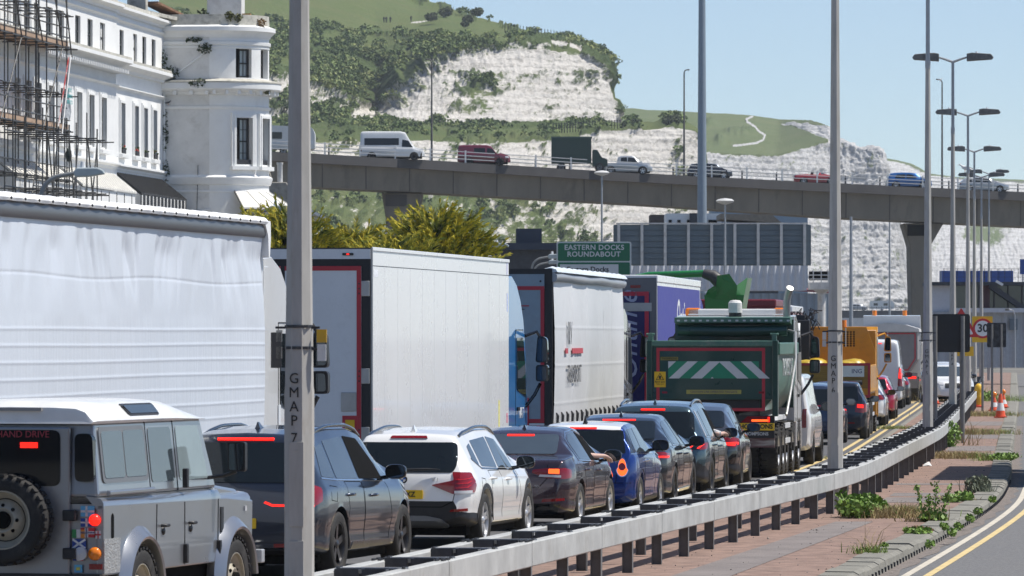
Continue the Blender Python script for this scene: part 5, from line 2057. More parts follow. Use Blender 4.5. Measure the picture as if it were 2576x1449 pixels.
def by_wheel(name, label, cat, uw, dw, theta, spec, pm, group='cars queueing beside the barrier', z=None):
 th = R(theta)
 x0, ya = spec['W'] / 2 - .03, spec['axles'][0]
 X = XU(uw, dw) - x0 * math.cos(th) - ya * math.sin(th)
 Y = dw + x0 * math.sin(th) - ya * math.cos(th)
 return Car(name, label, cat, 0, Y, theta, spec, pm, group, RZ(dw) if z is None else z, X=X, corner=False)

def side_glass(c, polys, opened=None, glass=GLASS, edge=None):
 for i, p in enumerate(polys):
  c.P(p, 'R', VOID if opened == i else glass, 'side_window', .035, .004, both=True)

# ---------------------------------------------------------------- dark blue grey SUV estate (behind the near column)
PV = paint('thunder grey paint', (.028, .036, .055), metal=.6, rough=.3)
c = by_wheel('suv', 'blue grey SUV behind the GMAP 7 column, driver window open', 'car', 853, 62.6, 13.2,
    spec_suv(4.70, 1.90, 1.66, r=.365, axles=(.98, 3.845), wstyle='five', rim=ALLOYD), PV)
volvo = c
c.P([(-.66, 1.06), (.66, 1.06), (.60, 1.49), (-.60, 1.49)], 'B', GLASS, 'rear_window', .07)
side_glass(c, [[(.52, 1.12), (.98, 1.09), (1.12, 1.47), (.80, 1.44)], [(1.04, 1.09), (1.92, 1.065), (1.99, 1.535), (1.2, 1.50)], [(1.99, 1.065), (3.05, 1.04), (2.98, 1.20), (2.62, 1.50), (2.06, 1.54)]], 2, GLASSL)
c.trim([(.48, 1.105), (1.0, 1.075), (3.1, 1.02)], 'R', .016, CHROME, 'window_trim')
c.P([(-.30, 1.515), (.34, 1.515), (.34, 1.535), (-.30, 1.535)], 'B', REDON, 'high_brake_lamp', 0, .012)
c.lamp([(.60, 1.10), (.70, 1.02), (.80, .88), (.62, .86), (.52, .82), (.78, .82), (.86, .90), (.74, 1.08)], [(.10, .80), (.30, .86), (.34, 1.0), (.16, 1.05)], REDL)
c.P([(.33, .84), (.42, .805), (.86, .80), (.86, .82), (.43, .828), (.35, .86)], 'B', REDON, 'brake_strip', 0, .016, both=True)
c.P([(.45, .36), (.75, .37), (.75, .41), (.45, .40)], 'B', REDL, 'reflector', 0, .008, both=True)
c.P([(-.5, .24), (.5, .24), (.62, .34), (-.62, .34)], 'B', BLACK, 'rear_skirt', 0, .01)
for pts in ([(1.15, .36), (1.36, .75), (1.30, 1.05), (1.98, 1.03), (2.02, .32)], [(2.02, .32), (2.02, 1.03)], [(2.02, .32), (3.1, .33), (3.25, .6), (3.1, 1.0)], [(.62, .86), (.84, .84), (.9, 1.0), (.66, 1.02), (.62, .86)]):
 c.seam(pts)
c.P([(1.45, .30), (3.2, .30), (3.2, .36), (1.5, .38)], 'R', ALLOYD, 'sill_trim', .01, .012, both=True)
c.handle(1.42, .90, PV)
c.handle(2.42, .87, PV)
c.mirror(3.0, 1.06)
c.fin(.95, PV)
c.rails(.9, 3.0, .60, GLOSSBLK)
c.plate('', .62, w=.5)

# ---------------------------------------------------------------- white compact SUV
PW = paint('alpine white paint', (.78, .78, .77), rough=.3)
sp = spec_suv(4.47, 1.80, 1.50, r=.345, axles=(.86, 3.62), wstyle='twin', clad=[(0, .47), (.5, .42), (.6, .30), (4.47, .28)])
c = by_wheel('compact_suv', 'white compact SUV with yellow plate and black lower bumper', 'car', 1220, 71.5, 11.5, sp, PW)
x1 = c
c.P([(-.62, .955), (.62, .955), (.66, 1.05), (.61, 1.325), (-.61, 1.325), (-.66, 1.05)], 'B', GLASS, 'rear_window', .06)
c.P([(-.24, 1.375), (.24, 1.375), (.22, 1.40), (-.22, 1.40)], 'B', REDL, 'high_brake_lamp', .008, .012)
side_glass(c, [[(.62, 1.10), (.86, 1.03), (.92, 1.31), (.70, 1.27)], [(.95, 1.02), (1.82, .985), (1.90, 1.375), (1.02, 1.34)], [(1.90, .985), (2.85, .96), (2.80, 1.08), (2.45, 1.33), (1.97, 1.38)]], None, GLASSL)
c.trim([(.60, 1.12), (.90, .995), (2.95, .935)], 'R', .02, GLOSSBLK, 'window_trim')
c.lamp([(.36, .80), (.64, .69), (.80, .70), (.86, .84), (.80, .95), (.615, .96), (.645, .86)], [(.06, .70), (.26, .71), (.33, .80), (.24, .93), (.10, .95)], REDL)
c.P([(.66, .695), (.84, .70), (.84, .735), (.66, .73)], 'B', CLEARL, 'reverse_lens', 0, .016, both=True)
for k in range(3):
 c.P([(.67, .76 + k * .05), (.80, .765 + k * .05), (.83, .80 + k * .045), (.82, .80 + k * .045), (.79, .775 + k * .05), (.67, .77 + k * .05)], 'B', mat('bright red lens', (.5, .01, .012), rough=.1, coat=.5), 'light_bar', 0, .018, both=True)
c.P([(.60, .47), (.80, .48), (.80, .515), (.62, .50)], 'B', REDL, 'reflector', 0, .01, both=True)
c.P([(-.46, .26), (.46, .26), (.58, .30), (.50, .38), (.30, .42), (-.30, .42), (-.50, .38), (-.58, .30)], 'B', mat('silver skid plate', (.22, .225, .23), rough=.4, metal=.5), 'skid_plate', .03, .014)
c.seam([(-.66, .94), (-.66, .62), (-.5, .53), (.5, .53), (.64, .60), (.66, .70)], 'B', .01)
c.plate('    5 FXZ', .685, w=.52)
c.label('X1', .40, .865, .085, ALLOY, .2)
b = MB()
hit = c.bvh.ray_cast(Vector((0, -3, .87)), Vector((0, 1, 0)))[0]
b.lathe([(.001, -.01), (.048, -.01), (.05, 0), (.05, .01)], (0, hit.y - .004, .87), 'y', 24)
em = b.build('roundel', INK, c.root)
for k in range(4):
 b = MB()
 pts = [(0, 0)] + [(.032 * math.cos(k * math.pi / 2 + j * math.pi / 12), .032 * math.sin(k * math.pi / 2 + j * math.pi / 12)) for j in range(7)]
 b.prism([(p[0], .87 + p[1]) for p in pts], 'y', hit.y - .02, hit.y - .012)
 b.build('roundel_quarter', WHITEP if k % 2 else mat('roundel blue', (.02, .12, .42), rough=.3), em)
b = MB()
b.tube([(-.02, -.02 + hit.y, .96), (-.02, hit.y - .05, .985), (.3, hit.y - .02 + .02, 1.0), (.46, hit.y + .02, .995)], [.03, .022, .016, .008], 8)
b.build('rear_wiper', BLACK, c.root, 60)
for pts in ([(1.06, .32), (1.24, .62), (1.18, .96), (1.86, .95), (1.86, .30)], [(1.86, .30), (2.95, .30), (3.05, .55), (2.95, .92)], [(.62, .70), (.82, .68), (.86, .86), (.66, .88), (.62, .70)]):
 c.seam(pts)
for yw in sp['axles']:
 q = [(yw + .435 * math.cos(R(a)), .345 + .435 * math.sin(R(a))) for a in range(-8, 189, 7)]
 c.trim(q, 'R', .055, BLACK, 'wheel_arch_trim', .008)
c.handle(1.30, .86, PW)
c.handle(2.22, .83, PW)
c.mirror(2.82, .97)
c.fin(.62, PW, .08)
c.rails(.62, 2.75, .575, GLOSSBLK, .055)

# ---------------------------------------------------------------- dark aubergine saloon
PA = paint('aubergine paint', (.055, .034, .046), metal=.65, rough=.28)
sp = spec_saloon(4.46, 1.80, 1.41, r=.325, axles=(.92, 3.56), wstyle='five')
c = by_wheel('saloon_car', 'dark aubergine saloon, bare forearm hanging from its window', 'car', 1460, 78.4, 10., sp, PA)
audi = c
c.P([(-.58, 1.04), (.58, 1.04), (.53, 1.30), (-.53, 1.30)], 'B', GLASSL, 'rear_window', .06)
c.P([(-.19, 1.275), (.19, 1.275), (.19, 1.295), (-.19, 1.295)], 'B', REDON, 'high_brake_lamp', 0, .012)
side_glass(c, [[(1.02, .965), (1.12, .965), (1.20, 1.20)], [(1.14, .96), (1.92, .935), (1.96, 1.325), (1.52, 1.30), (1.28, 1.22)], [(1.99, .935), (2.92, .91), (2.86, 1.0), (2.52, 1.25), (2.03, 1.33)]], 2, GLASSL)
c.trim([(.98, .955), (3.0, .885)], 'R', .014, CHROME, 'window_trim')
c.trim([(.98, .955), (1.22, 1.24), (1.5, 1.33), (2.0, 1.36), (2.5, 1.29), (2.95, .95)], 'R', .013, CHROME, 'window_trim')
c.lamp([(.34, .80), (.56, .725), (.80, .715), (.80, .86), (.56, .86), (.36, .84)], [(.05, .715), (.25, .73), (.26, .84), (.08, .86)], REDL)
c.P([(.575, .79), (.72, .785), (.72, .85), (.58, .85)], 'B', ORGON, 'brake_lamp', .005, .017, both=True)
c.P([(.44, .745), (.74, .735), (.74, .765), (.46, .775)], 'B', CLEARL, 'reverse_lens', 0, .017, both=True)
c.P([(.48, .40), (.78, .42), (.78, .455), (.50, .445)], 'B', REDL, 'reflector', 0, .008, both=True)
c.P([(-.68, .24), (.68, .24), (.74, .38), (-.74, .38)], 'B', GLOSSBLK, 'rear_skirt', .02, .006)
c.seam([(-.56, .96), (-.56, .72), (-.44, .60), (.44, .60), (.555, .72), (.56, .96)], 'B', .01)
c.trim([(.45, .83), (1.0, .845), (2.4, .80), (3.3, .77)], 'R', .012, GLOSSBLK, 'crease_shade')  # black strip drawn as the line of shade along the body side
for pts in ([(1.14, .32), (1.30, .60), (1.22, .93), (1.96, .91), (1.96, .28)], [(1.96, .28), (2.92, .28), (3.02, .5), (2.95, .88)], [(.55, .80), (.74, .79), (.76, .92)]):
 c.seam(pts)
c.label('TDI', .42, .615, .045, ALLOY)
c.handle(1.42, .815, PA)
c.handle(2.36, .79, PA)
c.mirror(2.88, .92)
c.fin(1.42, PA, .06)
c.plate('', .74, w=.5)
make_person_arm(c, (.50, 2.30, 1.05), (.78, 2.36, .985), (.95, 2.60, .98), (.45, .85, -.45), (mat('dark shirt', (.05, .05, .06), rough=.8), 0), 'bare forearm and drooping hand out of saloon window')

# ---------------------------------------------------------------- blue three-door hatchback with white roof
PM = paint('deep blue paint', (.008, .04, .22), metal=.45, rough=.26)
sp = spec_mini(3.72, 1.68, 1.41, r=.305, axles=(.62, 3.08), wstyle='mini', roofy=(.22, 2.1), roofmat=PW, clad=[(0, .20), (.3, .22), (.4, .30), (3.72, .29)])
c = by_wheel('hatchback', 'bright blue small hatchback with white roof', 'car', 1611, 84.2, 8.4, sp, PM)
mini = c
c.P([(-.66, .955), (.66, .955), (.585, 1.29), (-.585, 1.29)], 'B', GLASS, 'rear_window', .03)
c.P([(-.20, 1.31), (.20, 1.31), (.20, 1.325), (-.20, 1.325)], 'B', REDON, 'high_brake_lamp', 0, .014)
side_glass(c, [[(.36, .97), (1.00, .955), (1.00, 1.31), (.55, 1.30)], [(1.06, .955), (1.98, .935), (1.90, 1.08), (1.68, 1.31), (1.06, 1.315)]], None, GLASSL)
c.P([(.10, .955), (.32, .955), (.50, 1.29), (.36, 1.28)], 'R', GLOSSBLK, 'rear_pillar', .01, .003, both=True)
c.trim([(.06, .945), (.5, .95), (2.3, .915)], 'R', .016, CHROME, 'waist_trim')
c.trim([(-.62, .945), (.62, .945)], 'B', .012, CHROME, 'waist_trim')
for sd in (1, -1):
 q = [(sd * (.615 + .075 * math.cos(R(a)) * (1.25 if math.sin(R(a)) < 0 else .9)), .745 + .14 * math.sin(R(a))) for a in range(0, 360, 15)]
 rg = c.P(q, 'B', CHROME, 'lamp_bezel', 0, .014)
 q2 = [(sd * .615 + (p[0] - sd * .615) * .84, .745 + (p[1] - .745) * .88) for p in q]
 c.P(q2, 'B', ORGON, 'brake_lamp', 0, .022, parent=rg)
 q3 = [(sd * .615 + .052 * math.cos(R(a)), .755 + .055 * math.sin(R(a))) for a in range(0, 360, 20)]
 c.P(q3, 'B', REDL, 'tail_lens', 0, .03, parent=rg)
c.seam([(-.56, .94), (-.52, .52), (.52, .52), (.56, .94)], 'B', .01)
c.seam([(-.80, .52), (.80, .52)], 'B', .008)
c.label('COOPER D', .40, .83, .06, CHROME, .25)
for yw in sp['axles']:
 q = [(yw + .385 * math.cos(R(a)), .305 + .385 * math.sin(R(a))) for a in range(-12, 193, 7)]
 c.trim(q, 'R', .06, BLACK, 'wheel_arch_trim', .008)
for pts in ([(1.03, .30), (1.03, .92)], [(1.03, .30), (2.2, .30), (2.28, .5), (2.2, .90)]):
 c.seam(pts)
c.handle(1.20, .83, CHROME)
c.mirror(1.98, .98, GLOSSBLK, 1.05)
c.fin(.5, BLACK, .12)
c.plate('', .60, w=.5)

# ---------------------------------------------------------------- dark saloon
PB = paint('carbon blue paint', (.035, .042, .055), metal=.7, rough=.24)
sp = spec_saloon(4.94, 1.87, 1.47, r=.34, axles=(1.06, 4.03), wstyle='ten', rim=ALLOYD)
c = by_wheel('saloon_car', 'long dark blue black saloon ahead of the blue hatchback', 'car', 1698, 88.7, 7.3, sp, PB)
c.P([(-.62, 1.09), (.62, 1.09), (.56, 1.36), (-.56, 1.36)], 'B', GLASS, 'rear_window', .05)
c.P([(-.26, 1.365), (.26, 1.365), (.26, 1.378), (-.26, 1.378)], 'B', REDON, 'high_brake_lamp', 0, .012)
side_glass(c, [[(1.10, 1.01), (1.30, 1.01), (1.40, 1.27)], [(1.33, 1.005), (2.14, .98), (2.18, 1.375), (1.72, 1.35), (1.46, 1.29)], [(2.22, .98), (3.22, .95), (3.15, 1.06), (2.80, 1.31), (2.26, 1.38)]], None, GLASSL)
c.trim([(1.05, .995), (3.3, .925)], 'R', .014, CHROME, 'window_trim')
c.lamp([(.38, .84), (.60, .80), (.84, .80), (.84, .90), (.60, .90)], [(.05, .80), (.30, .80), (.38, .87), (.08, .90)], REDL)
c.P([(.5, .825), (.82, .815), (.82, .84), (.5, .85)], 'B', REDON, 'brake_lamp', 0, .017, both=True)
c.P([(.08, .815), (.26, .815), (.3, .84), (.1, .84)], 'R', REDON, 'brake_lamp', 0, .017, both=True)
for pts in ([(1.34, .32), (1.5, .62), (1.42, .97), (2.2, .95), (2.2, .28)], [(2.2, .28), (3.24, .28), (3.34, .5), (3.28, .92)], [(.62, .82), (.86, .81), (.88, .96), (.66, .98)]):
 c.seam(pts)
c.P([(1.55, .26), (3.4, .26), (3.4, .30), (1.6, .30)], 'R', CHROME, 'sill_trim', .01, .01, both=True)
c.handle(1.62, .85, PB)
c.handle(2.62, .83, PB)
c.mirror(3.18, .96)
c.fin(1.6, PB)
c.plate('', .72, w=.5)

# ---------------------------------------------------------------- teal grey SUV with three-claw lamps
PP = paint('teal grey paint', (.065, .105, .125), metal=.65, rough=.28)
sp = spec_suv(4.54, 1.90, 1.63, r=.365, axles=(.92, 3.65), wstyle='five', rim=ALLOYD, clad=[(0, .62), (.08, .58), (.35, .50), (.5, .46), (.6, .32), (4.54, .3)])
c = by_wheel('suv', 'teal grey SUV with three red claw lamps, elbow out of window', 'car', 1790, 94.2, 7.2, sp, PP)
peug = c
c.P([(-.72, 1.04), (.72, 1.04), (.66, 1.46), (-.66, 1.46)], 'B', GLASS, 'rear_window', .08)
c.P([(-.20, 1.485), (.20, 1.485), (.20, 1.505), (-.20, 1.505)], 'B', REDON, 'high_brake_lamp', 0, .012)
c.P([(-.80, .84), (.80, .84), (.82, .95), (-.82, .95)], 'B', GLOSSBLK, 'lamp_panel', .01, .006)
for k in range(3):
 x = .48 + k * .135
 c.P([(x, .865), (x + .03, .86), (x + .11, .925), (x + .075, .93)], 'B', REDON, 'claw_lamp', 0, .014, both=True)
c.lamp(None, [(.05, .84), (.25, .86), (.36, .95), (.10, .96)], REDL)
side_glass(c, [[(.60, 1.08), (.92, 1.05), (1.04, 1.46), (.80, 1.43)], [(.98, 1.045), (1.86, 1.02), (1.92, 1.51), (1.14, 1.47)], [(1.93, 1.02), (2.94, .99), (2.88, 1.14), (2.52, 1.44), (1.99, 1.51)]], 2, GLASSL)
c.P([(.44, 1.06), (.54, 1.05), (.78, 1.47), (.66, 1.48)], 'R', ALLOY, 'pillar_trim', .01, .008, both=True)
c.trim([(.48, 1.05), (3.0, .97)], 'R', .014, CHROME, 'window_trim')
c.P([(-.5, .25), (.5, .25), (.6, .36), (-.6, .36)], 'B', ALLOYD, 'skid_plate', .02, .012)
for yw in sp['axles']:
 q = [(yw + .455 * math.cos(R(a)), .365 + .455 * math.sin(R(a))) for a in range(-6, 187, 7)]
 c.trim(q, 'R', .06, BLACK, 'wheel_arch_trim', .008)
for pts in ([(1.10, .34), (1.28, .68), (1.2, 1.0), (1.9, .99), (1.92, .32)], [(1.92, .32), (2.96, .32), (3.08, .6), (3.0, .96)]):
 c.seam(pts)
c.handle(1.34, .90, PP)
c.handle(2.3, .87, PP)
c.mirror(2.92, 1.02)
c.fin(.72, PP)
c.rails(.75, 2.8, .58, GLOSSBLK)
c.plate('', .72, w=.5)
make_person_arm(c, (.55, 2.2, 1.16), (.93, 2.28, 1.06), (.98, 2.58, 1.08), (.15, .95, -.2), (mat('striped sleeve', (.6, .6, .6), rough=.8, col2=(.15, .15, .18), scale=40), 1), 'striped sleeve and hand resting on teal SUV door')

# ---------------------------------------------------------------- dark grey coupe SUV
PD = paint('platinum grey paint', (.075, .073, .075), metal=.7, rough=.3)
sp = spec_suv(4.36, 1.82, 1.54, r=.35, axles=(.88, 3.5), wstyle='five', rim=ALLOYD, clad=[(0, .50), (.3, .46), (.5, .42), (.6, .3), (4.36, .3)])
sp['top'] = sc([(0, .60), (.015, .80), (.05, .95), (.12, 1.04), (.40, 1.18), (.85, 1.42), (1.2, 1.48), (1.8, 1.54), (2.3, 1.53), (2.7, 1.47), (2.95, 1.38), (3.6, 1.0), (4.1, .88), (4.3, .74), (4.36, .5)], 1, 1)
c = by_wheel('coupe_suv', 'dark grey coupe SUV directly behind the green tipper', 'car', 1865, 100.9, 5.6, sp, PD)
c.P([(-.62, 1.12), (.62, 1.12), (.56, 1.40), (-.56, 1.40)], 'B', GLASS, 'rear_window', .06)
c.lamp([(.45, .80), (.82, .77), (.86, .88), (.66, .95), (.45, .90)], [(.05, .78), (.30, .82), (.36, .92), (.1, .95)], REDL)
c.P([(.50, .82), (.80, .80), (.83, .86), (.52, .86)], 'B', REDON, 'brake_lamp', 0, .016, both=True)
c.P([(.08, .80), (.24, .83), (.24, .86), (.1, .86)], 'R', REDON, 'brake_lamp', 0, .016, both=True)
side_glass(c, [[(.92, 1.06), (1.7, 1.03), (1.76, 1.42), (1.22, 1.38)], [(1.77, 1.03), (2.75, 1.0), (2.68, 1.12), (2.35, 1.36), (1.83, 1.42)]], None, GLASSL)
c.P([(.52, .50), (.80, .48), (.84, .72), (.66, .70)], 'B', GLOSSBLK, 'bumper_vent', .03, .006, both=True)
for pts in ([(1.08, .34), (1.24, .66), (1.16, 1.0), (1.76, .99), (1.76, .32)], [(1.76, .32), (2.8, .32), (2.9, .6), (2.82, .96)]):
 c.seam(pts)
c.mirror(2.72, 1.02)
c.plate('', .74, w=.5)

# ---------------------------------------------------------------- beyond the tipper
PVW = paint('fleet white paint', (.74, .74, .73), rough=.4, dirt=.15)

def spec_van(L, W, H, r=.34, axles=None, nose=1.1, **k):
 sp = dict(L=L, W=W, H=H, r=r, axles=axles or (1.05, L - .95), tw=.225, wstyle='steel', rim=ALLOYD,
     top=[(0, .55), (.01, 1.0), (.05, H - .30), (.09, H - .10), (.2, H - .02), (.6, H), (L - 2.2, H), (L - 1.75, H - .10), (L - nose, 1.28 * H / 2.5 + .1), (L - .85, 1.16), (L - .25, .98), (L - .05, .8), (L, .5)],
     belt=[(0, 1.15), (L - 1.1, 1.12), (L, .8)],
     wid=[(0, W * .44), (.03, W * .478), (.15, W * .492), (1, W * .5), (L - 1, W * .49), (L - .3, W * .42), (L, W * .3)],
     wroof=[(0, W * .40), (.3, W * .415), (L - 2, W * .41), (L - 1.2, W * .38), (L, W * .4)],
     bot=[(0, .38), (.2, .3), (L - .5, .26), (L, .32)], sm=.025)
 sp.update(k)
 return sp

def simple_tail(c, lampB, lampS, glassB=None, glassS=(), m=REDL, lit=None, plate=True, gl=GLASS):
 if glassB:
  c.P(glassB, 'B', gl, 'rear_window', .05)
 for p in glassS:
  c.P(p, 'R', gl, 'side_window', .03, .004, both=True)
 c.lamp(lampB, lampS, m)
 if lit:
  c.P(lit, 'B', REDON, 'brake_lamp', 0, .018, both=True)
 if plate:
  c.plate('', .7, w=.5)

c = by_wheel('van', 'white van showing one side ahead of the green tipper', 'van', 2046, 121.6, 6.6, spec_van(5.0, 1.95, 1.95), PVW, z=0.)
simple_tail(c, [(.74, .8), (.86, .8), (.86, 1.2), (.78, 1.2)], None, [(-.6, 1.15), (.6, 1.15), (.55, 1.65), (-.55, 1.65)], [[(2.9, 1.15), (3.75, 1.12), (3.4, 1.65), (2.95, 1.68)]])
c.mirror(3.8, 1.15, BLACK, 1.2)
c = by_wheel('hatchback', 'dark navy hatchback partly behind the GMAP 6 column', 'car', 2119, 143.8, 5.8, spec_suv(4.3, 1.84, 1.56, r=.34), paint('navy paint', (.02, .035, .075), metal=.5), z=0.)
simple_tail(c, [(.6, .85), (.84, .85), (.84, 1.0), (.6, 1.0)], [(.05, .85), (.3, .88), (.3, .98), (.08, 1.0)], [(-.64, 1.02), (.64, 1.02), (.58, 1.4), (-.58, 1.4)], [[(.7, 1.05), (1.75, 1.02), (1.8, 1.42), (.95, 1.38)], [(1.82, 1.02), (2.8, 1.0), (2.4, 1.36), (1.86, 1.43)]])
c.mirror(2.75, 1.0)
sp = spec_mini(2.72, 1.66, 1.55, r=.30, axles=(.42, 2.3))
c = by_wheel('city_car', 'tiny dark two-seat city car with round-cornered red tail lamp', 'car', 2180, 151.5, 5.6, sp, paint('midnight paint', (.012, .016, .028), metal=.4), z=0.)
simple_tail(c, [(.50, .72), (.74, .70), (.76, .93), (.54, .96)], [(.06, .72), (.2, .74), (.2, .93), (.08, .95)], [(-.60, 1.02), (.60, 1.02), (.54, 1.40), (-.54, 1.40)], [[(.28, 1.05), (1.4, 1.02), (1.2, 1.40), (.45, 1.42)]], lit=[(.56, .84), (.72, .83), (.72, .92), (.57, .93)])
c.P([(.28, .42), (.5, .42), (.5, .45), (.28, .45)], 'B', REDL, 'reflector', 0, .01, both=True)
c.mirror(1.5, 1.0)
sp = spec_suv(4.2, 1.8, 1.5, r=.33)
c = by_wheel('hatchback', 'white hatchback between yellow truck and red car', 'car', 2228, 174., 5.3, sp, PVW, z=0.)
simple_tail(c, [(.6, .8), (.82, .8), (.82, .95), (.6, .95)], [(.05, .8), (.3, .83), (.3, .93), (.08, .95)], [(-.62, 1.0), (.62, 1.0), (.56, 1.35), (-.56, 1.35)], [[(.7, 1.0), (1.75, .98), (1.8, 1.36), (.95, 1.33)], [(1.82, .98), (2.7, .96), (2.35, 1.3), (1.86, 1.37)]])
c.mirror(2.65, .95)
sp = spec_suv(4.3, 1.8, 1.46, r=.33)
c = by_wheel('hatchback', 'bright pinkish red hatchback in front of white van', 'car', 2252, 188., 5.3, sp, paint('raspberry red paint', (.42, .012, .045), metal=.3), z=0.)
simple_tail(c, [(.6, .8), (.82, .8), (.82, .95), (.6, .95)], [(.05, .8), (.3, .83), (.3, .93), (.08, .95)], [(-.62, .98), (.62, .98), (.56, 1.32), (-.56, 1.32)], [[(.7, .98), (1.75, .96), (1.8, 1.33), (.95, 1.3)], [(1.82, .96), (2.7, .94), (2.35, 1.28), (1.86, 1.34)]])
c.mirror(2.65, .93)
c = by_wheel('panel_van', 'tall white panel van with tall red tail lamp', 'van', 2271, 215., 5.2, spec_van(5.9, 2.0, 2.62, r=.35), PVW, z=0.)
simple_tail(c, [(.80, .85), (.94, .85), (.94, 1.55), (.84, 1.6)], [(.02, .85), (.16, .85), (.16, 1.5), (.06, 1.55)], None, [], plate=True)
c.P([(.82, 1.15), (.93, 1.15), (.93, 1.5), (.86, 1.52)], 'B', REDON, 'brake_lamp', 0, .02, both=True)
c.P([(-.2, 2.45), (.2, 2.45), (.2, 2.48), (-.2, 2.48)], 'B', REDON, 'high_brake_lamp', 0, .012)
c.seam([(0, .6), (0, 2.4)], 'B', .02)
c.seam([(2.2, .5), (2.2, 2.3)], 'R', .02)
c.mirror(4.5, 1.2, BLACK, 1.3)
sp = spec_suv(4.3, 1.8, 1.5, r=.33)
c = by_wheel('hatchback', 'dark grey hatchback beyond the tall white van', 'car', 2288, 226.5, 5.0, sp, PD, z=0.)
simple_tail(c, [(.6, .8), (.82, .8), (.82, .95), (.6, .95)], [(.05, .8), (.3, .83), (.3, .93), (.08, .95)], [(-.62, 1.0), (.62, 1.0), (.56, 1.35), (-.56, 1.35)], [])
# oncoming white cars at the junction
for (u, d, lab) in ((2362, 238, 'white car facing the camera past the black sign, nearer one'), (2358, 256, 'white car facing the camera past the black sign, farther one')):
 c = Car('oncoming_car', lab, 'car', u, d, 176, spec_suv(4.5, 1.85, 1.62, r=.35), PVW, 'white cars facing the queue', -.02, corner=False)
 c.P([(-.60, 1.10), (.60, 1.10), (.54, 1.50), (-.54, 1.50)], 'F', GLASSL, 'windscreen', .05)
 c.P([(.45, .75), (.78, .78), (.74, .90), (.45, .86)], 'F', CLEARL, 'headlamp', .02, .012, both=True)
 c.P([(-.4, .62), (.4, .62), (.4, .82), (-.4, .82)], 'F', BLACK, 'grille', .03, .01)
 c.mirror(3.0, 1.05)

# ================================================================ SILVER OFF-ROAD STATION WAGON
PS = mat('dusty silver paint', (.33, .34, .36), rough=.3, metal=.7, var=.05, scale=2, coat=.7, dirt=.3, dirtcol=(.33, .31, .28), dscale=2.5)
PSW = mat('white roof paint', (.78, .78, .76), rough=.35, coat=.6, dirt=.12, dirtcol=(.5, .48, .44))
CHEQ = mat('chequer plate', (.50, .49, .46), rough=.4, metal=.5, var=.3, scale=26, bump=.8, bscale=50)
LW, LD, LT_ = 1.79, 50.6, 15.0
th = R(LT_)
lr = thing('off_road_car', 'silver boxy off-road station wagon with white roof and spare wheel', 'car',
     (XU(262, LD) - .875 * math.cos(th), LD + .875 * math.sin(th), 0.01), -th, 'cars queueing beside the barrier')

def arc(cy, cz, r, a0, a1, n=16): return [(cy + r * math.cos(R(a0 + (a1 - a0) * k / n)), cz + r * math.sin(R(a0 + (a1 - a0) * k / n))) for k in range(n + 1)]

RA, FA, WR = .98, 3.76, .41
side = [(0, .60)] + [(.52, .60)] + arc(RA, .42, .47, 158, 22) + [(1.46, .60), (3.22, .60)] + arc(FA, .42, .47, 158, 22) + [(4.24, .60), (4.36, .72), (4.38, 1.16), (3.55, 1.21), (0, 1.24)]
for sd in (1, -1):
 b = MB()
 b.prism(side, 'x', sd * .80, sd * .872)
 so = b.build('side_panel', PS, lr, None, .015)
 # rounded shoulder under the windows
 b = MB()
 pr = [(.80, 1.2), (.872, 1.2), (.868, 1.25), (.845, 1.285), (.80, 1.30), (.70, 1.31)]
 b.loft([[(sd * x, y, z - (y > 3.4) * .06) for x, z in pr] for y in (0., 3.35, 3.42, 4.3)], 0, True)
 b.build('shoulder', PS, lr, 50)
 for cy in (RA, FA):
  b = MB()
  rings = []
  for (yy, zz) in arc(cy, .42, .5, 176, 4, 20):
   dy, dz = (yy - cy) / .5, (zz - .42) / .5
   rings.append([(sd * .80, cy + dy * .47, .42 + dz * .47), (sd * .955, cy + dy * .48, .42 + dz * .48), (sd * .965, cy + dy * .505, .42 + dz * .505), (sd * .94, cy + dy * .54, .42 + dz * .54), (sd * .875, cy + dy * .60, .42 + dz * .60), (sd * .80, cy + dy * .6, .42 + dz * .6)])
  b.loft(rings)
  b.build('wheel_arch', PS, lr, 40)
  add_wheel(lr, sd * .79, cy, WR, .26, 'offroad', sd, mat('cream steel rim', (.42, .38, .30), rough=.5, metal=.2, dirt=.4), z=WR)
b = MB()
b.box(-.80, .80, .02, 4.3, .62, 1.24)
b.build('tub', PS, lr)
b = MB()
b.box(-.78, .78, .1, 4.2, .35, .9)
b.build('chassis', VOID, lr)
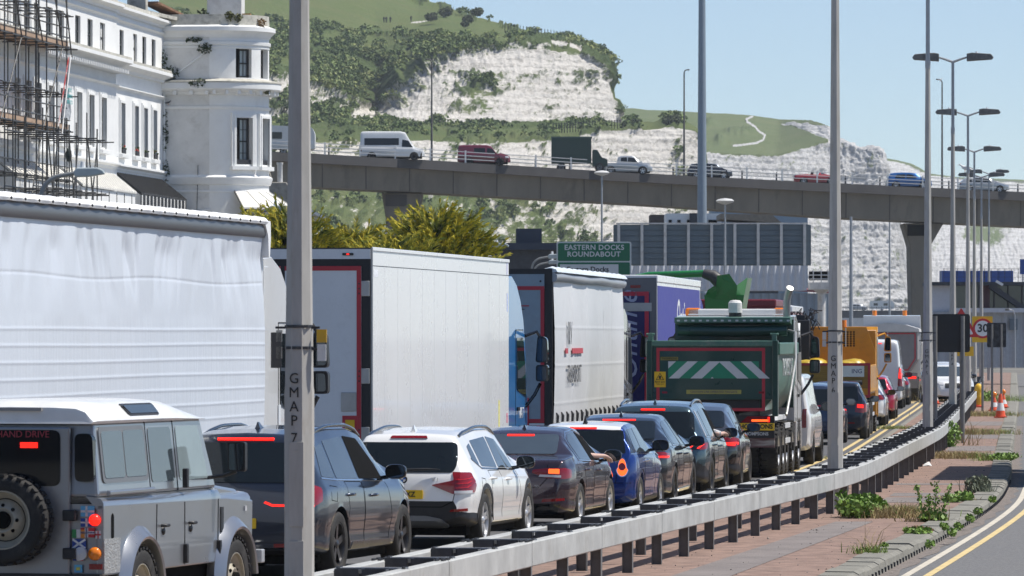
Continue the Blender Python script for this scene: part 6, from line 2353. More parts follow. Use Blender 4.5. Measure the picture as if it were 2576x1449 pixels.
# upper cabin: rear, side and front frames with inset glass
def cab(y, z, x): return (x, y, z)
Zw, Zg = 1.30, 1.97
b = MB()
bt = [(.82, .0), (.82, 3.36)]
b.loft([[(-.815, .02, Zw), (.815, .02, Zw), (.815, 3.42, Zw), (-.815, 3.42, Zw)], [(-.752, .06, Zg), (.752, .06, Zg), (.752, 3.10, Zg), (-.752, 3.10, Zg)]])
cabo = b.build('cabin', PS, lr, None, .03)
vv = [v.co.copy() for v in cabo.data.vertices]
cbvh = BVHTree.FromPolygons(vv, [tuple(p.vertices) for p in cabo.data.polygons])
for view in ('R', 'L'):
 fr = patch(cbvh, rpoly([(.16, 1.42), (1.43, 1.42), (1.40, 1.925), (.14, 1.925)], .07), view, mat('grey window frame', (.20, .21, .22), rough=.5, metal=.3), 'window_frame', lr, .012)
 patch(cbvh, rpoly([(.21, 1.465), (.77, 1.465), (.76, 1.885), (.19, 1.885)], .05), view, GLASSL, 'side_window', fr, .016)
 patch(cbvh, rpoly([(.80, 1.465), (1.38, 1.465), (1.36, 1.885), (.79, 1.885)], .05), view, GLASSL, 'side_window', fr, .016)
 patch(cbvh, rpoly([(1.53, 1.40), (2.20, 1.40), (2.17, 1.90), (1.52, 1.90)], .05), view, GLASSL, 'door_window', lr, .006)
 patch(cbvh, rpoly([(2.34, 1.40), (3.18, 1.40), (2.99, 1.90), (2.32, 1.90)], .05), view, mat('pale window glass', (.22, .27, .28), rough=.04, spec=.8), 'door_window', lr, .006)
 for pts in ([(1.48, 1.31), (1.46, 1.96)], [(2.27, 1.31), (2.26, 1.96)]):
  ribbon(cbvh, pts, view, .014, VOID, 'shut_line', lr, .003)
for sd in (1, -1):
 for (pts) in ([(1.45, .62), (1.48, 1.20)], [(2.29, .62), (2.29, 1.20)], [(3.28, .62), (3.3, 1.20)]):
  b = MB()
  b.bar((sd * .8735, pts[0][0], pts[0][1]), (sd * .8735, pts[1][0], pts[1][1]), .012, .004, up=(1, 0, 0))
  b.build('shut_line', VOID, lr)
 for (y, z) in ((1.66, .98), (2.46, .98)):
  b = MB()
  b.tube([(sd * .87, y - .05, z + .02), (sd * .91, y - .05, z + .02), (sd * .91, y + .06, z + .02)], .015, 8)
  b.ball((sd * .872, y, z - .03), .02, .04, .04)
  b.build('door_handle', BLACK, lr, 50)
 for (y, z) in ((2.25, 1.42), (3.25, .72), (2.25, .72)):
  b = MB()
  b.box(sd * .86, sd * .91, y, y + .06, z - .09, z + .09)
  b.build('hinge', BLACK, lr, None, .01)
 b = MB()
 b.box(sd * .84, sd * .885, .15, 1.42, 1.31, 1.36)
 b.build('waist_capping', PS, lr, None, .015)
 b = MB()
 b.box(sd * .868, sd * .878, .0, .44, .62, .93)
 b.build('chequer_plate', CHEQ, lr)
 b = MB()
 b.prism(rpoly([(.2, .93), (.27, .93), (.27, 1.13), (.235, 1.16), (.2, 1.13)], .02), 'x', sd * .868, sd * .876)
 b.build('filler_slot', VOID, lr)
 b = MB()
 b.box(sd * .868, sd * .882, 3.36, 3.44, .88, 1.12)
 b.build('wing_vent', BLACK, lr)
 b = MB()
 b.box(sd * .868, sd * .885, 4.1, 4.15, 1.06, 1.11)
 b.build('side_repeater', CLEARL, lr)
 # door mirror on its arm
 b = MB()
 b.tube([(sd * .80, 3.18, 1.40), (sd * .95, 3.22, 1.42), (sd * 1.08, 3.22, 1.46)], .018, 8)
 b.prism(rpoly([(sd * 1.0, 1.46), (sd * 1.17, 1.46), (sd * 1.17, 1.74), (sd * 1.0, 1.74)], .03), 'y', 3.2, 3.27)
 mo = b.build('door_mirror', BLACK, lr)
 b = MB()
 b.prism(rpoly([(sd * 1.015, 1.475), (sd * 1.155, 1.475), (sd * 1.155, 1.725), (sd * 1.015, 1.725)], .025), 'y', 3.19, 3.2)
 b.build('mirror_glass', mat('mirror glass', (.10, .12, .14), rough=.03, metal=.9), mo)
# roof
b = MB()
rings = []
for (y, zt, k) in ((-.03, 2.0, .97), (-.02, 2.10, .99), (.06, 2.15, 1.), (.25, 2.165, 1.), (1.9, 2.165, 1.), (2.3, 2.14, 1.), (2.75, 2.06, 1.), (3.12, 1.995, 1.), (3.16, 1.97, 1.)):
 ring = []
 h = zt - 1.955
 for (x, q) in ((-.775, 0), (-.79, .12), (-.78, .2), (-.755, .35), (-.71, .72), (-.62, .93), (-.4, 1.), (0, 1.03), (.4, 1.), (.62, .93), (.71, .72), (.755, .35), (.78, .2), (.79, .12), (.775, 0)):
  ring.append((x * k, y, 1.955 + h * q))
 rings.append(ring)
b.loft(rings)
ro = b.build('roof', PSW, lr, 40)
vv = [v.co.copy() for v in ro.data.vertices]
rb = BVHTree.FromPolygons(vv, [tuple(p.vertices) for p in ro.data.polygons])
for view in ('R', 'L'):
 q = rpoly([(1.02, 2.015), (1.86, 2.015), (1.80, 2.115), (.90, 2.115)], .03)
 fr = patch(rb, q, view, BLACK, 'roof_window_seal', lr, .012)
 q = rpoly([(1.05, 2.028), (1.83, 2.028), (1.77, 2.103), (.95, 2.103)], .025)
 patch(rb, q, view, GLASSL, 'roof_window', fr, .018)
b = MB()
b.box(-.5, .3, -.05, -.02, 2.07, 2.10)
b.build('roof_vent', mat('grey strip', (.3, .3, .3), rough=.6), lr)
# rear face: door, window, spare wheel, corner windows, lamps, stickers
b = MB()
b.box(-.56, .56, -.022, .02, .60, 1.93)
b.build('rear_door', PS, lr, None, .02)
b = MB()
b.prism(rpoly([(-.47, 1.40), (.47, 1.40), (.47, 1.90), (-.47, 1.90)], .07), 'y', -.03, -.02)
b.build('rear_window', GLASS, lr)
for sd in (1, -1):
 b = MB()
 b.prism(rpoly([(sd * .60, 1.44), (sd * .785, 1.44), (sd * .765, 1.87), (sd * .60, 1.87)], .06), 'y', -.01, .09)
 b.build('corner_window', GLASS, lr)
 for (z, rr, m_, nm) in ((1.10, .048, REDON, 'brake_lamp'), (.80, .055, AMBER if sd > 0 else AMBER, 'indicator')):
  b = MB()
  b.lathe([(rr * 1.1, .01), (rr * 1.1, -.02), (rr * .9, -.045), (.001, -.055)], (sd * .79, 0, z), 'y', 18)
  b.build(nm, m_, lr, 60)
 b = MB()
 b.lathe([(.06, .01), (.06, -.03), (.001, -.04)], (sd * .66, 0, .80), 'y', 18)
 b.build('fog_lamp', CLEARL, lr, 60)
 b = MB()
 b.box(sd * .74, sd * .86, -.02, 0, .66, .71)
 b.build('reflector', REDL, lr)
 for z in (1.14, .80):
  b = MB()
  b.box(sd * .50 if sd > 0 else -.01, sd * .62 if sd > 0 else .0, -.06, -.0, z - .05, z + .05)
  if sd > 0:
   b.build('door_hinge', BLACK, lr, None, .01)
b = MB()
b.box(.1, .26, -.05, -.03, 1.74, 1.79)
b.build('high_brake_lamp', REDON, lr)
text('LEFT HAND DRIVE', .085, mat('dull red print', (.35, .04, .06), rough=.5), lr, (.02, -.034, 1.86), (R(90), 0, 0))
w = add_wheel(lr, 0, -.14, .40, .25, 'offroad', 1, mat('cream steel rim'), z=1.10)
w.rotation_euler = (0, 0, R(-90))
b = MB()
b.box(-.85, .85, -.04, .05, .50, .62)
b.build('rear_crossmember', BLACK, lr)
b = MB()
b.box(-.78, .95, 4.42, 4.52, .55, .68)
b.build('front_bumper', STEEL, lr, None, .01)
b = MB()
b.prism([(3.5, 1.2), (3.45, 1.33), (4.2, 1.27), (4.4, 1.2), (4.4, .7), (3.5, .7)], 'x', -.76, .76)
b.build('bonnet', PS, lr, None, .03)

def flag(x, z, w, h, parts, name='flag_sticker'):
 b = MB()
 b.box(x, x + w, -.004, .001, z, z + h)
 o = b.build(name, mat('sticker %.2f %.2f %.2f' % parts[0], parts[0], rough=.4), lr)
 for (a, c_, e, g_, cc) in parts[1:]:
  b = MB()
  b.box(x + a * w, x + c_ * w, -.007, -.003, z + e * h, z + g_ * h)
  b.build('stripe', mat('sticker %.2f %.2f %.2f' % cc, cc, rough=.4), o)
 return o

BL, LB, WH, RD, GN, OR = (.02, .06, .30), (.12, .42, .65), (.62, .62, .62), (.45, .02, .03), (.03, .25, .08), (.65, .22, .02)
flag(.655, 1.13, .13, .095, [LB, (.35, .5, 0, 1, WH), (0, 1, .4, .6, WH)])
flag(.655, 1.04, .13, .075, [BL, (.35, .5, 0, 1, WH), (0, 1, .4, .6, WH)])
flag(.655, .945, .13, .085, [RD, (.3, .55, 0, 1, WH), (0, 1, .35, .65, WH), (.37, .48, 0, 1, BL), (0, 1, .43, .57, BL)])
flag(.575, .94, .12, .075, [WH, (0, .33, 0, 1, GN), (.67, 1, 0, 1, OR)], )
sf = flag(.575, .845, .13, .085, [BL])
for s in (1, -1):
 b = MB()
 b.bar((.58, -.006, .8875 - s * .04), (.70, -.006, .8875 + s * .04), .004, .018, up=(0, 0, 1))
 b.build('stripe', mat('sticker white'), sf) if False else b.build('stripe', WHITEP, sf)
flag(.585, .735, .095, .062, [WH, (0, .33, 0, 1, BL), (.67, 1, 0, 1, RD)])
flag(.81 - .015, .935, .05, .07, [WH, (.4, .6, 0, 1, RD), (0, 1, .4, .6, RD)])
flag(.595, .63, .075, .07, [LB, (.25, .75, .3, .7, (.6, .55, .1))])
text('DEFENDER', .05, mat('silver lettering', (.5, .5, .5), rough=.4, metal=.5), lr, (.71, -.006, .815), (R(90), 0, 0), sx=1.1)

# ================================================================ LORRIES
REDTAPE = mat('red reflective tape', (.42, .025, .04), rough=.4, var=.1)
YELTAPE = mat('yellow reflective plate', (.72, .44, .01), rough=.4, var=.08)
BOXW = mat('white trailer panel', (.79, .79, .785), rough=.28, var=.02, scale=.6, coat=.3, dirt=.08, dirtcol=(.55, .53, .5), dscale=1.2)
BOXG = mat('pale grey door panel', (.66, .68, .70), rough=.35, var=.05, scale=1.5, dirt=.2, dirtcol=(.35, .34, .32))
SEAL = mat('door seal', (.02, .02, .022), rough=.6)
CURT = mat('white pvc curtain', (.60, .635, .69), rough=.42, var=.03, scale=.7, dirt=.12, dirtcol=(.5, .5, .49), dscale=2)
CURT2 = mat('grey white pvc curtain', (.66, .665, .67), rough=.45, var=.04, scale=.7, dirt=.2, dirtcol=(.46, .44, .41), dscale=2)
ZINC = mat('zinc fitting', (.42, .42, .41), rough=.4, metal=.6, var=.15)

def lorry_origin(u, d, theta, W=2.55):
 th = R(theta)
 return (XU(u, d) - math.cos(th) * W / 2, d + math.sin(th) * W / 2, 0.), -th

def undercarriage(t, L, axles=(2.4, 3.7, 5.0), zc=1.05, W=2.55):
 b = MB()
 b.box(-.55, .55, .3, L - .4, .75, zc)
 b.build('chassis', DSTEEL, t)
 b = MB()
 b.box(-1.2, 1.2, .05, .2, .45, .62)
 b.box(-.5, -.42, .1, .3, .6, 1.0)
 b.box(.42, .5, .1, .3, .6, 1.0)
 b.build('rear_guard', DSTEEL, t)
 for y in axles:
  for sd in (-1, 1):
   add_wheel(t, sd * (W / 2 - .2), y, .50, .36, 'truck', sd, ALLOY)
 for y in (6.6, 8.6):
  b = MB()
  b.box(W / 2 - .1, W / 2 - .06, y, y + 1.7, .5, .62)
  b.box(W / 2 - .1, W / 2 - .06, y, y + 1.7, .75, .87)
  b.build('side_guard', ZINC, t)

def rods(t, xs, z0, z1, y=-.03):
 for x in xs:
  b = MB()
  b.tube([(x, y, z0), (x, y, z1)], .016, 8)
  o = b.build('locking_rod', ZINC, t, 60)
  for z in (z1 - .12, z0 + .25, (z0 + z1) / 2):
   b = MB()
   b.box(x - .05, x + .05, y - .005, y + .03, z - .04, z + .04)
   b.build('rod_bracket', ZINC, o)
  b = MB()
  b.box(x - .05, x + .05, y - .01, y + .03, z1 - .02, z1 + .06)
  b.build('cam_keeper', ZINC, o)

def tape_frame(t, x0, x1, z0, z1, w, y, m=REDTAPE, sides='tblr'):
 for k, (a, c_, e, g_) in {'t': (x0, x1, z1 - w, z1), 'b': (x0, x1, z0, z0 + w), 'l': (x0, x0 + w, z0 + w, z1 - w), 'r': (x1 - w, x1, z0 + w, z1 - w)}.items():
  if k in sides:
   b = MB()
   b.box(a, c_, y - .006, y, e, g_)
   b.build('red_tape', m, t)

def hinge(t, x, z, y=-.02, side=1):
 b = MB()
 b.box(x - .1, x + .09, y - .012, y + .01, z - .11, z + .11)
 o = b.build('hinge', ZINC, t, None, .01)
 for k in (-.07, 0, .07):
  b = MB()
  b.ball((x - .06, y - .014, z + k), .014, n=6, k=4)
  b.build('rivet', DSTEEL, o)

def marker_plate(t, x, z0, z1, w, y):
 b = MB()
 b.box(x, x + w, y - .012, y, z0, z1)
 o = b.build('marker_plate', REDTAPE, t)
 b = MB()
 b.box(x + w * .2, x + w * .8, y - .018, y - .01, z0 + .06, z1 - .06)
 b.build('yellow_field', YELTAPE, o)

def cab_unit(t, y0, pm, W=2.46, H=3.75, glass=GLASS, mirror_m=BLACK, fair=True, mirror_low=None):
 """tractor cab standing in front of the trailer; y0 is the back of the cab"""
 b = MB()
 prof = [(0, 1.0), (0, H), (.45, H + .02), (1.0, H - .12), (1.45, H - .38), (1.78, 3.02), (2.12, 2.35), (2.25, 1.5), (2.27, .55), (2.0, .42), (1.95, .5)] + [(1.42 + .56 * math.cos(R(a)), .5 + .56 * math.sin(R(a))) for a in range(0, 181, 20)] + [(.8, .5), (.5, .5), (.5, 1.0)]
 b.prism([(y0 + p[0], p[1]) for p in prof], 'x', -W / 2, W / 2)
 co = b.build('cab', pm, t, None, .09)
 b = MB()
 b.box(W / 2 - .01, W / 2 + .006, y0 + .02, y0 + .26, 1.15, H - .1)
 b.build('side_deflector', pm, t, None, .01)
 for sd in (1, -1):
  x = sd * (W / 2 + .002)
  b = MB()
  b.prism(rpoly([(y0 + .95, 1.85), (y0 + 2.02, 1.72), (y0 + 1.96, 2.2), (y0 + 1.72, 2.72), (y0 + .95, 2.72)], .07), 'x', x - sd * .01, x + sd * .008)
  b.build('door_window', glass, t)
  for pts in (((.85, 1.0), (.85, 2.85)), ((.85, 2.85), (1.75, 2.85)), ((2.1, 1.0), (2.1, 1.75)), ((.85, 1.0), (2.1, 1.0))):
   b = MB()
   b.bar((x + sd * .002, y0 + pts[0][0], pts[0][1]), (x + sd * .002, y0 + pts[1][0], pts[1][1]), .012, .004, up=(1, 0, 0))
   b.build('shut_line', VOID, t)
  b = MB()
  b.box(x - .01, x + sd * .03, y0 + .98, y0 + 1.2, 1.5, 1.56)
  b.build('door_handle', BLACK, t)
  # mirrors
  b = MB()
  b.tube([(x, y0 + 1.95, 2.75), (x + sd * .18, y0 + 2.1, 2.82), (x + sd * .28, y0 + 2.12, 2.66)], .03, 8)
  b.tube([(x, y0 + 2.0, 1.55), (x + sd * .14, y0 + 2.1, 1.75), (x + sd * .24, y0 + 2.12, 1.95)], .03, 8)
  b.prism(rpoly([(x + sd * .16, 2.3), (x + sd * .38, 2.3), (x + sd * .36, 2.72), (x + sd * .20, 2.76)], .06), 'y', y0 + 2.06, y0 + 2.2)
  b.prism(rpoly([(x + sd * .17, 1.98), (x + sd * .38, 1.98), (x + sd * .38, 2.26), (x + sd * .17, 2.26)], .05), 'y', y0 + 2.06, y0 + 2.2)
  mo = b.build('cab_mirror', mirror_m, t, 40)
  mo['kind'] = 'stuff'
  for (z0, z1) in ((2.33, 2.70), (2.01, 2.23)):
   b = MB()
   b.prism(rpoly([(x + sd * .19, z0), (x + sd * .355, z0), (x + sd * .345, z1), (x + sd * .21, z1)], .04), 'y', y0 + 2.05, y0 + 2.06)
   b.build('mirror_glass', mat('mirror glass'), mo)
  add_wheel(t, sd * (W / 2 - .2), y0 + 1.42, .5, .34, 'truck', sd, ALLOY)
  add_wheel(t, sd * (W / 2 - .2), y0 - 1.9, .5, .36, 'truck', sd, ALLOY)
 b = MB()
 b.prism(rpoly([(-1.1, 1.75), (1.1, 1.75), (1.05, 2.75), (-1.05, 2.75)], .1), 'y', y0 + 2.0, y0 + 2.2)
 b.build('windscreen', glass, t)
 b = MB()
 b.box(-.5, .5, y0 - 3.4, y0 + 1.8, .6, 1.0)
 b.build('tractor_frame', DSTEEL, t)
 return co

# ---------------------------------------------------------------- near white curtainsider
th = R(9.5)
L1, W1 = 13.6, 2.55
fx, fy = XU(664, 69.), 69.
o1 = (fx - L1 * math.sin(th) - W1 / 2 * math.cos(th), fy - L1 * math.cos(th) + W1 / 2 * math.sin(th), 0)
t1 = thing('curtainsider_lorry', 'near lorry with plain wrinkled white curtain side and white cab', 'lorry', o1, -th, 'lorries queueing in the left lane')
ny, nz = 520, 230
ys = np.linspace(.1, 13.5, ny)
zs = np.linspace(1.05, 3.87, nz)
Y, Z = np.meshgrid(ys, zs)
dis = np.zeros_like(Y)
upper = smoothstep(2.74, 2.95, Z)
hang = smoothstep(2.74, 2.85, Z) * smoothstep(3.9, 3.55, Z)
sl = Y + (3.9 - Z) * .25 * np.sin(Y * .9)
fold = np.abs(fbm(sl / .55, Z / 2.2, 61, 3) - .5)
dis += -.045 * hang * np.clip(.16 - fold, 0, 1) / .16 * smoothstep(2.9, 3.7, Z) * (.4 + fbm(Y / 2., Z * 0, 64, 2))
dis += .02 * (fbm(sl / .8, Z / 1.6, 66, 3) - .5) * upper
dis += .05 * np.sin((Z - 1.05) / 2.9 * math.pi) * (.5 + .5 * np.sin(Y * .45 + .6))
for k in range(12):
 zr = 2.76 - k * .168 + .004 * np.sin(Y * .6 + k)
 dis += .005 * np.exp(-((Z - zr) / .012) ** 2)
dis += .008 * (fbm(Y / .06, Z / .5, 71, 2) - .5) * (1 - upper * .6)
dis += -.005 * np.exp(-((Z - 3.30 - .02 * np.sin(Y)) / .012) ** 2)
me = grid_mesh('curtain', np.stack([1.275 + dis, Y, Z], -1))
link('curtain', me, CURT, t1)
b = MB()
b.box(-1.27, 1.2, .05, 13.55, 1.0, 4.0)
b.build('load_box', CURT2, t1)
b = MB()
b.box(-1.275, 1.262, 13.52, 13.6, 1.0, 4.02)
b.build('front_wall', BOXG, t1)
b = MB()
prof = [(1.18, 3.86), (1.30, 3.855), (1.322, 3.89), (1.325, 3.97), (1.30, 4.02), (1.18, 4.03)]
b.loft([[(x, y, z) for x, z in prof] for y in (.0, 6.8, 13.6)])
b.build('gutter_rail', mat('grey gutter rail', (.10, .105, .115), rough=.4, var=.15, stretch=(1, .2, 1)), t1, 40)
# scalloped roof sheet edge: one swag between each pair of eyelets
n = 24
pitch = 13.6 / n
for k in range(n):
 b = MB()
 rings = []
 for j in range(9):
  t_ = j / 8
  y = k * pitch + t_ * pitch
  s_ = math.sin(math.pi * t_)
  rings.append([(1.0, y, 4.06), (1.22, y, 4.09 + .02 * s_), (1.31 + .02 * s_, y, 4.075 + .018 * s_), (1.335 + .03 * s_, y, 4.045), (1.33 + .02 * s_, y, 4.02 - .008 * s_), (1.0, y, 4.03)])
 b.loft(rings)
 sw = b.build('roof_swag', mat('white roof sheet', (.80, .80, .79), rough=.5, var=.04), t1, 50)
 b = MB()
 b.ball((1.352, k * pitch, 4.04), .012, .012, .016, 6, 4)
 b.build('eyelet', DSTEEL, sw)
b = MB()
b.box(-1.25, 1.02, 0, 13.6, 4.0, 4.06)
b.build('roof_sheet', mat('white roof sheet'), t1)
b = MB()
b.prism(rpoly([(13.35, 4.02), (13.66, 4.06), (13.68, 3.86), (13.62, 3.62), (13.56, 3.62), (13.52, 3.88)], .04), 'x', 1.1, 1.345)
b.build('corner_cap', mat('white roof sheet'), t1)
undercarriage(t1, 13.6)
t1.scale = (1, 1, 1.022)
cab_unit(t1, 13.8, PVW, H=3.62)
b = MB()
b.box(1.235, 1.245, 14.62, 14.75, 1.62, 1.86)
b.build('cab_badge', BOXG, t1)

# ---------------------------------------------------------------- white refrigerated trailer, blue tractor
o2, r2 = lorry_origin(935, 80.5, 8.3)
t2 = thing('refrigerated_lorry', 'lorry with glossy plain white box trailer and blue cab', 'lorry', o2, r2, 'lorries queueing in the left lane')
b = MB()
b.box(-1.275, 1.275, .04, 13.4, 1.12, 4.0)
b.build('box_body', BOXW, t2, None, .012)
for (z0, z1) in ((3.74, 3.75),):
 b = MB()
 b.box(1.274, 1.277, .06, 13.38, z0, z1)
 b.build('panel_joint', DSTEEL, t2)
for k in range(1, 12):
 b = MB()
 b.box(1.2745, 1.2765, k * 1.12, k * 1.12 + .004, 1.2, 3.73)
 b.build('panel_joint', mat('faint joint', (.72, .72, .72), rough=.5), t2)
b = MB()
b.box(1.27, 1.29, .04, 13.4, 3.955, 4.01)
b.build('top_rail', BOXW, t2, None, .008)
b = MB()
b.box(1.262, 1.286, 0, .05, 1.12, 4.0)
b.build('corner_post', ZINC, t2)
b = MB()
b.box(-1.26, 1.26, -.015, .04, 1.12, 4.0)
b.build('rear_frame', SEAL, t2)
b = MB()
b.box(-1.26, 1.26, -.03, -.014, 3.84, 3.98)
b.build('header', BOXG, t2)
b = MB()
b.prism(rpoly([(.86, 3.89), (1.02, 3.89), (1.02, 3.925), (.86, 3.925)], .015), 'y', -.045, -.03)
hl = b.build('marker_lamp', SEAL, t2)
b = MB()
b.box(.92, .96, -.05, -.044, 3.897, 3.918)
b.build('lit_lens', REDON, hl)
for (x0, x1) in ((-1.13, -.03), (.03, 1.13)):
 b = MB()
 b.box(x0, x1, -.03, -.012, 1.2, 3.74)
 b.build('rear_door', BOXG, t2, None, .006)
 tape_frame(t2, x0, x1, 1.2, 3.74, .065, -.031, sides='tr' if x0 > 0 else 'tl')
rods(t2, (-.62, -.2, .2, .62 - .37), 1.2, 3.8)
for z in (3.42, 2.18, 1.35, 3.0 - 1.85):
 hinge(t2, 1.16, z)
marker_plate(t2, .86, 1.02, 1.62, .22, -.03)
b = MB()
b.box(.84, 1.06, -.045, -.03, 1.68, 1.95)
b.build('vent_hatch', ZINC, t2, None, .01)
b = MB()
b.box(.50, .66, -.05, -.03, 1.06, 1.16)
b.build('door_latch', DSTEEL, t2, None, .01)
b = MB()
b.box(.18, .36, -.04, -.03, 1.05, 1.3)
st = b.build('warning_sticker', mat('sticker yellow', (.62, .5, .03), rough=.5, col2=(.05, .05, .05), scale=14), t2)
b = MB()
b.box(.18, .36, -.042, -.04, 1.255, 1.3)
b.build('sticker_head', REDTAPE, st)
text('ATTENTION', .032, WHITEP, st, (.27, -.044, 1.277), (R(90), 0, 0))
b = MB()
b.box(-1.26, 1.26, -.04, .06, .98, 1.1)
b.build('rear_beam', REDTAPE, t2)
for (y, z, cc, w_, h_) in ((13.2, 3.86, (.45, .45, .6), .12, .2), (13.22, 3.3, (.35, .4, .6), .1, .3), (.35, 3.64, (.66, .69, .74), .35, .1), (12.3, 1.45, (.7, .55, .1), .12, .5), (13.2, 1.4, (.5, .2, .25), .16, .16)):
 b = MB()
 b.box(1.2745, 1.278, y - w_ / 2, y + w_ / 2, z - h_ / 2, z + h_ / 2)
 b.build('side_sticker', mat('side sticker %.1f %.1f' % (y, z), cc, rough=.5, col2=tuple(min(1, q * 1.8) for q in cc), scale=25), t2)
undercarriage(t2, 13.4)
BLUEC = paint('sky blue cab paint', (.02, .20, .52), rough=.35)
cab_unit(t2, 13.62, BLUEC, H=3.72, mirror_m=GLOSSBLK)
text('NAT', .26, WHITEP, t2, (1.236, 15.1, 1.45), (R(90), 0, R(90)), 'cab_lettering', shear=.2)

# ---------------------------------------------------------------- RV Transport curtainsider, grey tractor
o3, r3 = lorry_origin(1391, 104., 6.6)
t3 = thing('curtainsider_lorry', 'lorry with pale curtain side reading RV TRANSPORT', 'lorry', o3, r3, 'lorries queueing in the left lane')
ny, nz = 260, 120
ys = np.linspace(.12, 13.4, ny)
zs = np.linspace(1.08, 3.76, nz)
Y, Z = np.meshgrid(ys, zs)
dis = .05 * np.sin((Z - 1.08) / 2.7 * math.pi) * (.5 + .4 * np.sin(Y * .5)) + .02 * (fbm(Y / .9, Z / 1.4, 81, 3) - .5)
for yy in (3.2, 6.0, 8.6, 10.9):
 dis += .03 * np.exp(-((Y - yy) / .06) ** 2) * (.4 + .6 * fbm(Y * 0 + yy, Z / .35, 83, 2))
dis -= .05 * np.exp(-((Y - 9.4) / .05) ** 2) * smoothstep(3.3, 3.0, Z)
for zr in (2.2, 2.9, 1.5):
 dis += .005 * np.exp(-((Z - zr) / .02) ** 2)
me = grid_mesh('curtain', np.stack([1.27 + dis, Y, Z], -1))
link('curtain', me, CURT2, t3)
b = MB()
b.box(-1.27, 1.2, .05, 13.5, 1.0, 3.95)
b.build('load_box', CURT2, t3)
b = MB()
prof = [(1.2, 3.74), (1.31, 3.74), (1.35, 3.80), (1.35, 3.86), (1.31, 3.91), (1.2, 3.92)]
b.loft([[(x + .012 * math.sin(y * 1.7), y, z + .01 * math.sin(y * .9)) for x, z in prof] for y in np.linspace(.0, 13.5, 14)])
b.build('rolled_gutter', mat('silver gutter sheet', (.36, .37, .38), rough=.4, metal=.3), t3, 50)
for k in range(14):
 b = MB()
 rings = []
 for j in range(7):
  t_ = j / 6
  y = k * .965 + t_ * .965
  s_ = math.sin(math.pi * t_)
  rings.append([(1.0, y, 3.95), (1.22, y, 4.0 + .03 * s_), (1.33, y, 3.97 + .02 * s_), (1.36, y, 3.92), (1.0, y, 3.9)])
 b.loft(rings)
 b.build('roof_swag', mat('pale blue roof sheet', (.58, .64, .68), rough=.5), t3, 50)
b = MB()
b.box(-1.27, 1.02, 0, 13.5, 3.9, 3.98)
b.build('roof_sheet', mat('pale blue roof sheet'), t3)
b = MB()
b.box(-1.275, 1.262, -.02, .05, .98, 3.98)
b.build('rear_frame', SEAL, t3)
DOOR3 = mat('blue grey door', (.24, .31, .37), rough=.4, var=.06, dirt=.2)
b = MB()
b.box(-1.2, 1.12, -.04, -.018, 3.62, 3.88)
b.build('header', DOOR3, t3)
for k in range(4):
 b = MB()
 b.ball((-.6 + k * .55, -.042, 3.75), .02, .01, .02, 8, 5)
 b.build('rivet', SEAL, t3)
for k in range(5):
 b = MB()
 x0 = -1.2 + k * .464
 b.box(x0 + .003, x0 + .461, -.04, -.018, 1.2, 3.6)
 b.build('door_panel', DOOR3, t3)
tape_frame(t3, -1.2, 1.12, 1.16, 3.66, .07, -.041, sides='tbr')
b = MB()
b.box(-1.2, 1.12, -.045, -.018, 1.0, 1.15)
b.build('rear_beam', BOXG, t3)
b = MB()
b.box(1.13, 1.23, -.04, -.018, 1.05, 3.6)
b.build('corner_post', SEAL, t3)
text('TRANSPORT', .17, INK, t3, (.16, -.05, 3.18), (R(90), 0, 0), sx=1.25)
b = MB()
b.box(-.5, .84, -.049, -.042, 3.29, 3.31)
b.build('red_line', REDTAPE, t3)
marker_plate(t3, .62, 1.05, 1.62, .22, -.045)
b = MB()
b.box(.4, .52, -.05, -.044, 1.2, 1.5)
b.build('sticker', mat('side sticker 12.3 1.4', (.5, .1, .1)), t3)
SG = mat('grey print', (.09, .09, .095), rough=.5)
text('RV', .62, SG, t3, (1.345, 2.35, 2.78), (R(90), 0, R(90)), 'curtain_lettering', sx=.95)
text('TRANSPORT', .48, SG, t3, (1.345, 3.15, 2.02), (R(90), 0, R(90)), 'curtain_lettering', sx=.92)
for (y0_, y1_) in ((1.6, 2.0), (2.8, 4.7)):
 b = MB()
 b.box(1.33, 1.345, y0_, y1_, 2.42, 2.52)
 b.build('red_line', mat('pink red print', (.55, .09, .11), rough=.5), t3)
for k in range(15):
 y = .35 + k * .88
 b = MB()
 b.tube([(1.30, y, 1.34), (1.325, y + .01, 1.28), (1.32, y, 1.16), (1.31, y + .04, 1.08), (1.30, y - .02, .95), (1.29, y + .03, .85)], [.012, .03, .026, .014, .012, .01], 6)
 b.build('curtain_buckle', BLACK, t3)
undercarriage(t3, 13.5)
cab_unit(t3, 13.75, paint('grey cab paint', (.20, .20, .21), rough=.35), H=3.3, mirror_m=GLOSSBLK)

# ---------------------------------------------------------------- navy and purple box lorry
o4, r4 = lorry_origin(1653, 122., 5.9)
t4 = thing('box_lorry', 'lorry with navy rear doors and purple side with white script', 'lorry', o4, r4, 'lorries queueing in the left lane')
PURP = mat('purple panel', (.045, .045, .27), rough=.5, var=.05, spec=.3)
NAVY = mat('navy door', (.006, .008, .10), rough=.35, var=.1)
b = MB()
b.box(-1.275, 1.275, .04, 13.2, 1.1, 3.9)
b.build('box_body', BOXW, t4)
b = MB()
b.box(1.27, 1.282, .1, 13.0, 1.2, 3.83)
b.build('side_panel', PURP, t4)
b = MB()
b.box(-1.29, 1.29, .0, 13.25, 3.9, 4.06)
b.build('roof_rail', BOXW, t4, None, .02)
b = MB()
b.box(-1.26, 1.262, -.02, .05, 1.05, 4.0)
b.build('rear_frame', mat('grey frame', (.16, .16, .17), rough=.5, metal=.3), t4)
b = MB()
b.box(-1.15, 1.12, -.035, -.018, 1.1, 3.68)
b.build('rear_door', NAVY, t4)
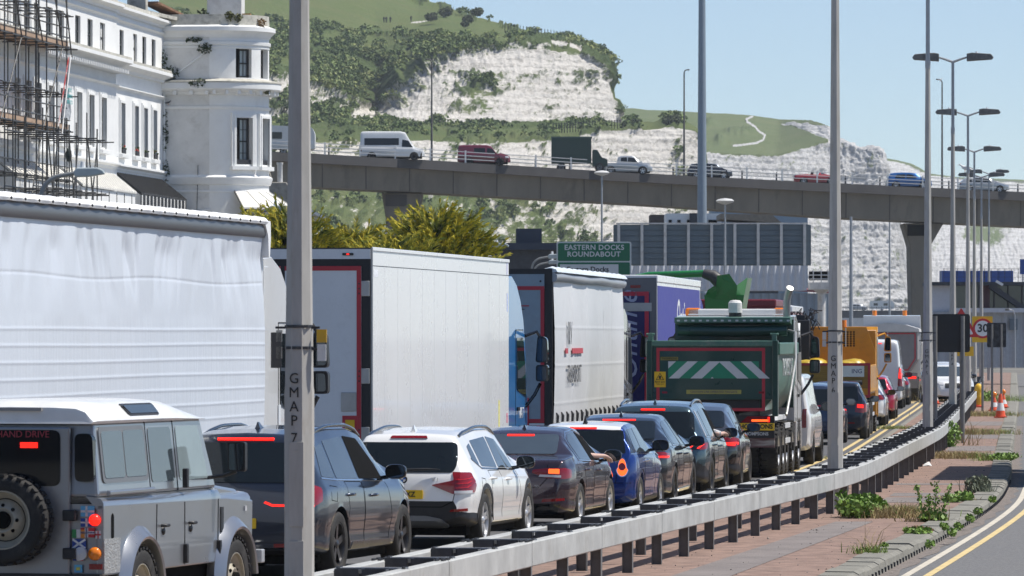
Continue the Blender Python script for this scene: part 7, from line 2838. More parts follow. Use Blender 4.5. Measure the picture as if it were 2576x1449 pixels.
tape_frame(t4, -1.15, 1.1, 1.1, 3.7, .09, -.036, mat('bright red tape', (.5, .02, .05), rough=.4), 'tr')
b = MB()
b.box(.56, 1.16, -.05, -.034, 3.28, 3.46)
b.build('hinge', ZINC, t4)
b = MB()
b.box(.7, .92, -.03, -.018, 3.78, 3.84)
b.build('marker_lamp', REDL, t4)
text('Ontime', .62, mat('pale print', (.34, .37, .5), rough=.5), t4, (.66, -.04, 2.75), (R(90), R(-90), 0), 'door_lettering', shear=.25)
text('Ontime', 1.35, WHITEP, t4, (1.286, 7.4, 3.05), (R(90), 0, R(90)), 'side_lettering', shear=.35, sx=.95)
b = MB()
b.box(-1.2, 1.12, -.05, -.02, .98, 1.1)
b.build('rear_beam', YELTAPE, t4)
undercarriage(t4, 13.2)
cab_unit(t4, 13.8, PURP, H=3.6)

# ---------------------------------------------------------------- combine harvester carried beyond the purple lorry
GRN = mat('harvester green', (.018, .20, .045), rough=.3, coat=.5, var=.06, dirt=.15)
DGRN = mat('spout rubber', (.035, .035, .038), rough=.5)
d = 153.
t5 = thing('combine_harvester', 'green combine harvester with flared grain tank and black auger spout', 'harvester', (XU(1800, d), d, 0), R(-5.5))
s_ = d / F
def q5(u, v, y=0.): return ((u - 1796) * s_, y, ZV(v + 8, d))

b = MB()
b.tube([q5(1588, 691, .3), q5(1626, 684, .2), q5(1770, 680, -.2)], [.085, .09, .095], 12)
b.build('auger_tube', GRN, t5, 60)
b = MB()
b.tube([q5(1766, 680, -.2), q5(1790, 686, -.22), q5(1812, 704, -.25), q5(1826, 730, -.28), q5(1833, 755, -.3)], [.12, .17, .20, .19, .12], 14)
b.build('auger_spout', DGRN, t5, 60)
# grain tank: body flaring to open leaves
b = MB()
lo = [q5(1776, 800, -.6), q5(1862, 800, -.6), q5(1862, 800, 1.4), q5(1776, 800, 1.4)]
hi = [q5(1772, 735, -.75), q5(1872, 735, -.75), q5(1872, 735, 1.5), q5(1772, 735, 1.5)]
b.loft([lo, hi], 0, False)
b.build('grain_tank', GRN, t5)
leaf = [[q5(1798, 745, -.75), q5(1852, 745, -.75), q5(1856, 712, -1.0), q5(1836, 682, -1.0), q5(1806, 686, -1.0)],
  [q5(1848, 750, -.78), q5(1868, 745, -.3), q5(1878, 690, -.2), q5(1852, 712, -.9)],
  [q5(1772, 740, -.7), q5(1800, 745, -.75), q5(1806, 720, -1.0), q5(1798, 712, -1.0), q5(1782, 722, -.95)],
  [q5(1868, 745, -.3), q5(1872, 735, 1.5), q5(1880, 690, 1.6), q5(1878, 692, -.2)]]
for k, lf in enumerate(leaf):
 b = MB()
 b.add([Vector(p) + Vector((0, .03, 0)) for p in lf] + lf, [tuple(range(len(lf))), tuple(range(2 * len(lf) - 1, len(lf) - 1, -1))] + [(i, (i + 1) % len(lf), (i + 1) % len(lf) + len(lf), i + len(lf)) for i in range(len(lf))])
 b.build('tank_leaf', GRN, t5)
b = MB()
b.box(-1.4, 1.0, -.3, 3.4, 1.2, ZV(790, d))
b.build('machine_body', GRN, t5, None, .1)
for sd in (-1.1, .75):
 add_wheel(t5, sd, 1., .85, .5, 'truck', 1 if sd > 0 else -1, YELTAPE, z=.85)
 add_wheel(t5, sd, 3.2, .6, .4, 'truck', 1 if sd > 0 else -1, YELTAPE, z=.6)

# ---------------------------------------------------------------- distant lorry tops past the harvester
for (u, v, d, w, hh, cc, lab) in ((1883, 748, 178, 2.5, 3.9, (.16, .012, .02), 'dark red lorry box showing past the green harvester'), (1934, 768, 205, 2.5, 3.85, (.12, .02, .02), 'small dark red lorry rear beyond the other red lorry')):
 X0 = XU(u, d)
 t = thing('box_lorry', lab, 'lorry', (X0 + .4, d, 0), R(-5.3), 'lorries queueing in the left lane')
 m_ = mat('box red %d' % u, cc, rough=.4)
 b = MB()
 b.box(-2.1, .45, .0, 9, 1.1, hh - .25)
 b.build('box_body', m_, t)
 b = MB()
 b.box(-2.1, .47, -.02, 9, hh - .25, hh)
 b.build('roof_edge', BOXW if u > 1900 else m_, t, None, .05)
 b = MB()
 b.box(-2.0, .3, -.03, .0, 1.2, hh - .3)
 b.build('rear_door', m_, t)
 b = MB()
 b.box(.45, .47, .1, 8.9, 1.2, hh - .3)
 b.build('side_panel', mat('pale red panel', (.45, .32, .33), rough=.4), t)
 for y in (2., 7.):
  for sd in (-1.9, .25):
   add_wheel(t, sd, y, .5, .34, 'truck', 1 if sd > 0 else -1)

# ---------------------------------------------------------------- green tipper
o6, r6 = lorry_origin(1955, 109.5, 6.6, 2.5)
t6 = thing('tipper_lorry', 'dark green tipper lorry with chevron tailgate marked THOMPSONS', 'lorry', o6, r6)
TG = mat('tipper green', (.006, .042, .03), rough=.3, coat=.5, var=.1, dirt=.2, dirtcol=(.10, .11, .09))
TGL = mat('sunlit tipper green', (.07, .16, .12), rough=.45, var=.15, dirt=.5, dirtcol=(.25, .26, .22))  # lighter copy of the tipper green, sunlight put into the colour
b = MB()
b.box(-1.2, 1.2, -.04, .06, 1.52, 2.60)
b.build('tailgate', TG, t6, None, .01)
b = MB()
b.box(-1.23, 1.23, -.08, .1, 2.55, 2.66)
b.build('top_rail', TGL, t6, None, .015)
for sd in (-1, 1):
 b = MB()
 b.box(sd * 1.16, sd * 1.27, -.09, .12, 1.2, 2.66)
 b.build('corner_post', TG, t6, None, .012)
 b = MB()
 b.box(sd * 1.15, sd * 1.24, -.06, .08, 2.66, 2.80)
 b.tube([(sd * 1.12, 0, 2.78), (sd * 1.28, 0, 2.78)], .025, 8)
 b.build('hinge_lug', TGL, t6)
tape_frame(t6, -1.08, 1.02, 1.30, 2.52, .06, -.042)
b = MB()
b.box(-.85, .9, -.05, -.04, 1.93, 2.26)
cb = b.build('chevron_board', mat('sign green', (.015, .22, .12), rough=.4), t6)
WST = mat('reflective white', (.55, .57, .58), rough=.4)
x0c, x1c, zc0, zc1 = -.85, .9, 1.93, 2.26
for (a, w_, dirn) in ((-.84, .2, 1), (-.42, .22, 1), (.0, 0, 0), (.12, .22, -1), (.55, .2, -1)):
 b = MB()
 if dirn == 1:
  b.prism([(a, zc0), (a + w_, zc0), (a + w_ + .36, zc1), (a + .36, zc1)], 'y', -.058, -.05)
 elif dirn == -1:
  b.prism([(a + .36, zc0), (a + w_ + .36, zc0), (a + w_, zc1), (a, zc1)], 'y', -.058, -.05)
 else:
  b.prism([(-.03, zc0), (.03, zc0), (0, zc0 + .03)], 'y', -.058, -.05)
 b.build('chevron', WST, cb)
b = MB()
b.prism([(-.85, 2.12), (-.85, 2.26), (-.70, 2.26)], 'y', -.058, -.05)
b.build('chevron', WST, cb)
b = MB()
b.box(-1.12, -.9, -.06, -.042, 1.76, 2.06)
bs = b.build('blind_spot_sticker', YELTAPE, t6)
b = MB()
b.prism([(-1.09, 1.9), (-.93, 1.9), (-1.01, 2.04)], 'y', -.066, -.06)
b.build('triangle', INK, bs)
b = MB()
b.prism([(-1.07, 1.91), (-.95, 1.91), (-1.01, 2.02)], 'y', -.07, -.066)
b.build('triangle_field', YELTAPE, bs)
b = MB()
b.box(-1.03, -.99, -.075, -.07, 1.92, 1.98)
b.build('figure', INK, bs)
text('Blind spot', .05, INK, bs, (-1.01, -.064, 1.865), (R(90), 0, 0))
text('Take care', .035, INK, bs, (-1.01, -.064, 1.82), (R(90), 0, 0))
b = MB()
b.box(-1.0, -.66, -.05, -.042, 2.28, 2.345)
st = b.build('name_plate', mat('olive plate', (.20, .17, .03), rough=.5), t6)
text('THOMPSONS', .05, INK, st, (-.83, -.054, 2.312), (R(90), 0, 0))
b = MB()
b.box(-.50, .56, -.05, -.042, 1.63, 1.71)
st = b.build('caution_plate', mat('dull yellow plate', (.38, .34, .08), rough=.5), t6)
text('CAUTION CAB OPERATED TAILGATE', .056, mat('navy print', (.03, .03, .14), rough=.5), st, (.03, -.054, 1.67), (R(90), 0, 0), sx=.97)
for x in (-.97, .9):
 b = MB()
 b.box(x, x + .1, -.05, -.042, 1.64, 1.68)
 b.build('reflector', REDL, t6)
# tub sides, curved
for sd in (-1, 1):
 b = MB()
 prof = [(1.22, 2.62), (1.26, 2.55), (1.235, 2.45), (1.245, 2.0), (1.22, 1.75), (1.12, 1.5), (.95, 1.3), (.9, 1.3), (.9, 2.6)]
 b.loft([[(sd * x, y, z) for x, z in prof] for y in (.1, 5.6)])
 b.build('tub_side', TGL, t6, 40)
 b = MB()
 b.box(sd * 1.22, sd * 1.30, .1, 5.6, 2.38, 2.62)
 b.build('top_coaming', TGL, t6, None, .02)
 text('THOMPSONS', .5, WST, t6, (sd * 1.252, 3.0, 2.12), (R(90), 0, R(90) * sd), 'side_lettering')
b = MB()
b.box(-.95, .95, .1, 5.6, 1.3, 2.4)
b.build('load', DSTEEL, t6)
b = MB()
b.box(-1.2, 1.2, 5.5, 5.65, 1.3, 3.08)
b.build('bulkhead', TG, t6)
b = MB()
b.prism([(5.0, 3.12), (5.0, 3.02), (5.7, 2.95), (5.75, 3.14)], 'x', -1.17, 1.17)
hd = b.build('header', TGL, t6)
for k in range(16):
 b = MB()
 b.prism(rpoly([(-1.12 + k * .148, 3.04), (-1.06 + k * .148, 3.04), (-1.06 + k * .148, 3.075), (-1.12 + k * .148, 3.075)], .012), 'y', 4.985, 5.0)
 b.build('slot', WST, hd)
b = MB()
b.tube([(-1.1, 5.1, 2.86), (0, 5.1, 2.84), (1.1, 5.1, 2.86)], .11, 12)
b.build('rolled_sheet', TG, t6, 60)
b = MB()
b.tube([(1.13, 5.1, 2.86), (1.28, 4.9, 2.82), (1.36, 3.8, 2.3), (1.34, 2.4, 1.6), (1.30, 1.9, 1.2)], .03, 8)
b.build('sheet_arm', ZINC, t6, 60)
# chassis, wheels, lamps
b = MB()
b.box(-.5, .5, .2, 8.2, .7, 1.25)
b.build('chassis', DSTEEL, t6)
b = MB()
b.box(-1.2, 1.2, .02, .12, .60, .78)
b.build('under_run_bar', mat('worn red bar', (.12, .05, .05), rough=.6, col2=(.35, .33, .3), scale=4, stretch=(.4, 1, 3)), t6)
b = MB()
b.box(.05, 1.2, -.02, .06, .78, 1.22)
b.build('lamp_board', SEAL, t6)
for sd in (1, -1):
 b = MB()
 b.prism([(sd * .55, 1.08), (sd * 1.12, 1.08), (sd * 1.12, 1.2), (sd * .68, 1.2)], 'y', -.05, -.02)
 tl = b.build('tail_lamp', REDL, t6)
 b = MB()
 b.box(sd * .76, sd * 1.09, -.056, -.05, 1.10, 1.14)
 b.build('lit_bar', ORGON, tl)
 b = MB()
 b.box(sd * 1.07, sd * 1.11, -.056, -.05, 1.09, 1.19)
 b.build('lit_bar', REDON, tl)
b = MB()
b.box(.42, 1.2, -.04, -.02, .93, 1.07)
st = b.build('name_plate', PLATEY, t6)
text('THOMPSONS', .12, INK, st, (.81, -.044, 1.0), (R(90), 0, 0), bold=.004)
text('THOMPSONS', .085, WST, t6, (.83, -.03, .86), (R(90), 0, 0), bold=.002)
for y in (1.1, 2.4, 5.4, 7.2):
 for sd in (-1, 1):
  add_wheel(t6, sd * 1.05, y, .52, .34 if y < 5 else .32, 'truck', sd, ALLOY)
  if y < 3:
   add_wheel(t6, sd * .70, y, .52, .3, 'truck', sd, ALLOY)
for (y0, y1, z0, z1) in ((3.1, 4.6, .62, .72), (3.1, 4.6, .92, 1.02)):
 b = MB()
 b.box(1.16, 1.2, y0, y1, z0, z1)
 b.build('side_guard', BOXG, t6)
for y in (.85, 2.1):
 b = MB()
 b.prism([(y - .6, 1.12), (y - .5, 1.2), (y + .6, 1.2), (y + .7, 1.12)], 'x', .85, 1.24)
 b.build('mudguard', BOXG, t6)
cab_c = cab_unit(t6, 5.9, PVW, W=2.4, H=3.15)
b = MB()
b.box(-1.0, 1.0, 6.1, 6.3, 3.16, 3.3)
lb = b.build('light_bar', WHITEP, t6, None, .03)
for x in (-1.05, .75):
 b = MB()
 b.box(x, x + .32, 6.1, 6.3, 3.15, 3.32)
 b.build('amber_beacon', AMBER, lb, None, .05)
b = MB()
b.tube([(.0, 5.8, 2.9), (.0, 5.8, 3.35)], .13, 16)
fl_ = b.build('air_intake', BLACK, t6, 50)
b = MB()
b.lathe([(.14, 3.22), (.14, 3.42), (.1, 3.47), (.01, 3.48)], (0, 5.8, 0), n=16)
b.build('intake_cap', STUCD, fl_)
b = MB()
b.tube([(1.05, 5.75, 1.6), (1.05, 5.75, 3.45), (1.08, 5.7, 3.6), (1.13, 5.6, 3.72)], .075, 12)
b.build('exhaust_stack', ZINC, t6, 60)

# ---------------------------------------------------------------- yellow crane lorry
o7, r7 = lorry_origin(2190, 157., 5.6, 2.45)
t7 = thing('crane_lorry', 'yellow dropside lorry with folded black loader crane', 'lorry', o7, r7)
TYL = mat('works yellow', (.62, .27, .006), rough=.42, coat=.3, var=.1, dirt=.2, dirtcol=(.2, .12, .03))
b = MB()
b.box(-1.2, 1.2, 0, 4.6, 1.15, 1.3)
b.build('deck', TYL, t7)
b = MB()
b.box(-1.2, 1.2, -.03, .02, 1.3, 1.95)
b.build('tailboard', mat('dull timber yellow', (.30, .16, .02), rough=.6, stretch=(.3, 1, 6), var=.3), t7)
tape_frame(t7, -1.22, 1.22, 1.05, 2.0, .07, -.032)
for k in range(4):
 b = MB()
 b.box(1.18, 1.23, k * 1.15 + .02, k * 1.15 + 1.12, 1.2, 1.95)
 b.build('dropside', TYL, t7, None, .01)
 b = MB()
 b.box(1.225, 1.24, k * 1.15 + .5, k * 1.15 + .58, 1.3, 1.9)
 b.build('dropside_latch', WST, t7)
b = MB()
b.box(.35, 1.05, -.05, -.032, 1.62, 1.92)
st = b.build('notice_board', WHITEP, t7)
text('ING', .17, mat('navy print'), st, (.85, -.054, 1.77), (R(90), 0, 0))
b = MB()
b.prism([(-1.18, 1.3), (1.2, 1.3), (1.2, 2.3), (.95, 3.0), (-1.18, 3.0)], 'y', 4.55, 4.65)
hb = b.build('headboard', TYL, t7)
for r_ in range(7):
 for k in range(9):
  b = MB()
  b.box(-.15 + k * .09, -.1 + k * .09, 4.54, 4.552, 2.45 + r_ * .065, 2.49 + r_ * .065)
  b.build('slot', VOID, hb)
b = MB()
b.box(.08, .27, 4.53, 4.552, 2.75, 2.87)
b.build('work_lamp', CLEARL, hb)
# bagged load
for k in range(9):
 b = MB()
 rr = random.Random(k)
 b.ball((rr.uniform(-.8, .8), .6 + k * .4, 1.78 + rr.uniform(-.1, .2)), .32, .36, .16, 10, 6)
 tag(b.build('load_bag', mat('yellow tarp', (.48, .32, .02), rough=.4, var=.3), t7, 40))
b = MB()
b.tube([(.2, -.1, 1.42), (1.0, -.1, 1.46)], .07, 10)
b.tube([(-.9, -.1, 1.35), (.3, -.1, 1.4)], .05, 10)
b.build('steel_pipe', DSTEEL, t7, 60)
# crane
b = MB()
b.box(-1.0, -.55, 3.9, 4.5, 1.3, 2.9)
b.box(-1.02, -.75, 3.7, 4.4, 2.7, 3.35)
b.box(-.95, -.6, 3.2, 3.6, 1.6, 3.2)
b.build('crane_post', BLACK, t7, None, .03)
b = MB()
rr = random.Random(4)
for k in range(26):
 x = rr.uniform(-1.1, -.5)
 y = rr.uniform(3.6, 4.3)
 z = rr.uniform(2.9, 3.25)
 b.tube([(x, y, z), (x + rr.uniform(-.15, .15), y, z + rr.uniform(.2, .38)), (x + rr.uniform(-.2, .25), y + .1, z + rr.uniform(.0, .3))], .018, 5)
ho = b.build('hydraulic_hoses', BLACK, t7)
ho['kind'] = 'stuff'
cab_unit(t7, 4.9, TYL, W=2.4, H=2.9, mirror_m=TYL)
b = MB()
b.tube([(.3, 4.6, 3.0), (.3, 4.6, 3.2)], .09, 10)
b.build('amber_beacon', AMBER, t7, 60)
b = MB()
b.box(-.5, .5, .1, 6.8, .6, 1.15)
b.build('chassis', DSTEEL, t7)
for y in (1.0, 2.2):
 for sd in (-1, 1):
  add_wheel(t7, sd * 1.02, y, .48, .34, 'truck', sd, ALLOYD)
for z in (.5, .8):
 b = MB()
 b.box(1.14, 1.18, 2.9, 4.4, z, z + .1)
 b.build('side_guard', BOXG, t7)

# ---------------------------------------------------------------- grey tipper at the head of the queue
o8, r8 = lorry_origin(2311, 239., 5.0, 2.5)
t8 = thing('tipper_lorry', 'grey tipper lorry with canvas top and two amber beacons', 'lorry', o8, r8)
GT = mat('tipper grey', (.21, .20, .205), rough=.5, var=.12, dirt=.3, dirtcol=(.3, .27, .22))
b = MB()
b.prism([(-1.2, 3.0), (1.2, 3.0), (1.2, 1.75), (.85, 1.25), (-.85, 1.25), (-1.2, 1.75)], 'y', 0, 5.6)
b.build('tub', GT, t8)
for (p0, p1) in (((-1.1, 2.85), (1.1, 2.85)), ((1.1, 2.85), (1.1, 1.8)), ((1.1, 1.8), (.8, 1.32)), ((.8, 1.32), (-.8, 1.32)), ((-1.1, 2.85), (-1.1, 1.8)), ((-.05, 2.9), (-.05, 2.0))):
 b = MB()
 b.bar((p0[0], -.01, p0[1]), (p1[0], -.01, p1[1]), .05, .02, up=(0, 1, 0))
 b.build('red_tape', REDTAPE if p0[0] != -.05 else BOXG, t8)
b = MB()
rings = []
for y in (-.1, 2.8, 5.6):
 rings.append([(-1.28, y, 2.92), (-1.26, y, 3.05), (-.7, y, 3.22), (0, y, 3.3), (.7, y, 3.22), (1.26, y, 3.05), (1.28, y, 2.92)])
b.loft(rings)
b.build('canvas_cover', mat('pale canvas', (.55, .54, .53), rough=.8), t8, 40)
cab_unit(t8, 6.0, PVW, W=2.45, H=3.62)
for x in (-.75, .55):
 b = MB()
 b.tube([(x, 6.2, 3.55), (x, 6.2, 3.85)], .1, 10)
 b.build('amber_beacon', AMBER, t8, 60)
b = MB()
b.box(-1.2, 1.2, 0, .15, .55, 1.2)
b.build('rear_frame', GT, t8)
for sd in (-1, 1):
 b = MB()
 b.box(sd * .8, sd * 1.15, -.02, 0, .95, 1.05)
 b.build('tail_lamp', REDON, t8)
 for y in (1.0, 2.3):
  add_wheel(t8, sd * 1.02, y, .5, .4, 'truck', sd)

# ---------------------------------------------------------------- lorry on the oncoming road, just out of the picture on the right (its shadow falls on the reservation)
t9 = thing('box_lorry', 'plain white box lorry on the oncoming road beyond right edge', 'lorry', (KX(114) + 1.6, 107.0, -.1), -BH(114), None)
b = MB()
b.box(-1.25, 1.25, 0, 11.5, 1.1, 4.85)
b.build('box_body', BOXW, t9)
for x0 in (-1.2, .02):
 b = MB()
 b.box(x0, x0 + 1.18, -.03, .0, 1.2, 4.7)
 b.build('rear_door', BOXG, t9, None, .01)
rods(t9, (-.8, -.35, .35, .8), 1.2, 4.65, -.05)
tape_frame(t9, -1.2, 1.2, 1.2, 4.7, .06, -.031)
marker_plate(t9, .85, 1.0, 1.5, .25, -.03)
for sd in (-1, 1):
 b = MB()
 b.box(sd * .8, sd * 1.15, -.04, 0, .85, .98)
 b.build('tail_lamp', REDL, t9)
undercarriage(t9, 11.5, (1.8,))
cab_unit(t9, 11.9, PVW, H=3.5)

# ================================================================ VIADUCT AND ITS TRAFFIC
FASC = mat('sooty parapet concrete', (.085, .08, .078), rough=.9, var=.2, scale=.4, stretch=(1, 1, .3))
GIRD = mat('weathered girder concrete', (.19, .168, .135), rough=.9, var=.2, scale=.35, dirt=.75, dirtcol=(.09, .08, .065), dscale=.5, stretch=(1, 1, .35))
VT = [(560, 376), (660, 381), (780, 387), (1100, 405), (1543, 433), (2000, 457), (2576, 484), (2700, 490)]
VS = [(560, 460), (660, 464), (780, 469), (1100, 485), (1610, 513), (2092, 546), (2576, 569), (2700, 575)]
def VD(u): return float(np.interp(u, [560, 2700], [500, 545]))
def vtz(u): return ZV(float(interp(VT, u)), VD(u))

via = thing('viaduct', 'long concrete road viaduct crossing behind the queue', 'viaduct', (0, 520, 0))
US = np.linspace(560, 2700, 40)

def vsweep(prof, name, m, parent=via, us=US):
 """sweep (y offset, z offset) points along the deck edge; z 's' means the soffit"""
 b = MB()
 rings = []
 for u in us:
  d, z = VD(u), vtz(u)
  zs_ = ZV(float(interp(VS, u)), d)
  rings.append([(XU(u, d), d + y - 520, (zs_ if dz == 's' else z + dz)) for y, dz in prof])
 b.loft(rings)
 return b.build(name, m, parent)

vsweep([(0, 0), (.35, 0), (.35, -.25), (11.5, -.25), (11.5, -.8), (0, -.8)], 'deck_edge', FASC)
vsweep([(.9, -.78), (10.5, -.78), (9.5, 's'), (1.3, 's')], 'girder', GIRD)
for k, u in enumerate(np.arange(700, 2600, 110)):
 d = VD(u)
 b = MB()
 z0 = ZV(float(interp(VS, u)), d)
 z1 = vtz(u) - .8
 b.bar((XU(u, d), d - 520 + 1.24, z0), (XU(u, d), d - 520 + .86, z1), .06, .03, up=(0, 1, 0))
 b.build('girder_joint', FASC, via)
RAILV = mat('pale parapet rail', (.42, .43, .44), rough=.6)
for y in (.1, 11.2):
 for dz in (.3, .62, .95):
  vsweep([(y, dz), (y + .06, dz), (y + .06, dz + .07), (y, dz + .07)], 'parapet_rail', RAILV if y < 1 else DSTEEL)
 for u in np.arange(640, 2640, 88.5):
  d = VD(u)
  b = MB()
  b.box(-.07, .07, -.06, .06, -.1, 1.12)
  o = b.build('parapet_post', WHITEP if y < 1 else DSTEEL, via)
  o.location = (XU(u, d), d - 520 + y + .1, vtz(u))
for (u0, u1, ub0, ub1, vtop) in ((958, 1062, 968, 1052, 483), (2278, 2380, 2295, 2346, 560)):
 d = VD((u0 + u1) / 2)
 t = thing('viaduct_pier', 'concrete viaduct pier behind the %s' % ('golden cypress' if u0 < 1500 else 'slim lamp columns'), 'pier', (0, d, 0))
 zt, zb = ZV(vtop, d), ZV(860, d)
 b = MB()
 b.loft([[(XU(a, d), y, z) for a, y in ((l, 3.0), (r_, 3.0), (r_, 8.5), (l, 8.5))] for l, r_, z in ((ub0 + 6, ub1 - 6, zb), (ub0, ub1, zt - 2.2), (u0, u1, zt))])
 b.build('shaft', GIRD, t, None, .1)
 b = MB()
 b.box(XU(u0 + 10, d), XU(u1 - 40, d), 2.9, 2.99, zt - 1.2, zt - .15)
 b.build('bearing_recess', VOID if u0 > 1500 else FASC, t)

GV = 'vehicles crossing the viaduct'
PSIL = paint('silver paint', (.42, .44, .46), metal=.5)

def viacar(name, lab, cat, u, spec, pm, wins, v=None):
 d = VD(u) + 3.0
 c = Car(name, lab, cat, u, d, 90, spec, pm, GV, vtz(u) - .25, corner=False)
 for p in wins:
  c.P(p, 'R', GLASSL if False else GLASS, 'side_window', .05, .008, cell=.2, both=True)
 L = spec['L']
 c.P([(.04, .8), (.16, .8), (.16, 1.0), (.06, 1.0)], 'R', REDL, 'tail_lamp', 0, .012)
 c.P([(L - .45, .72), (L - .12, .72), (L - .2, .86), (L - .5, .88)], 'R', CLEARL, 'headlamp', 0, .012)
 return c

wsuv = [[(.75, 1.05), (1.75, 1.02), (1.8, 1.42), (1.0, 1.38)], [(1.85, 1.02), (2.85, 1.0), (2.45, 1.38), (1.9, 1.43)]]
c = viacar('minibus', 'white high-roof minibus on the viaduct', 'minibus', 906, spec_van(5.8, 2.05, 2.6), PVW, [[(.4, 1.35), (3.5, 1.35), (3.5, 1.98), (.4, 1.98)], [(3.75, 1.2), (4.75, 1.15), (4.35, 1.75), (3.8, 1.85)]])
c.P([(-.7, 1.35), (.7, 1.35), (.6, 1.95), (-.6, 1.95)], 'F', GLASSL, 'windscreen', .05)
viacar('van', 'dark red van on the viaduct', 'van', 1151, spec_van(4.8, 1.95, 1.9, nose=1.2), paint('dark red paint', (.16, .01, .025)), [[(1.5, 1.15), (2.5, 1.13), (2.5, 1.6), (1.5, 1.6)], [(2.65, 1.12), (3.5, 1.08), (3.15, 1.55), (2.7, 1.6)]])
c = viacar('pickup', 'silver pickup truck on the viaduct', 'pickup', 1510, spec_suv(4.8, 1.85, 1.75, r=.37, top=[(0, .6), (.03, 1.05), (1.5, 1.08), (1.62, 1.6), (1.9, 1.73), (2.9, 1.75), (3.2, 1.65), (3.75, 1.12), (4.5, 1.0), (4.8, .6)]), PSIL, [[(1.85, 1.15), (2.45, 1.13), (2.45, 1.6), (1.9, 1.58)], [(2.5, 1.13), (3.45, 1.1), (3.1, 1.55), (2.55, 1.6)]])
viacar('hatchback', 'dark hatchback on the viaduct right of mast', 'car', 1728, spec_suv(4.2, 1.78, 1.5), PB, wsuv)
c = viacar('convertible', 'open red convertible on the viaduct', 'car', 1996, spec_saloon(4.3, 1.8, 1.3, top=[(0, .55), (.05, .9), (.3, 1.0), (1.3, 1.02), (1.4, .98), (2.3, .97), (2.45, 1.25), (2.6, 1.22), (3.1, .98), (4.0, .82), (4.3, .5)]), paint('bright red paint', (.40, .015, .02)), [])
c.P([(2.5, .99), (3.0, .96), (2.6, 1.2)], 'R', GLASSL, 'windscreen', .01, .004)
b = MB()
b.ball((-.35, 1.75, 1.12), .13, .14, .17)
b.ball((.35, 1.75, 1.1), .13, .14, .16)
b.build('headrests', BLACK, c.root, 60)['kind'] = 'stuff'
viacar('suv', 'bright blue SUV on the viaduct', 'car', 2229, spec_suv(4.3, 1.82, 1.6), paint('bright blue paint', (.012, .11, .34), metal=.4), wsuv)
c = viacar('estate_car', 'silver grey estate car on the viaduct by lamp columns', 'car', 2412, spec_saloon(4.75, 1.82, 1.5, top=[(0, .55), (.04, .9), (.12, 1.0), (.5, 1.36), (.8, 1.45), (2.0, 1.5), (2.8, 1.45), (3.6, 1.0), (4.3, .85), (4.7, .7), (4.75, .5)]), PSIL, [[(.6, 1.02), (1.2, 1.0), (1.25, 1.34), (.8, 1.3)], [(1.25, 1.0), (2.1, .98), (2.15, 1.38), (1.3, 1.36)], [(2.2, .98), (3.1, .95), (2.75, 1.32), (2.25, 1.38)]])
c.rails(.9, 2.7, .5, BLACK)
# box lorry on the viaduct
d = VD(1387) + 3
t = thing('box_lorry', 'dark green box lorry on the viaduct', 'lorry', (XU(1387, d), d, vtz(1387) - .25), R(-90), GV)
GB = mat('dark green box', (.014, .045, .034), rough=.4)
b = MB()
b.box(-1.0, 1.0, 0, 3.65, .75, 3.1)
b.build('box_body', GB, t)
b = MB()
b.box(-1.03, 1.03, -.03, 3.72, 3.08, 3.2)
b.build('roof_edge', mat('green edge', (.06, .11, .09), rough=.5), t)
b = MB()
b.prism(rpoly([(3.75, .5), (3.75, 2.0), (4.2, 2.0), (4.6, 1.3), (5.1, 1.15), (5.15, .5)], .12), 'x', -.95, .95)
b.build('cab', GB, t)
for y in (.9, 4.4):
 for sd in (-1, 1):
  add_wheel(t, sd * .85, y, .4, .26, 'truck', sd)
# caravan behind a car, at the left end
d = VD(640) + 3
t = thing('caravan', 'white caravan on the viaduct beside white tower', 'caravan', (XU(640, d), d, vtz(640) - .25), R(-90), GV)
b = MB()
b.prism(rpoly([(0, .5), (5.4, .5), (5.4, 1.9), (5.1, 2.45), (.3, 2.65), (0, 2.4)], .2), 'x', -1.05, 1.05)
b.build('body', mat('caravan white', (.62, .62, .60), rough=.4, var=.06), t)
for (y0, y1) in ((.4, .9), (1.6, 2.5), (3.9, 4.4)):
 b = MB()
 b.prism(rpoly([(y0, 1.4), (y1, 1.4), (y1, 2.0), (y0, 2.0)], .08), 'x', 1.04, 1.07)
 b.build('window', GLASS, t)
b = MB()
b.box(1.05, 1.065, .1, 5.3, .95, 1.25)
b.build('grey_band', BOXG, t)
add_wheel(t, .9, 2.6, .34, .2, 'steel', 1)
for (u, v0, lab) in ((1086, 156, 'thin lamp post rising from the viaduct beside minibus'), (1721, 182, 'thin lamp post rising from the viaduct beside mast'), (2370, 206, 'thin viaduct lamp post with a gull on top')):
 tall_lamp(u, v0, float(interp(VT, u)), VD(u) + 6, .11, lab, mat('dark lamp post', (.12, .115, .11), rough=.7, var=.3), 'arm', -.35 if u > 2000 or u < 1200 else .3)

# ================================================================ DOCK BUILDINGS, SCREENS AND THE GREEN SIGN
d = 262.
S_ = d / F
t = thing('screen_wall', 'blue grey slatted screen wall framed by white posts', 'wall', (XU(1543, d), d, 0), R(-1))
def q7(u, v): return ((u - 1543) * S_, ZV(v, d))

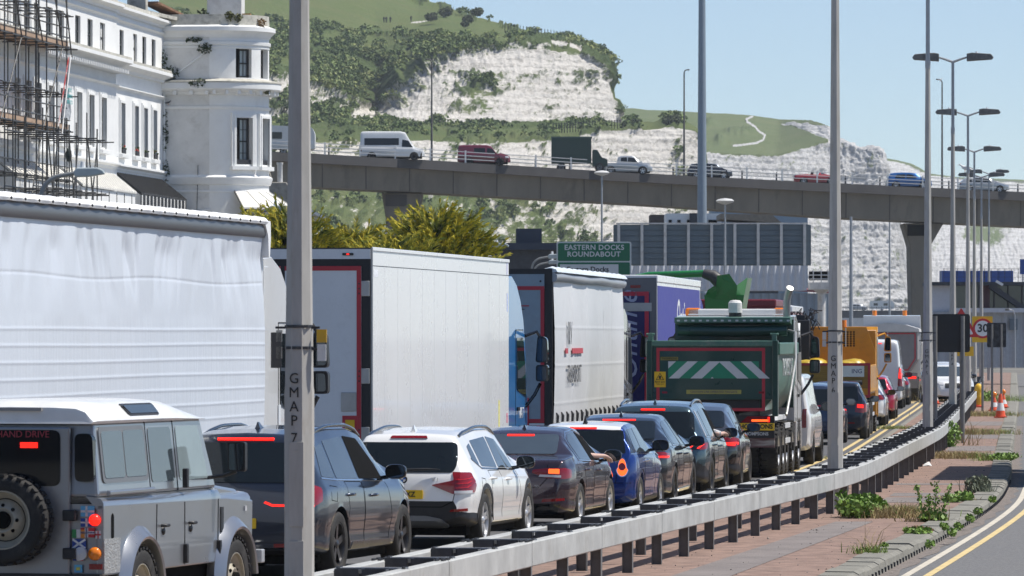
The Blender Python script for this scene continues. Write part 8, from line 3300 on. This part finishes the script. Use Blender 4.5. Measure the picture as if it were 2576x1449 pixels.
SLAT = mat('blue grey slat', (.12, .155, .18), rough=.55, var=.1, scale=2)
WPOST = mat('rusty white post', (.62, .60, .57), rough=.7, var=.15, dirt=.4, dirtcol=(.3, .2, .12), dscale=3)
for k in range(-1, 9):
 u0, u1 = 1556.5 + k * 58.4, 1556.5 + (k + 1) * 58.4
 u0, u1 = max(u0, 1543), min(u1, 2038)
 for j in range(7):
  b = MB()
  x0, zt = q7(u0, 565 + j * 14.5)
  x1, zb = q7(u1, 565 + (j + 1) * 14.5 - 1.2)
  b.prism([(0, zb), (.1, zb + .02), (.06, zt), (0, zt)], 'x', x0 + .03, x1 - .03)
  b.build('slat', SLAT, t)
 if k >= 0:
  b = MB()
  b.box(q7(u0 - 3.5, 0)[0], q7(u0 + 3.5, 0)[0], -.14, .0, q7(0, 668)[1], q7(0, 562)[1])
  b.build('post', WPOST, t)
b = MB()
b.box(q7(1550, 0)[0], q7(2030, 0)[0], -.1, .1, q7(0, 564)[1], q7(0, 560.5)[1])
b.build('top_rail', WPOST, t)
b = MB()
b.box(q7(1543, 0)[0], q7(2040, 0)[0], .12, .2, q7(0, 668)[1], q7(0, 566)[1])
b.build('backing', SLAT, t)

def corrugated(name, lab, cat, u0, u1, v0, v1, d, m, pitch=.2, amp=.04, extra=None):
 t = thing(name, lab, cat, (XU(u0, d), d, 0))
 n = int((XU(u1, d) - XU(u0, d)) / pitch)
 z0, z1 = ZV(v1, d), ZV(v0, d)
 b = MB()
 P = [(k * pitch / 2, amp * (1 if k % 4 in (1, 2) else -1)) for k in range(2 * n + 1)]
 b.loft([[(x, y, z) for x, y in P] for z in (z0, z1)], 0, False, False)
 b.box(.1, n * pitch - .1, .1, 3, z0, z1 - .05, 0)
 b.build('cladding', m, t)
 return t, z0, z1, n * pitch

CW = mat('white cladding', (.56, .57, .60), rough=.5, var=.06, scale=1, dirt=.15)
CG = mat('grey blue cladding', (.30, .34, .37), rough=.5, var=.08, scale=1)
corrugated('clad_gallery', 'white corrugated gallery wall below slatted screen', 'building', 1588, 2036, 664, 731, 285., CW)
t, z0, z1, w = corrugated('clad_shed', 'grey corrugated shed with red edged roof behind lorries', 'building', 1560, 2092, 738, 862, 300., CG)
b = MB()
b.loft([[(x, -.15 + yy, z1 + .25 * math.sin(x / w * math.pi) + dz) for yy, dz in ((0, 0), (0, .12), (.5, .2), (.5, .05))] for x in np.linspace(0, w, 12)])
b.build('red_roof_edge', mat('faded red edge', (.30, .10, .10), rough=.6), t)
# walkway on a column at the right of the gallery
d = 287.
t = thing('walkway', 'rusting white elevated walkway with rails beside gallery', 'walkway', (XU(2036, d), d, 0))
w = XU(2094, d) - XU(2036, d)
b = MB()
b.box(0, w, 0, 1.5, ZV(729, d), ZV(710, d))
b.build('beam', WPOST, t, None, .04)
b = MB()
b.box(0, w, .4, .5, ZV(705, d), ZV(682, d))
b.build('dark_screen', VOID, t)
for v in (682, 692, 702):
 b = MB()
 b.tube([(0, 0, ZV(v, d)), (w, 0, ZV(v, d))], .03, 6)
 b.build('hand_rail', WPOST, t)
for x in (.2, .6, .95):
 b = MB()
 b.tube([(x, 0, ZV(712, d)), (x, 0, ZV(676, d))], .03, 6)
 b.build('rail_post', WPOST, t)
b = MB()
b.tube([(.65, .7, -.3), (.65, .7, ZV(738, d)), (.65, .7, ZV(728, d))], [.2, .2, .45], 12)
b.build('column', WPOST, t, 40)

def block(name, lab, u0, u1, v0, v1, d, m, depth=6., cat='building', parent=None, pn='wall', bev=0.):
 t = parent or thing(name, lab, cat, (XU((u0 + u1) / 2, d), d, 0))
 x = t.location.x
 b = MB()
 b.box(XU(u0, d) - x, XU(u1, d) - x, d - t.location.y, d - t.location.y + depth, ZV(v1, d), ZV(v0, d))
 b.build(pn, m, t, None, bev)
 return t

NAVB = mat('navy cladding', (.02, .032, .06), rough=.5, var=.15)
DKB = mat('dark shed', (.045, .05, .06), rough=.7, var=.3)
t = block('dark_shed', 'dark navy shed with a box on its roof behind cypress', 1236, 1415, 627, 862, 285., DKB)
block('', '', 1236, 1415, 611, 628, 284.6, NAVB, 7, parent=t, pn='fascia')
block('', '', 1298, 1363, 575, 612, 287., NAVB, 2, parent=t, pn='roof_box')
for v in (596, 602, 607):
 block('', '', 1236, 1545, v, v + .5, 286, DSTEEL, .02, parent=t, pn='barbed_wire')
BRN = mat('dull brown roof', (.22, .19, .15), rough=.9, var=.2)
t = block('port_office', 'white flat-roofed port office seen over the screen wall', 1676, 1815, 537, 862, 430., STUC, 6)
for u in (1682, 1704, 1728, 1782):
 block('', '', u, u + (8 if u < 1720 else 22), 553, 560, 429.9, VOID, .1, parent=t, pn='window')
block('', '', 1735, 1768, 536, 862, 429.6, DKB, 1, parent=t, pn='dark_bay')
t = thing('port_shed', 'brown hipped-roof port shed under the viaduct', 'building', (XU(1890, 420), 420, 0))
b = MB()
x0, x1 = XU(1822, 420) - XU(1890, 420), XU(1958, 420) - XU(1890, 420)
b.prism([(x0, -.3), (x1, -.3), (x1, ZV(560, 420)), (x0, ZV(560, 420))], 'y', 0, 8)
b.build('wall', DKB, t)
b = MB()
b.prism([(x0 - .3, ZV(551, 420)), (x1 + .3, ZV(562, 420)), (x1 - .5, ZV(540, 420)), (x0 - .3, ZV(538, 420))], 'y', -.3, 8)
b.build('roof', BRN, t)
t = block('old_building', 'dark brown low building left of the port office', 1636, 1676, 540, 862, 440., mat('dark brown wall', (.07, .055, .05), rough=.9), 5)
t = block('blue_shed', 'pale blue long shed far behind the port shed', 1790, 2032, 527, 862, 600., mat('pale blue clad', (.20, .28, .36), rough=.6), 8)
# far dock road on a dark bank with parked vehicles
t = block('dock_bank', 'dark retaining bank carrying dock road below cliffs', 2078, 2310, 781, 862, 1380., DKB, 20, cat='wall')
for u in np.arange(2085, 2310, 12):
 block('', '', u, u + .8, 771, 782, 1380., DSTEEL, .05, parent=t, pn='fence_post')
block('', '', 2080, 2308, 773, 774, 1380.05, DSTEEL, .04, parent=t, pn='fence_rail')
block('', '', 2078, 2292, 800, 862, 1360., CW, 2, parent=t, pn='pale_wall')
zz = ZV(781, 1380)
c = Car('parked_car', 'silver car parked on the dock road below cliffs', 'car', 2135, 1384, 90, spec_suv(4.5, 1.8, 1.6), PSIL, None, zz, corner=False)
for p in wsuv:
 c.P(p, 'R', GLASS, 'side_window', .05, .008, cell=.2)
t = thing('parked_caravan', 'white caravan parked on the dock road below cliffs', 'caravan', (XU(2187, 1386), 1386, zz), R(-90))
b = MB()
b.prism(rpoly([(0, .4), (6, .4), (6, 1.7), (5.6, 2.3), (.3, 2.4), (0, 2.0)], .25), 'x', -1, 1)
b.build('body', PVW, t)
for y in (1.0, 3.4):
 b = MB()
 b.prism(rpoly([(y, 1.2), (y + 1.0, 1.2), (y + 1.0, 1.8), (y, 1.8)], .08), 'x', .99, 1.02)
 b.build('window', GLASS, t)
add_wheel(t, .9, 3., .33, .2, 'steel', 1)
# terminal building on the right
t, z0, z1, w = corrugated('terminal_building', 'grey terminal building with dark slanted upper glazing', 'building', 2343, 2640, 784, 925, 318., mat('grey terminal cladding', (.36, .38, .40), rough=.55, var=.1, dirt=.2), .3)
x0 = t.location.x
def bt(u0, u1, v0, v1, dd, m, pn, depth=.3):
 b = MB()
 b.box(XU(u0, dd) - x0, XU(u1, dd) - x0, dd - 318, dd - 318 + depth, ZV(v1, dd), ZV(v0, dd))
 return b.build(pn, m, t)

bt(2343, 2398, 712, 786, 318.2, CW, 'end_wall', 4)
bt(2398, 2640, 718, 776, 318.4, mat('dark glazing', (.03, .045, .05), rough=.1, spec=.7), 'glazing', 4)
bt(2340, 2640, 709, 718, 317.6, DKB, 'roof_edge', 6)
bt(2396, 2640, 775, 786, 317.6, CW, 'sill_band', 1)
for u in (2440, 2462, 2500, 2535, 2570):
 bt(u, u + 3, 718, 776, 318.2, DSTEEL, 'mullion', .2)
bt(2462, 2490, 718, 776, 318.3, mat('maroon panel', (.09, .03, .035), rough=.6), 'panel', .2)
bt(2540, 2560, 802, 830, 317.8, SLAT, 'louvre', .2)
b = MB()
b.bar((XU(2490, 318) - x0, -.05, ZV(718, 318)), (XU(2575, 318) - x0, -.05, ZV(776, 318)), .3, .5, up=(0, 1, 0))
b.build('slanted_brace', DKB, t)
b = MB()
b.bar((XU(2505, 317) - x0, -1.2, ZV(707, 317)), (XU(2522, 317) - x0, -1.2, ZV(717, 317)), .14, .14)
b.build('white_fin', WHITEP, t)
BLU = mat('port blue board', (.015, .07, .30), rough=.4, var=.15)
for k in range(5):
 u0 = 2370 + k * 36
 t = thing('blue_container', 'blue container in the row behind the terminal roof', 'container', (XU(u0, 390), 390, 0), 0, 'blue containers behind the terminal')
 b = MB()
 b.box(0, XU(u0 + 35, 390) - XU(u0, 390), 0, 2.5, ZV(725, 390), ZV(681, 390))
 b.build('body', BLU, t)
t = block('railing', 'thin grey roof railing in front of blue containers', 2372, 2576, 676, 677, 380., DSTEEL, .05, cat='railing', pn='top_rail')
for v in (686, 697):
 block('', '', 2372, 2576, v, v + .8, 380., DSTEEL, .05, parent=t, pn='rail')
for u in np.arange(2374, 2576, 17):
 block('', '', u, u + 1, 676, 712, 380., DSTEEL, .05, parent=t, pn='rail_post')
t = block('blue_sign', 'plain dark blue sign at the terminal roof edge', 2566, 2600, 652, 690, 360., BLU, .1, cat='sign', pn='panel')
block('', '', 2572, 2575, 690, 862, 360.1, COLG, .2, parent=t, pn='post')
tall_lamp(2553, 790, 925, 300, .05, 'short lamp post with floodlight before terminal building', COLG, 'arm', -.3)

# green direction sign
d = 200.
S_ = d / F
xs, ws, zt, zb = XU(1400, d), (1588 - 1400) * S_, ZV(608, d), ZV(738, d)
t = thing('direction_sign', 'green direction sign reading EASTERN DOCKS ROUNDABOUT', 'sign', (xs, d, 0), R(-3))
SGN = mat('direction green', (.008, .135, .06), rough=.45, var=.06)
SWH = mat('sign white', (.60, .61, .60), rough=.45)
b = MB()
b.prism(rpoly([(0, zb), (ws, zb), (ws, zt), (0, zt)], .07), 'y', 0, .04)
b.build('white_border', SWH, t)
zm = ZV(658, d)
for (a, c_) in ((zm + .02, zt - .05), (zb + .05, zm - .03)):
 b = MB()
 b.prism(rpoly([(.05, a), (ws - .05, a), (ws - .05, c_), (.05, c_)], .05), 'y', -.012, .0)
 b.build('green_panel', SGN, t)
text('EASTERN DOCKS', .25, SWH, t, (ws * .505, -.016, ZV(623, d)), (R(90), 0, 0), sx=1.02, spacing=1.08, bold=.006)
text('ROUNDABOUT', .25, SWH, t, (ws * .50, -.016, ZV(640, d)), (R(90), 0, 0), sx=1.02, spacing=1.08, bold=.006)
b = MB()
b.box(.12, ws - .45, -.02, -.012, ZV(720, d), ZV(665, d))
wp = b.build('white_panel', SWH, t)
text('Eastern Docks', .25, INK, wp, (ws * .42, -.024, ZV(678, d)), (R(90), 0, 0), bold=.005)
for x in (.5, ws - .5):
 b = MB()
 b.tube([(x, .12, -.4), (x, .12, zt - .1)], .07, 10)
 b.build('post', COLG, t)

# walkers, fences and lone bushes on the down
PPL = mat('dark clothes', (.03, .032, .045), rough=.9)
def walker(u, v, d, lab, lean=.0):
 me = bpy.data.meshes.new('body')
 V = [(0, 0, .95), (0, 0, 1.4), (0, 0, 1.52), (0, 0, 1.66), (-.2, 0, 1.38), (-.27, .05, 1.1), (-.24, .12, .85), (.2, 0, 1.38), (.27, -.05, 1.1), (.24, -.1, .85), (-.1, .12, .5), (-.1, .05, .05), (.1, -.12, .5), (.1, -.1, .05)]
 E = [(0, 1), (1, 2), (2, 3), (1, 4), (4, 5), (5, 6), (1, 7), (7, 8), (8, 9), (0, 10), (10, 11), (0, 12), (12, 13)]
 me.from_pydata(V, E, [])
 o = bpy.data.objects.new('person', me)
 COL.objects.link(o)
 md = o.modifiers.new('skin', 'SKIN')
 for i, r in enumerate((.17, .2, .07, .11, .08, .06, .05, .08, .06, .05, .09, .07, .09, .07)):
  me.skin_vertices[0].data[i].radius = (r, r * .8)
 me.skin_vertices[0].data[0].use_root = True
 me.materials.append(PPL)
 o.modifiers.new('sub', 'SUBSURF').render_levels = 1
 o.location = PT(u, v, d)
 tag(o, lab, 'person', 'walkers on the down')

for (u, lab) in ((966, 'walker in dark clothes at the head of three on hillside'), (972, 'walker in dark clothes in the middle of three on hillside'), (982, 'walker in dark clothes trailing behind on hillside')):
 walker(u, 57.5, 1500, lab)
walker(1034, 55, 1540, 'walker alone by the chalk path on the down')
walker(1876, 312, 2230, 'walker on the far winding chalk path')
for (nm, u0, u1, v0, v1, d, n, h, lab) in (('fence', 1392, 1560, 334, 326, 1262, 24, 2.2, 'dark open fence along the green bench above lower cliff'), ('ridge_fence', 1270, 1440, 72, 96, 1500, 22, 1.4, 'thin post fence along the headland skyline')):
 t = thing(nm, lab, 'fence', (0, d, 0))
 for k in range(n + 1):
  u = u0 + (u1 - u0) * k / n
  v = v0 + (v1 - v0) * k / n
  p = PT(u, v, d)
  b = MB()
  b.box(-.09, .09, -.09, .09, -1, h)
  o = b.build('post', DSTEEL, t)
  o.location = (p.x, 0, p.z)
 if h > 2:
  for hz in (1.0, 2.0):
   b = MB()
   a, c_ = PT(u0, v0, d), PT(u1, v1, d)
   b.bar((a.x, 0, a.z + hz), (c_.x, 0, c_.z + hz), .08, .08)
   b.build('rail', DSTEEL, t)
for k, (u, v, d, r, lab) in enumerate(((1085, 43, 1555, 1.9, 'round dark bush on skyline grass near the walkers'), (1178, 48, 1530, 1.7, 'dark bush at the skyline right of the round bush'), (1120, 30, 1600, 2.2, 'broad bush on the skyline behind the round bush'), (1200, 30, 1590, 1.9, 'bush crowning the headland skyline'), (1588, 316, 1262, 2.4, 'dark bush on the bench before grassy down'), (1690, 303, 1250, 2.2, 'dark bush topping the lower cliff end'), (1812, 350, 2150, 2.2, 'small dark bush low on the grassy down'), (1170, 60, 1500, 1.2, 'small bush on upper grass slope'))):
 b = MB()
 leafcloud(b, (0, 0, 0), (r, r * .8, r * .62), 420, .3, 300 + k, 0, .8)
 leafcloud(b, (r * .4, -.2, r * .2), (r * .5, r * .5, r * .5), 160, .28, 330 + k, 0, .8)
 o = tag(b.build('bush', mat('down bush leaf', (.085, .105, .04), rough=.85, var=.4, scale=1)), lab, 'bush', 'lone bushes on the downs')
 o.location = PT(u, v, d)

# ================================================================ GOLDEN CYPRESS
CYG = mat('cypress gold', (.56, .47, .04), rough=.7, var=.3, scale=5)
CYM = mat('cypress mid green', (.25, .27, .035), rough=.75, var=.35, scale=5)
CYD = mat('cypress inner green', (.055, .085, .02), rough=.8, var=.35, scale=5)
BARK = mat('bark', (.09, .065, .045), rough=.9, var=.3, scale=8)

def cypress(loc, rx, rz, nplume, seed, label):
 t = thing('cypress_tree', label, 'tree', loc, 0, 'golden cypress trees behind the lorries')
 q = random.Random(seed)
 b = MB()
 b.tube([(0, 0, 0), (.1, 0, 2), (0, .1, 4.4)], [.22, .16, .06], 8)
 tr = b.build('trunk', BARK, t, 60)
 lim = MB()
 b = MB()
 for k in range(int(nplume * 2.2)):
  a = q.uniform(0, 2 * math.pi)
  h = q.uniform(-.8, 1) ** 1
  rr = math.sqrt(max(.05, 1 - h * h)) * q.uniform(.15, .95)
  p = Vector((rx * rr * math.cos(a), rx * .6 * rr * math.sin(a), 4.7 + rz * h * q.uniform(.3, .9)))
  dv = Vector((math.cos(a) * .9 + q.gauss(0, .25), math.sin(a) * .5 + q.gauss(0, .3), .12 + .22 * h + q.gauss(0, .14)))
  dv.normalize()
  ln = q.uniform(.3, .68)
  sd = dv.cross(Vector((0, 0, 1))).normalized()
  up = sd.cross(dv)
  n = 20
  for j in range(n):
   f = j / n
   c = p + dv * (ln * f) + up * (.14 * ln * f * f - .05 * math.sin(f * 3))
   wd = .22 * (1 - f) ** .6 * ln + .02
   for s in (-1, 1):
    g_ = q.uniform(.5, 1.2)
    tip = c + sd * (s * wd * g_) + dv * (.11 * g_) + up * q.uniform(-.05, .09)
    w2 = up * .025 + dv * .035
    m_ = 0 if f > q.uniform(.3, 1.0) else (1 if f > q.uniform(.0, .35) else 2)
    b.add([c - w2, tip, c + w2 + sd * (s * wd * .3)], [(0, 1, 2)], m_)
  if k % 6 == 0:
   lim.tube([(0, 0, max(1.5, p.z - 1.2)), tuple(p * .6 + Vector((0, 0, p.z * .38))), tuple(p)], [.05, .03, .012], 5)
 lim.build('limbs', BARK, tr)['kind'] = 'stuff'
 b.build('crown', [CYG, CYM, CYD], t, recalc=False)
 return t

cypress((XU(720, 137), 137, 0), 1.35, 1.15, 300, 1, 'golden cypress tree behind the white box trailer, beside tower').scale = (1, 1, 1.0)
cypress((XU(890, 138), 138, -.3), 1.3, 1.0, 280, 2, 'golden cypress tree in the middle of the clump')
cypress((XU(1100, 136), 136, 0.0), 1.35, 1.15, 320, 3, 'golden cypress tree at the end nearest green sign')
cypress((XU(985, 134), 134, -.55), 1.2, .9, 240, 4, 'low golden cypress tree between the others')
cypress((XU(640, 140), 140, 0.3), .75, .75, 110, 6, 'slender cypress spray in front of tower awning')
cypress((XU(1190, 133), 133, -.8), .6, .6, 90, 8, 'small cypress branch low beside RV lorry')

# ================================================================ WEEDS ON THE RESERVATION
GDRY = mat('dry grass', (.34, .26, .12), rough=.85, var=.3, scale=9)
GGRN = mat('fresh grass', (.19, .27, .05), rough=.75, var=.35, scale=9)
LEAFB = mat('broad weed leaf', (.15, .25, .035), rough=.6, var=.35, scale=9)
LEAFS = mat('grey green shrub', (.16, .18, .12), rough=.8, var=.3, scale=9)

def tuft(b, c, rx, ry, n, h, seed, m=0, w=.007):
 q = random.Random(seed)
 for _ in range(n):
  x, y = c[0] + q.gauss(0, .45) * rx, c[1] + q.gauss(0, .45) * ry
  hh = h * q.uniform(.35, 1.1)
  lean = Vector((q.gauss(0, .35), q.gauss(0, .35), 1)).normalized()
  a = q.uniform(0, 6.3)
  s = Vector((math.cos(a), math.sin(a), 0)) * w
  p0 = Vector((x, y, c[2]))
  p1 = p0 + lean * hh * .6
  p2 = p1 + (lean + Vector((lean.x * 1.2, lean.y * 1.2, -.3))) * hh * .4
  b.add([p0 - s, p0 + s, p1 + s * .7, p1 - s * .7, p2], [(0, 1, 2, 3), (3, 2, 4)], m)

def weeds(lab, u, v, parts, name='weed_clump', cat='weeds', group='weeds in the reservation'):
 d = 2.71 * F / (v - HV)
 b = MB()
 for k, pt in enumerate(parts):
  kind = pt[0]
  if kind == 'g':
   tuft(b, (pt[1], pt[2], 0), pt[3], pt[4], pt[5], pt[6], int(u) + k, pt[7])
  elif kind == 'l':
   leafcloud(b, (pt[1], pt[2], pt[6] * .5), (pt[3], pt[4], pt[6] * .55), pt[5], pt[8] if len(pt) > 8 else .045, int(u) + k, pt[7], .65)
  elif kind == 's':                         # upright spike with packed small leaves
   q = random.Random(int(u) + k)
   for j in range(90):
    f = j / 90
    r = .05 * (1 - f * .6)
    p = (pt[1] + pt[3] * f + q.gauss(0, r), pt[2] + q.gauss(0, r), .05 + pt[6] * f)
    leafcloud(b, p, (.01, .01, .01), 1, .026, j + k * 100, pt[7], .8)
   b.tube([(pt[1], pt[2], 0), (pt[1] + pt[3], pt[2], pt[6])], .008, 5, pt[7])
 o = tag(b.build(name, [GDRY, GGRN, LEAFB, LEAFS, LEAFR], recalc=False), lab, cat, group)
 o.location = (XU(u, d), d, .03)
 return o

weeds('lush leafy green weed clump against the barrier posts', 2152, 1302, [('l', 0, 0, .28, .5, 520, .30, 2), ('l', .15, .5, .35, .5, 420, .34, 2), ('l', -.15, .3, .15, .2, 120, .42, 2, .04), ('g', .3, 0, .4, .5, 200, .25, 0)])
weeds('dry grass and green blades beside lush weed clump', 2262, 1300, [('g', 0, 0, .5, .6, 700, .26, 0), ('g', .1, .3, .5, .6, 500, .22, 1), ('l', -.3, .4, .2, .4, 160, .25, 2)])
weeds('tall upright dock plants with packed seed spikes', 2348, 1312, [('s', -.12, 0, -.12, 0, 0, .50, 2), ('s', .0, .05, .06, 0, 0, .56, 2), ('s', .1, 0, .14, 0, 0, .50, 2), ('s', -.04, 0, -.03, 0, 0, .36, 2), ('l', 0, 0, .2, .25, 200, .14, 2, .05), ('g', -.1, .2, .35, .4, 260, .2, 0)])
weeds('flat reddish green leaf patch near the kerb', 2308, 1342, [('l', 0, 0, .2, .45, 420, .09, 2, .035), ('l', .05, .2, .2, .3, 160, .1, 4, .03)])
weeds('thin grass tuft with tall stalks on red paving', 2188, 1392, [('g', 0, 0, .22, .35, 260, .16, 1), ('g', 0, 0, .15, .3, 26, .50, 0)])
weeds('small bright weed on the red paving by itself', 2226, 1380, [('l', 0, 0, .06, .1, 60, .08, 2, .03)])
weeds('grey green bush beside the kerb in shadow', 2461, 1238, [('l', 0, 0, .22, .35, 420, .30, 3, .04), ('g', 0, 0, .3, .5, 200, .34, 3)])
weeds('ragged green weeds along the kerb edge before grey bush', 2425, 1260, [('l', 0, 0, .16, .4, 200, .18, 2, .04), ('g', -.1, .2, .3, .5, 240, .18, 0), ('l', -.25, -.6, .14, .4, 140, .12, 2)])
for k, (u, v) in enumerate(((2460, 1292), (2440, 1310), (2412, 1330), (2395, 1345), (2497, 1262), (2340, 1378), (2376, 1330))):
 weeds('tiny bright weed growing in the kerb joint', u, v, [('l', 0, 0, .07, .12, 70, .1, 2, .03)], 'kerb_weed', 'weeds', 'weeds in the kerb joints')
weeds('leafy shrub on the barrier beside GMAP 5 column', 2388, 1124, [('l', 0, 0, .3, .5, 420, .62, 2, .05), ('l', -.1, 0, .2, .4, 200, .4, 2, .05)])
weeds('wide dry grass patch across the reservation past the shadow', 2420, 1152, [('g', -.2, 0, .7, 1.2, 900, .22, 0), ('g', .3, .5, .8, 1.2, 600, .18, 1), ('l', .9, -1.0, .3, .6, 160, .14, 2, .05)])
weeds('bright green weeds at the kerb end of dry grass', 2520, 1158, [('l', 0, 0, .3, .6, 300, .14, 2, .05), ('g', -.3, 0, .4, .6, 200, .14, 1)])
weeds('second band of grass across the reservation', 2440, 1092, [('g', 0, 0, 1.2, 1.8, 900, .24, 0), ('g', .6, .3, .8, 1.2, 500, .2, 1)])
weeds('third band of grass across the reservation', 2470, 1046, [('g', 0, 0, 1.4, 2.5, 900, .28, 0), ('g', .3, .5, 1.2, 2., 600, .2, 1)])
weeds('far green verge by the traffic cones', 2490, 1008, [('g', 0, 0, 2.2, 4, 900, .4, 1), ('l', -.6, 0, 1., 2, 300, .4, 2, .1), ('g', -1.5, 0, 1.5, 2, 500, .4, 0)])
weeds('far green verge left of the barrier end', 2395, 985, [('g', 0, 0, 1.6, 6, 800, .5, 1), ('l', 0, 4, 1.5, 3, 300, .5, 2, .12)])
weeds('low grass by the queue edge before GMAP 6', 2113, 1153, [('g', 0, 0, .4, .8, 300, .1, 1), ('g', 0, 0, .4, .8, 200, .1, 0)])
weeds('low mossy grass by the queue edge between GMAP 5 and 6', 2250, 1078, [('g', 0, 0, .8, 1.2, 420, .14, 1), ('g', 0, 0, .6, 1., 300, .12, 0)])
weeds('bare twiggy stalks beside the black sign post', 2440, 1120, [('g', 0, 0, .5, .5, 30, .9, 0)])
# loose stones and litter
b = MB()
q = random.Random(12)
for k in range(500):
 d = q.uniform(58, 150)
 f = q.random()
 x = BX(d) * (1 - f) + (KX(d) - .4) * f
 r = q.uniform(.004, .011) * (1.6 if q.random() < .04 else 1)
 b.ball((x, d, .04 + r * .5), r, r, r * .7, 5, 3, q.randrange(2))
st = tag(b.build('loose_stones', [mat('grey stone', (.25, .23, .21), rough=.9), mat('dark stone', (.09, .08, .075), rough=.9)]), 'loose grit and small stones strewn over the reservation', 'stones', kind='stuff')
b = MB()
b.add([(-.1, 0, 0), (.02, -.1, .02), (.1, .02, .0), (.04, .1, .09), (-.05, .06, .05)], [(0, 1, 4), (1, 2, 3, 4), (0, 4, 3), (0, 3, 2, 1)])
o = tag(b.build('litter', WHITEP), 'scrap of white litter beside the barrier foot', 'litter')
o.location = (XU(2333, 118), 118, .05)

# ================================================================ ADDED BLOCK BEHIND THE CAMERA, UNSEEN, DARKENS REFLECTIONS IN CAR BACKS
t = thing('reflection_block', 'brown brick seafront block standing behind the viewpoint', 'building', (-20, -24, -.4))
BRK = mat('brown brick', (.16, .10, .075), rough=.9, var=.25, scale=2)
b = MB()
b.box(-45, 60, -12, 0, 0, 17)
b.build('wall', BRK, t)
for fl in range(5):
 for k in range(34):
  b = MB()
  b.box(-43 + k * 3, -41.6 + k * 3, -.02, .06, 1.2 + fl * 3.2, 3.2 + fl * 3.2)
  b.build('window', PANE, t)

# ================================================================ SEA AIR
hz = MB()
hz.box(-2500, 2500, -80, 4300, -3, 260)
ho = hz.build('haze', bpy.data.materials.new('haze air'))
nt = ho.data.materials[0]
nt.use_nodes = True
nt = nt.node_tree
nt.nodes.remove(nt.nodes['Principled BSDF'])
pv = nt.nodes.new('ShaderNodeVolumePrincipled')
pv.inputs['Color'].default_value = (.86, .92, 1, 1)
pv.inputs['Density'].default_value = .00009
pv.inputs['Anisotropy'].default_value = .2
nt.links.new(pv.outputs[0], nt.nodes['Material Output'].inputs['Volume'])
tag(ho, 'pale sea air softening the far cliffs', 'haze', kind='stuff')
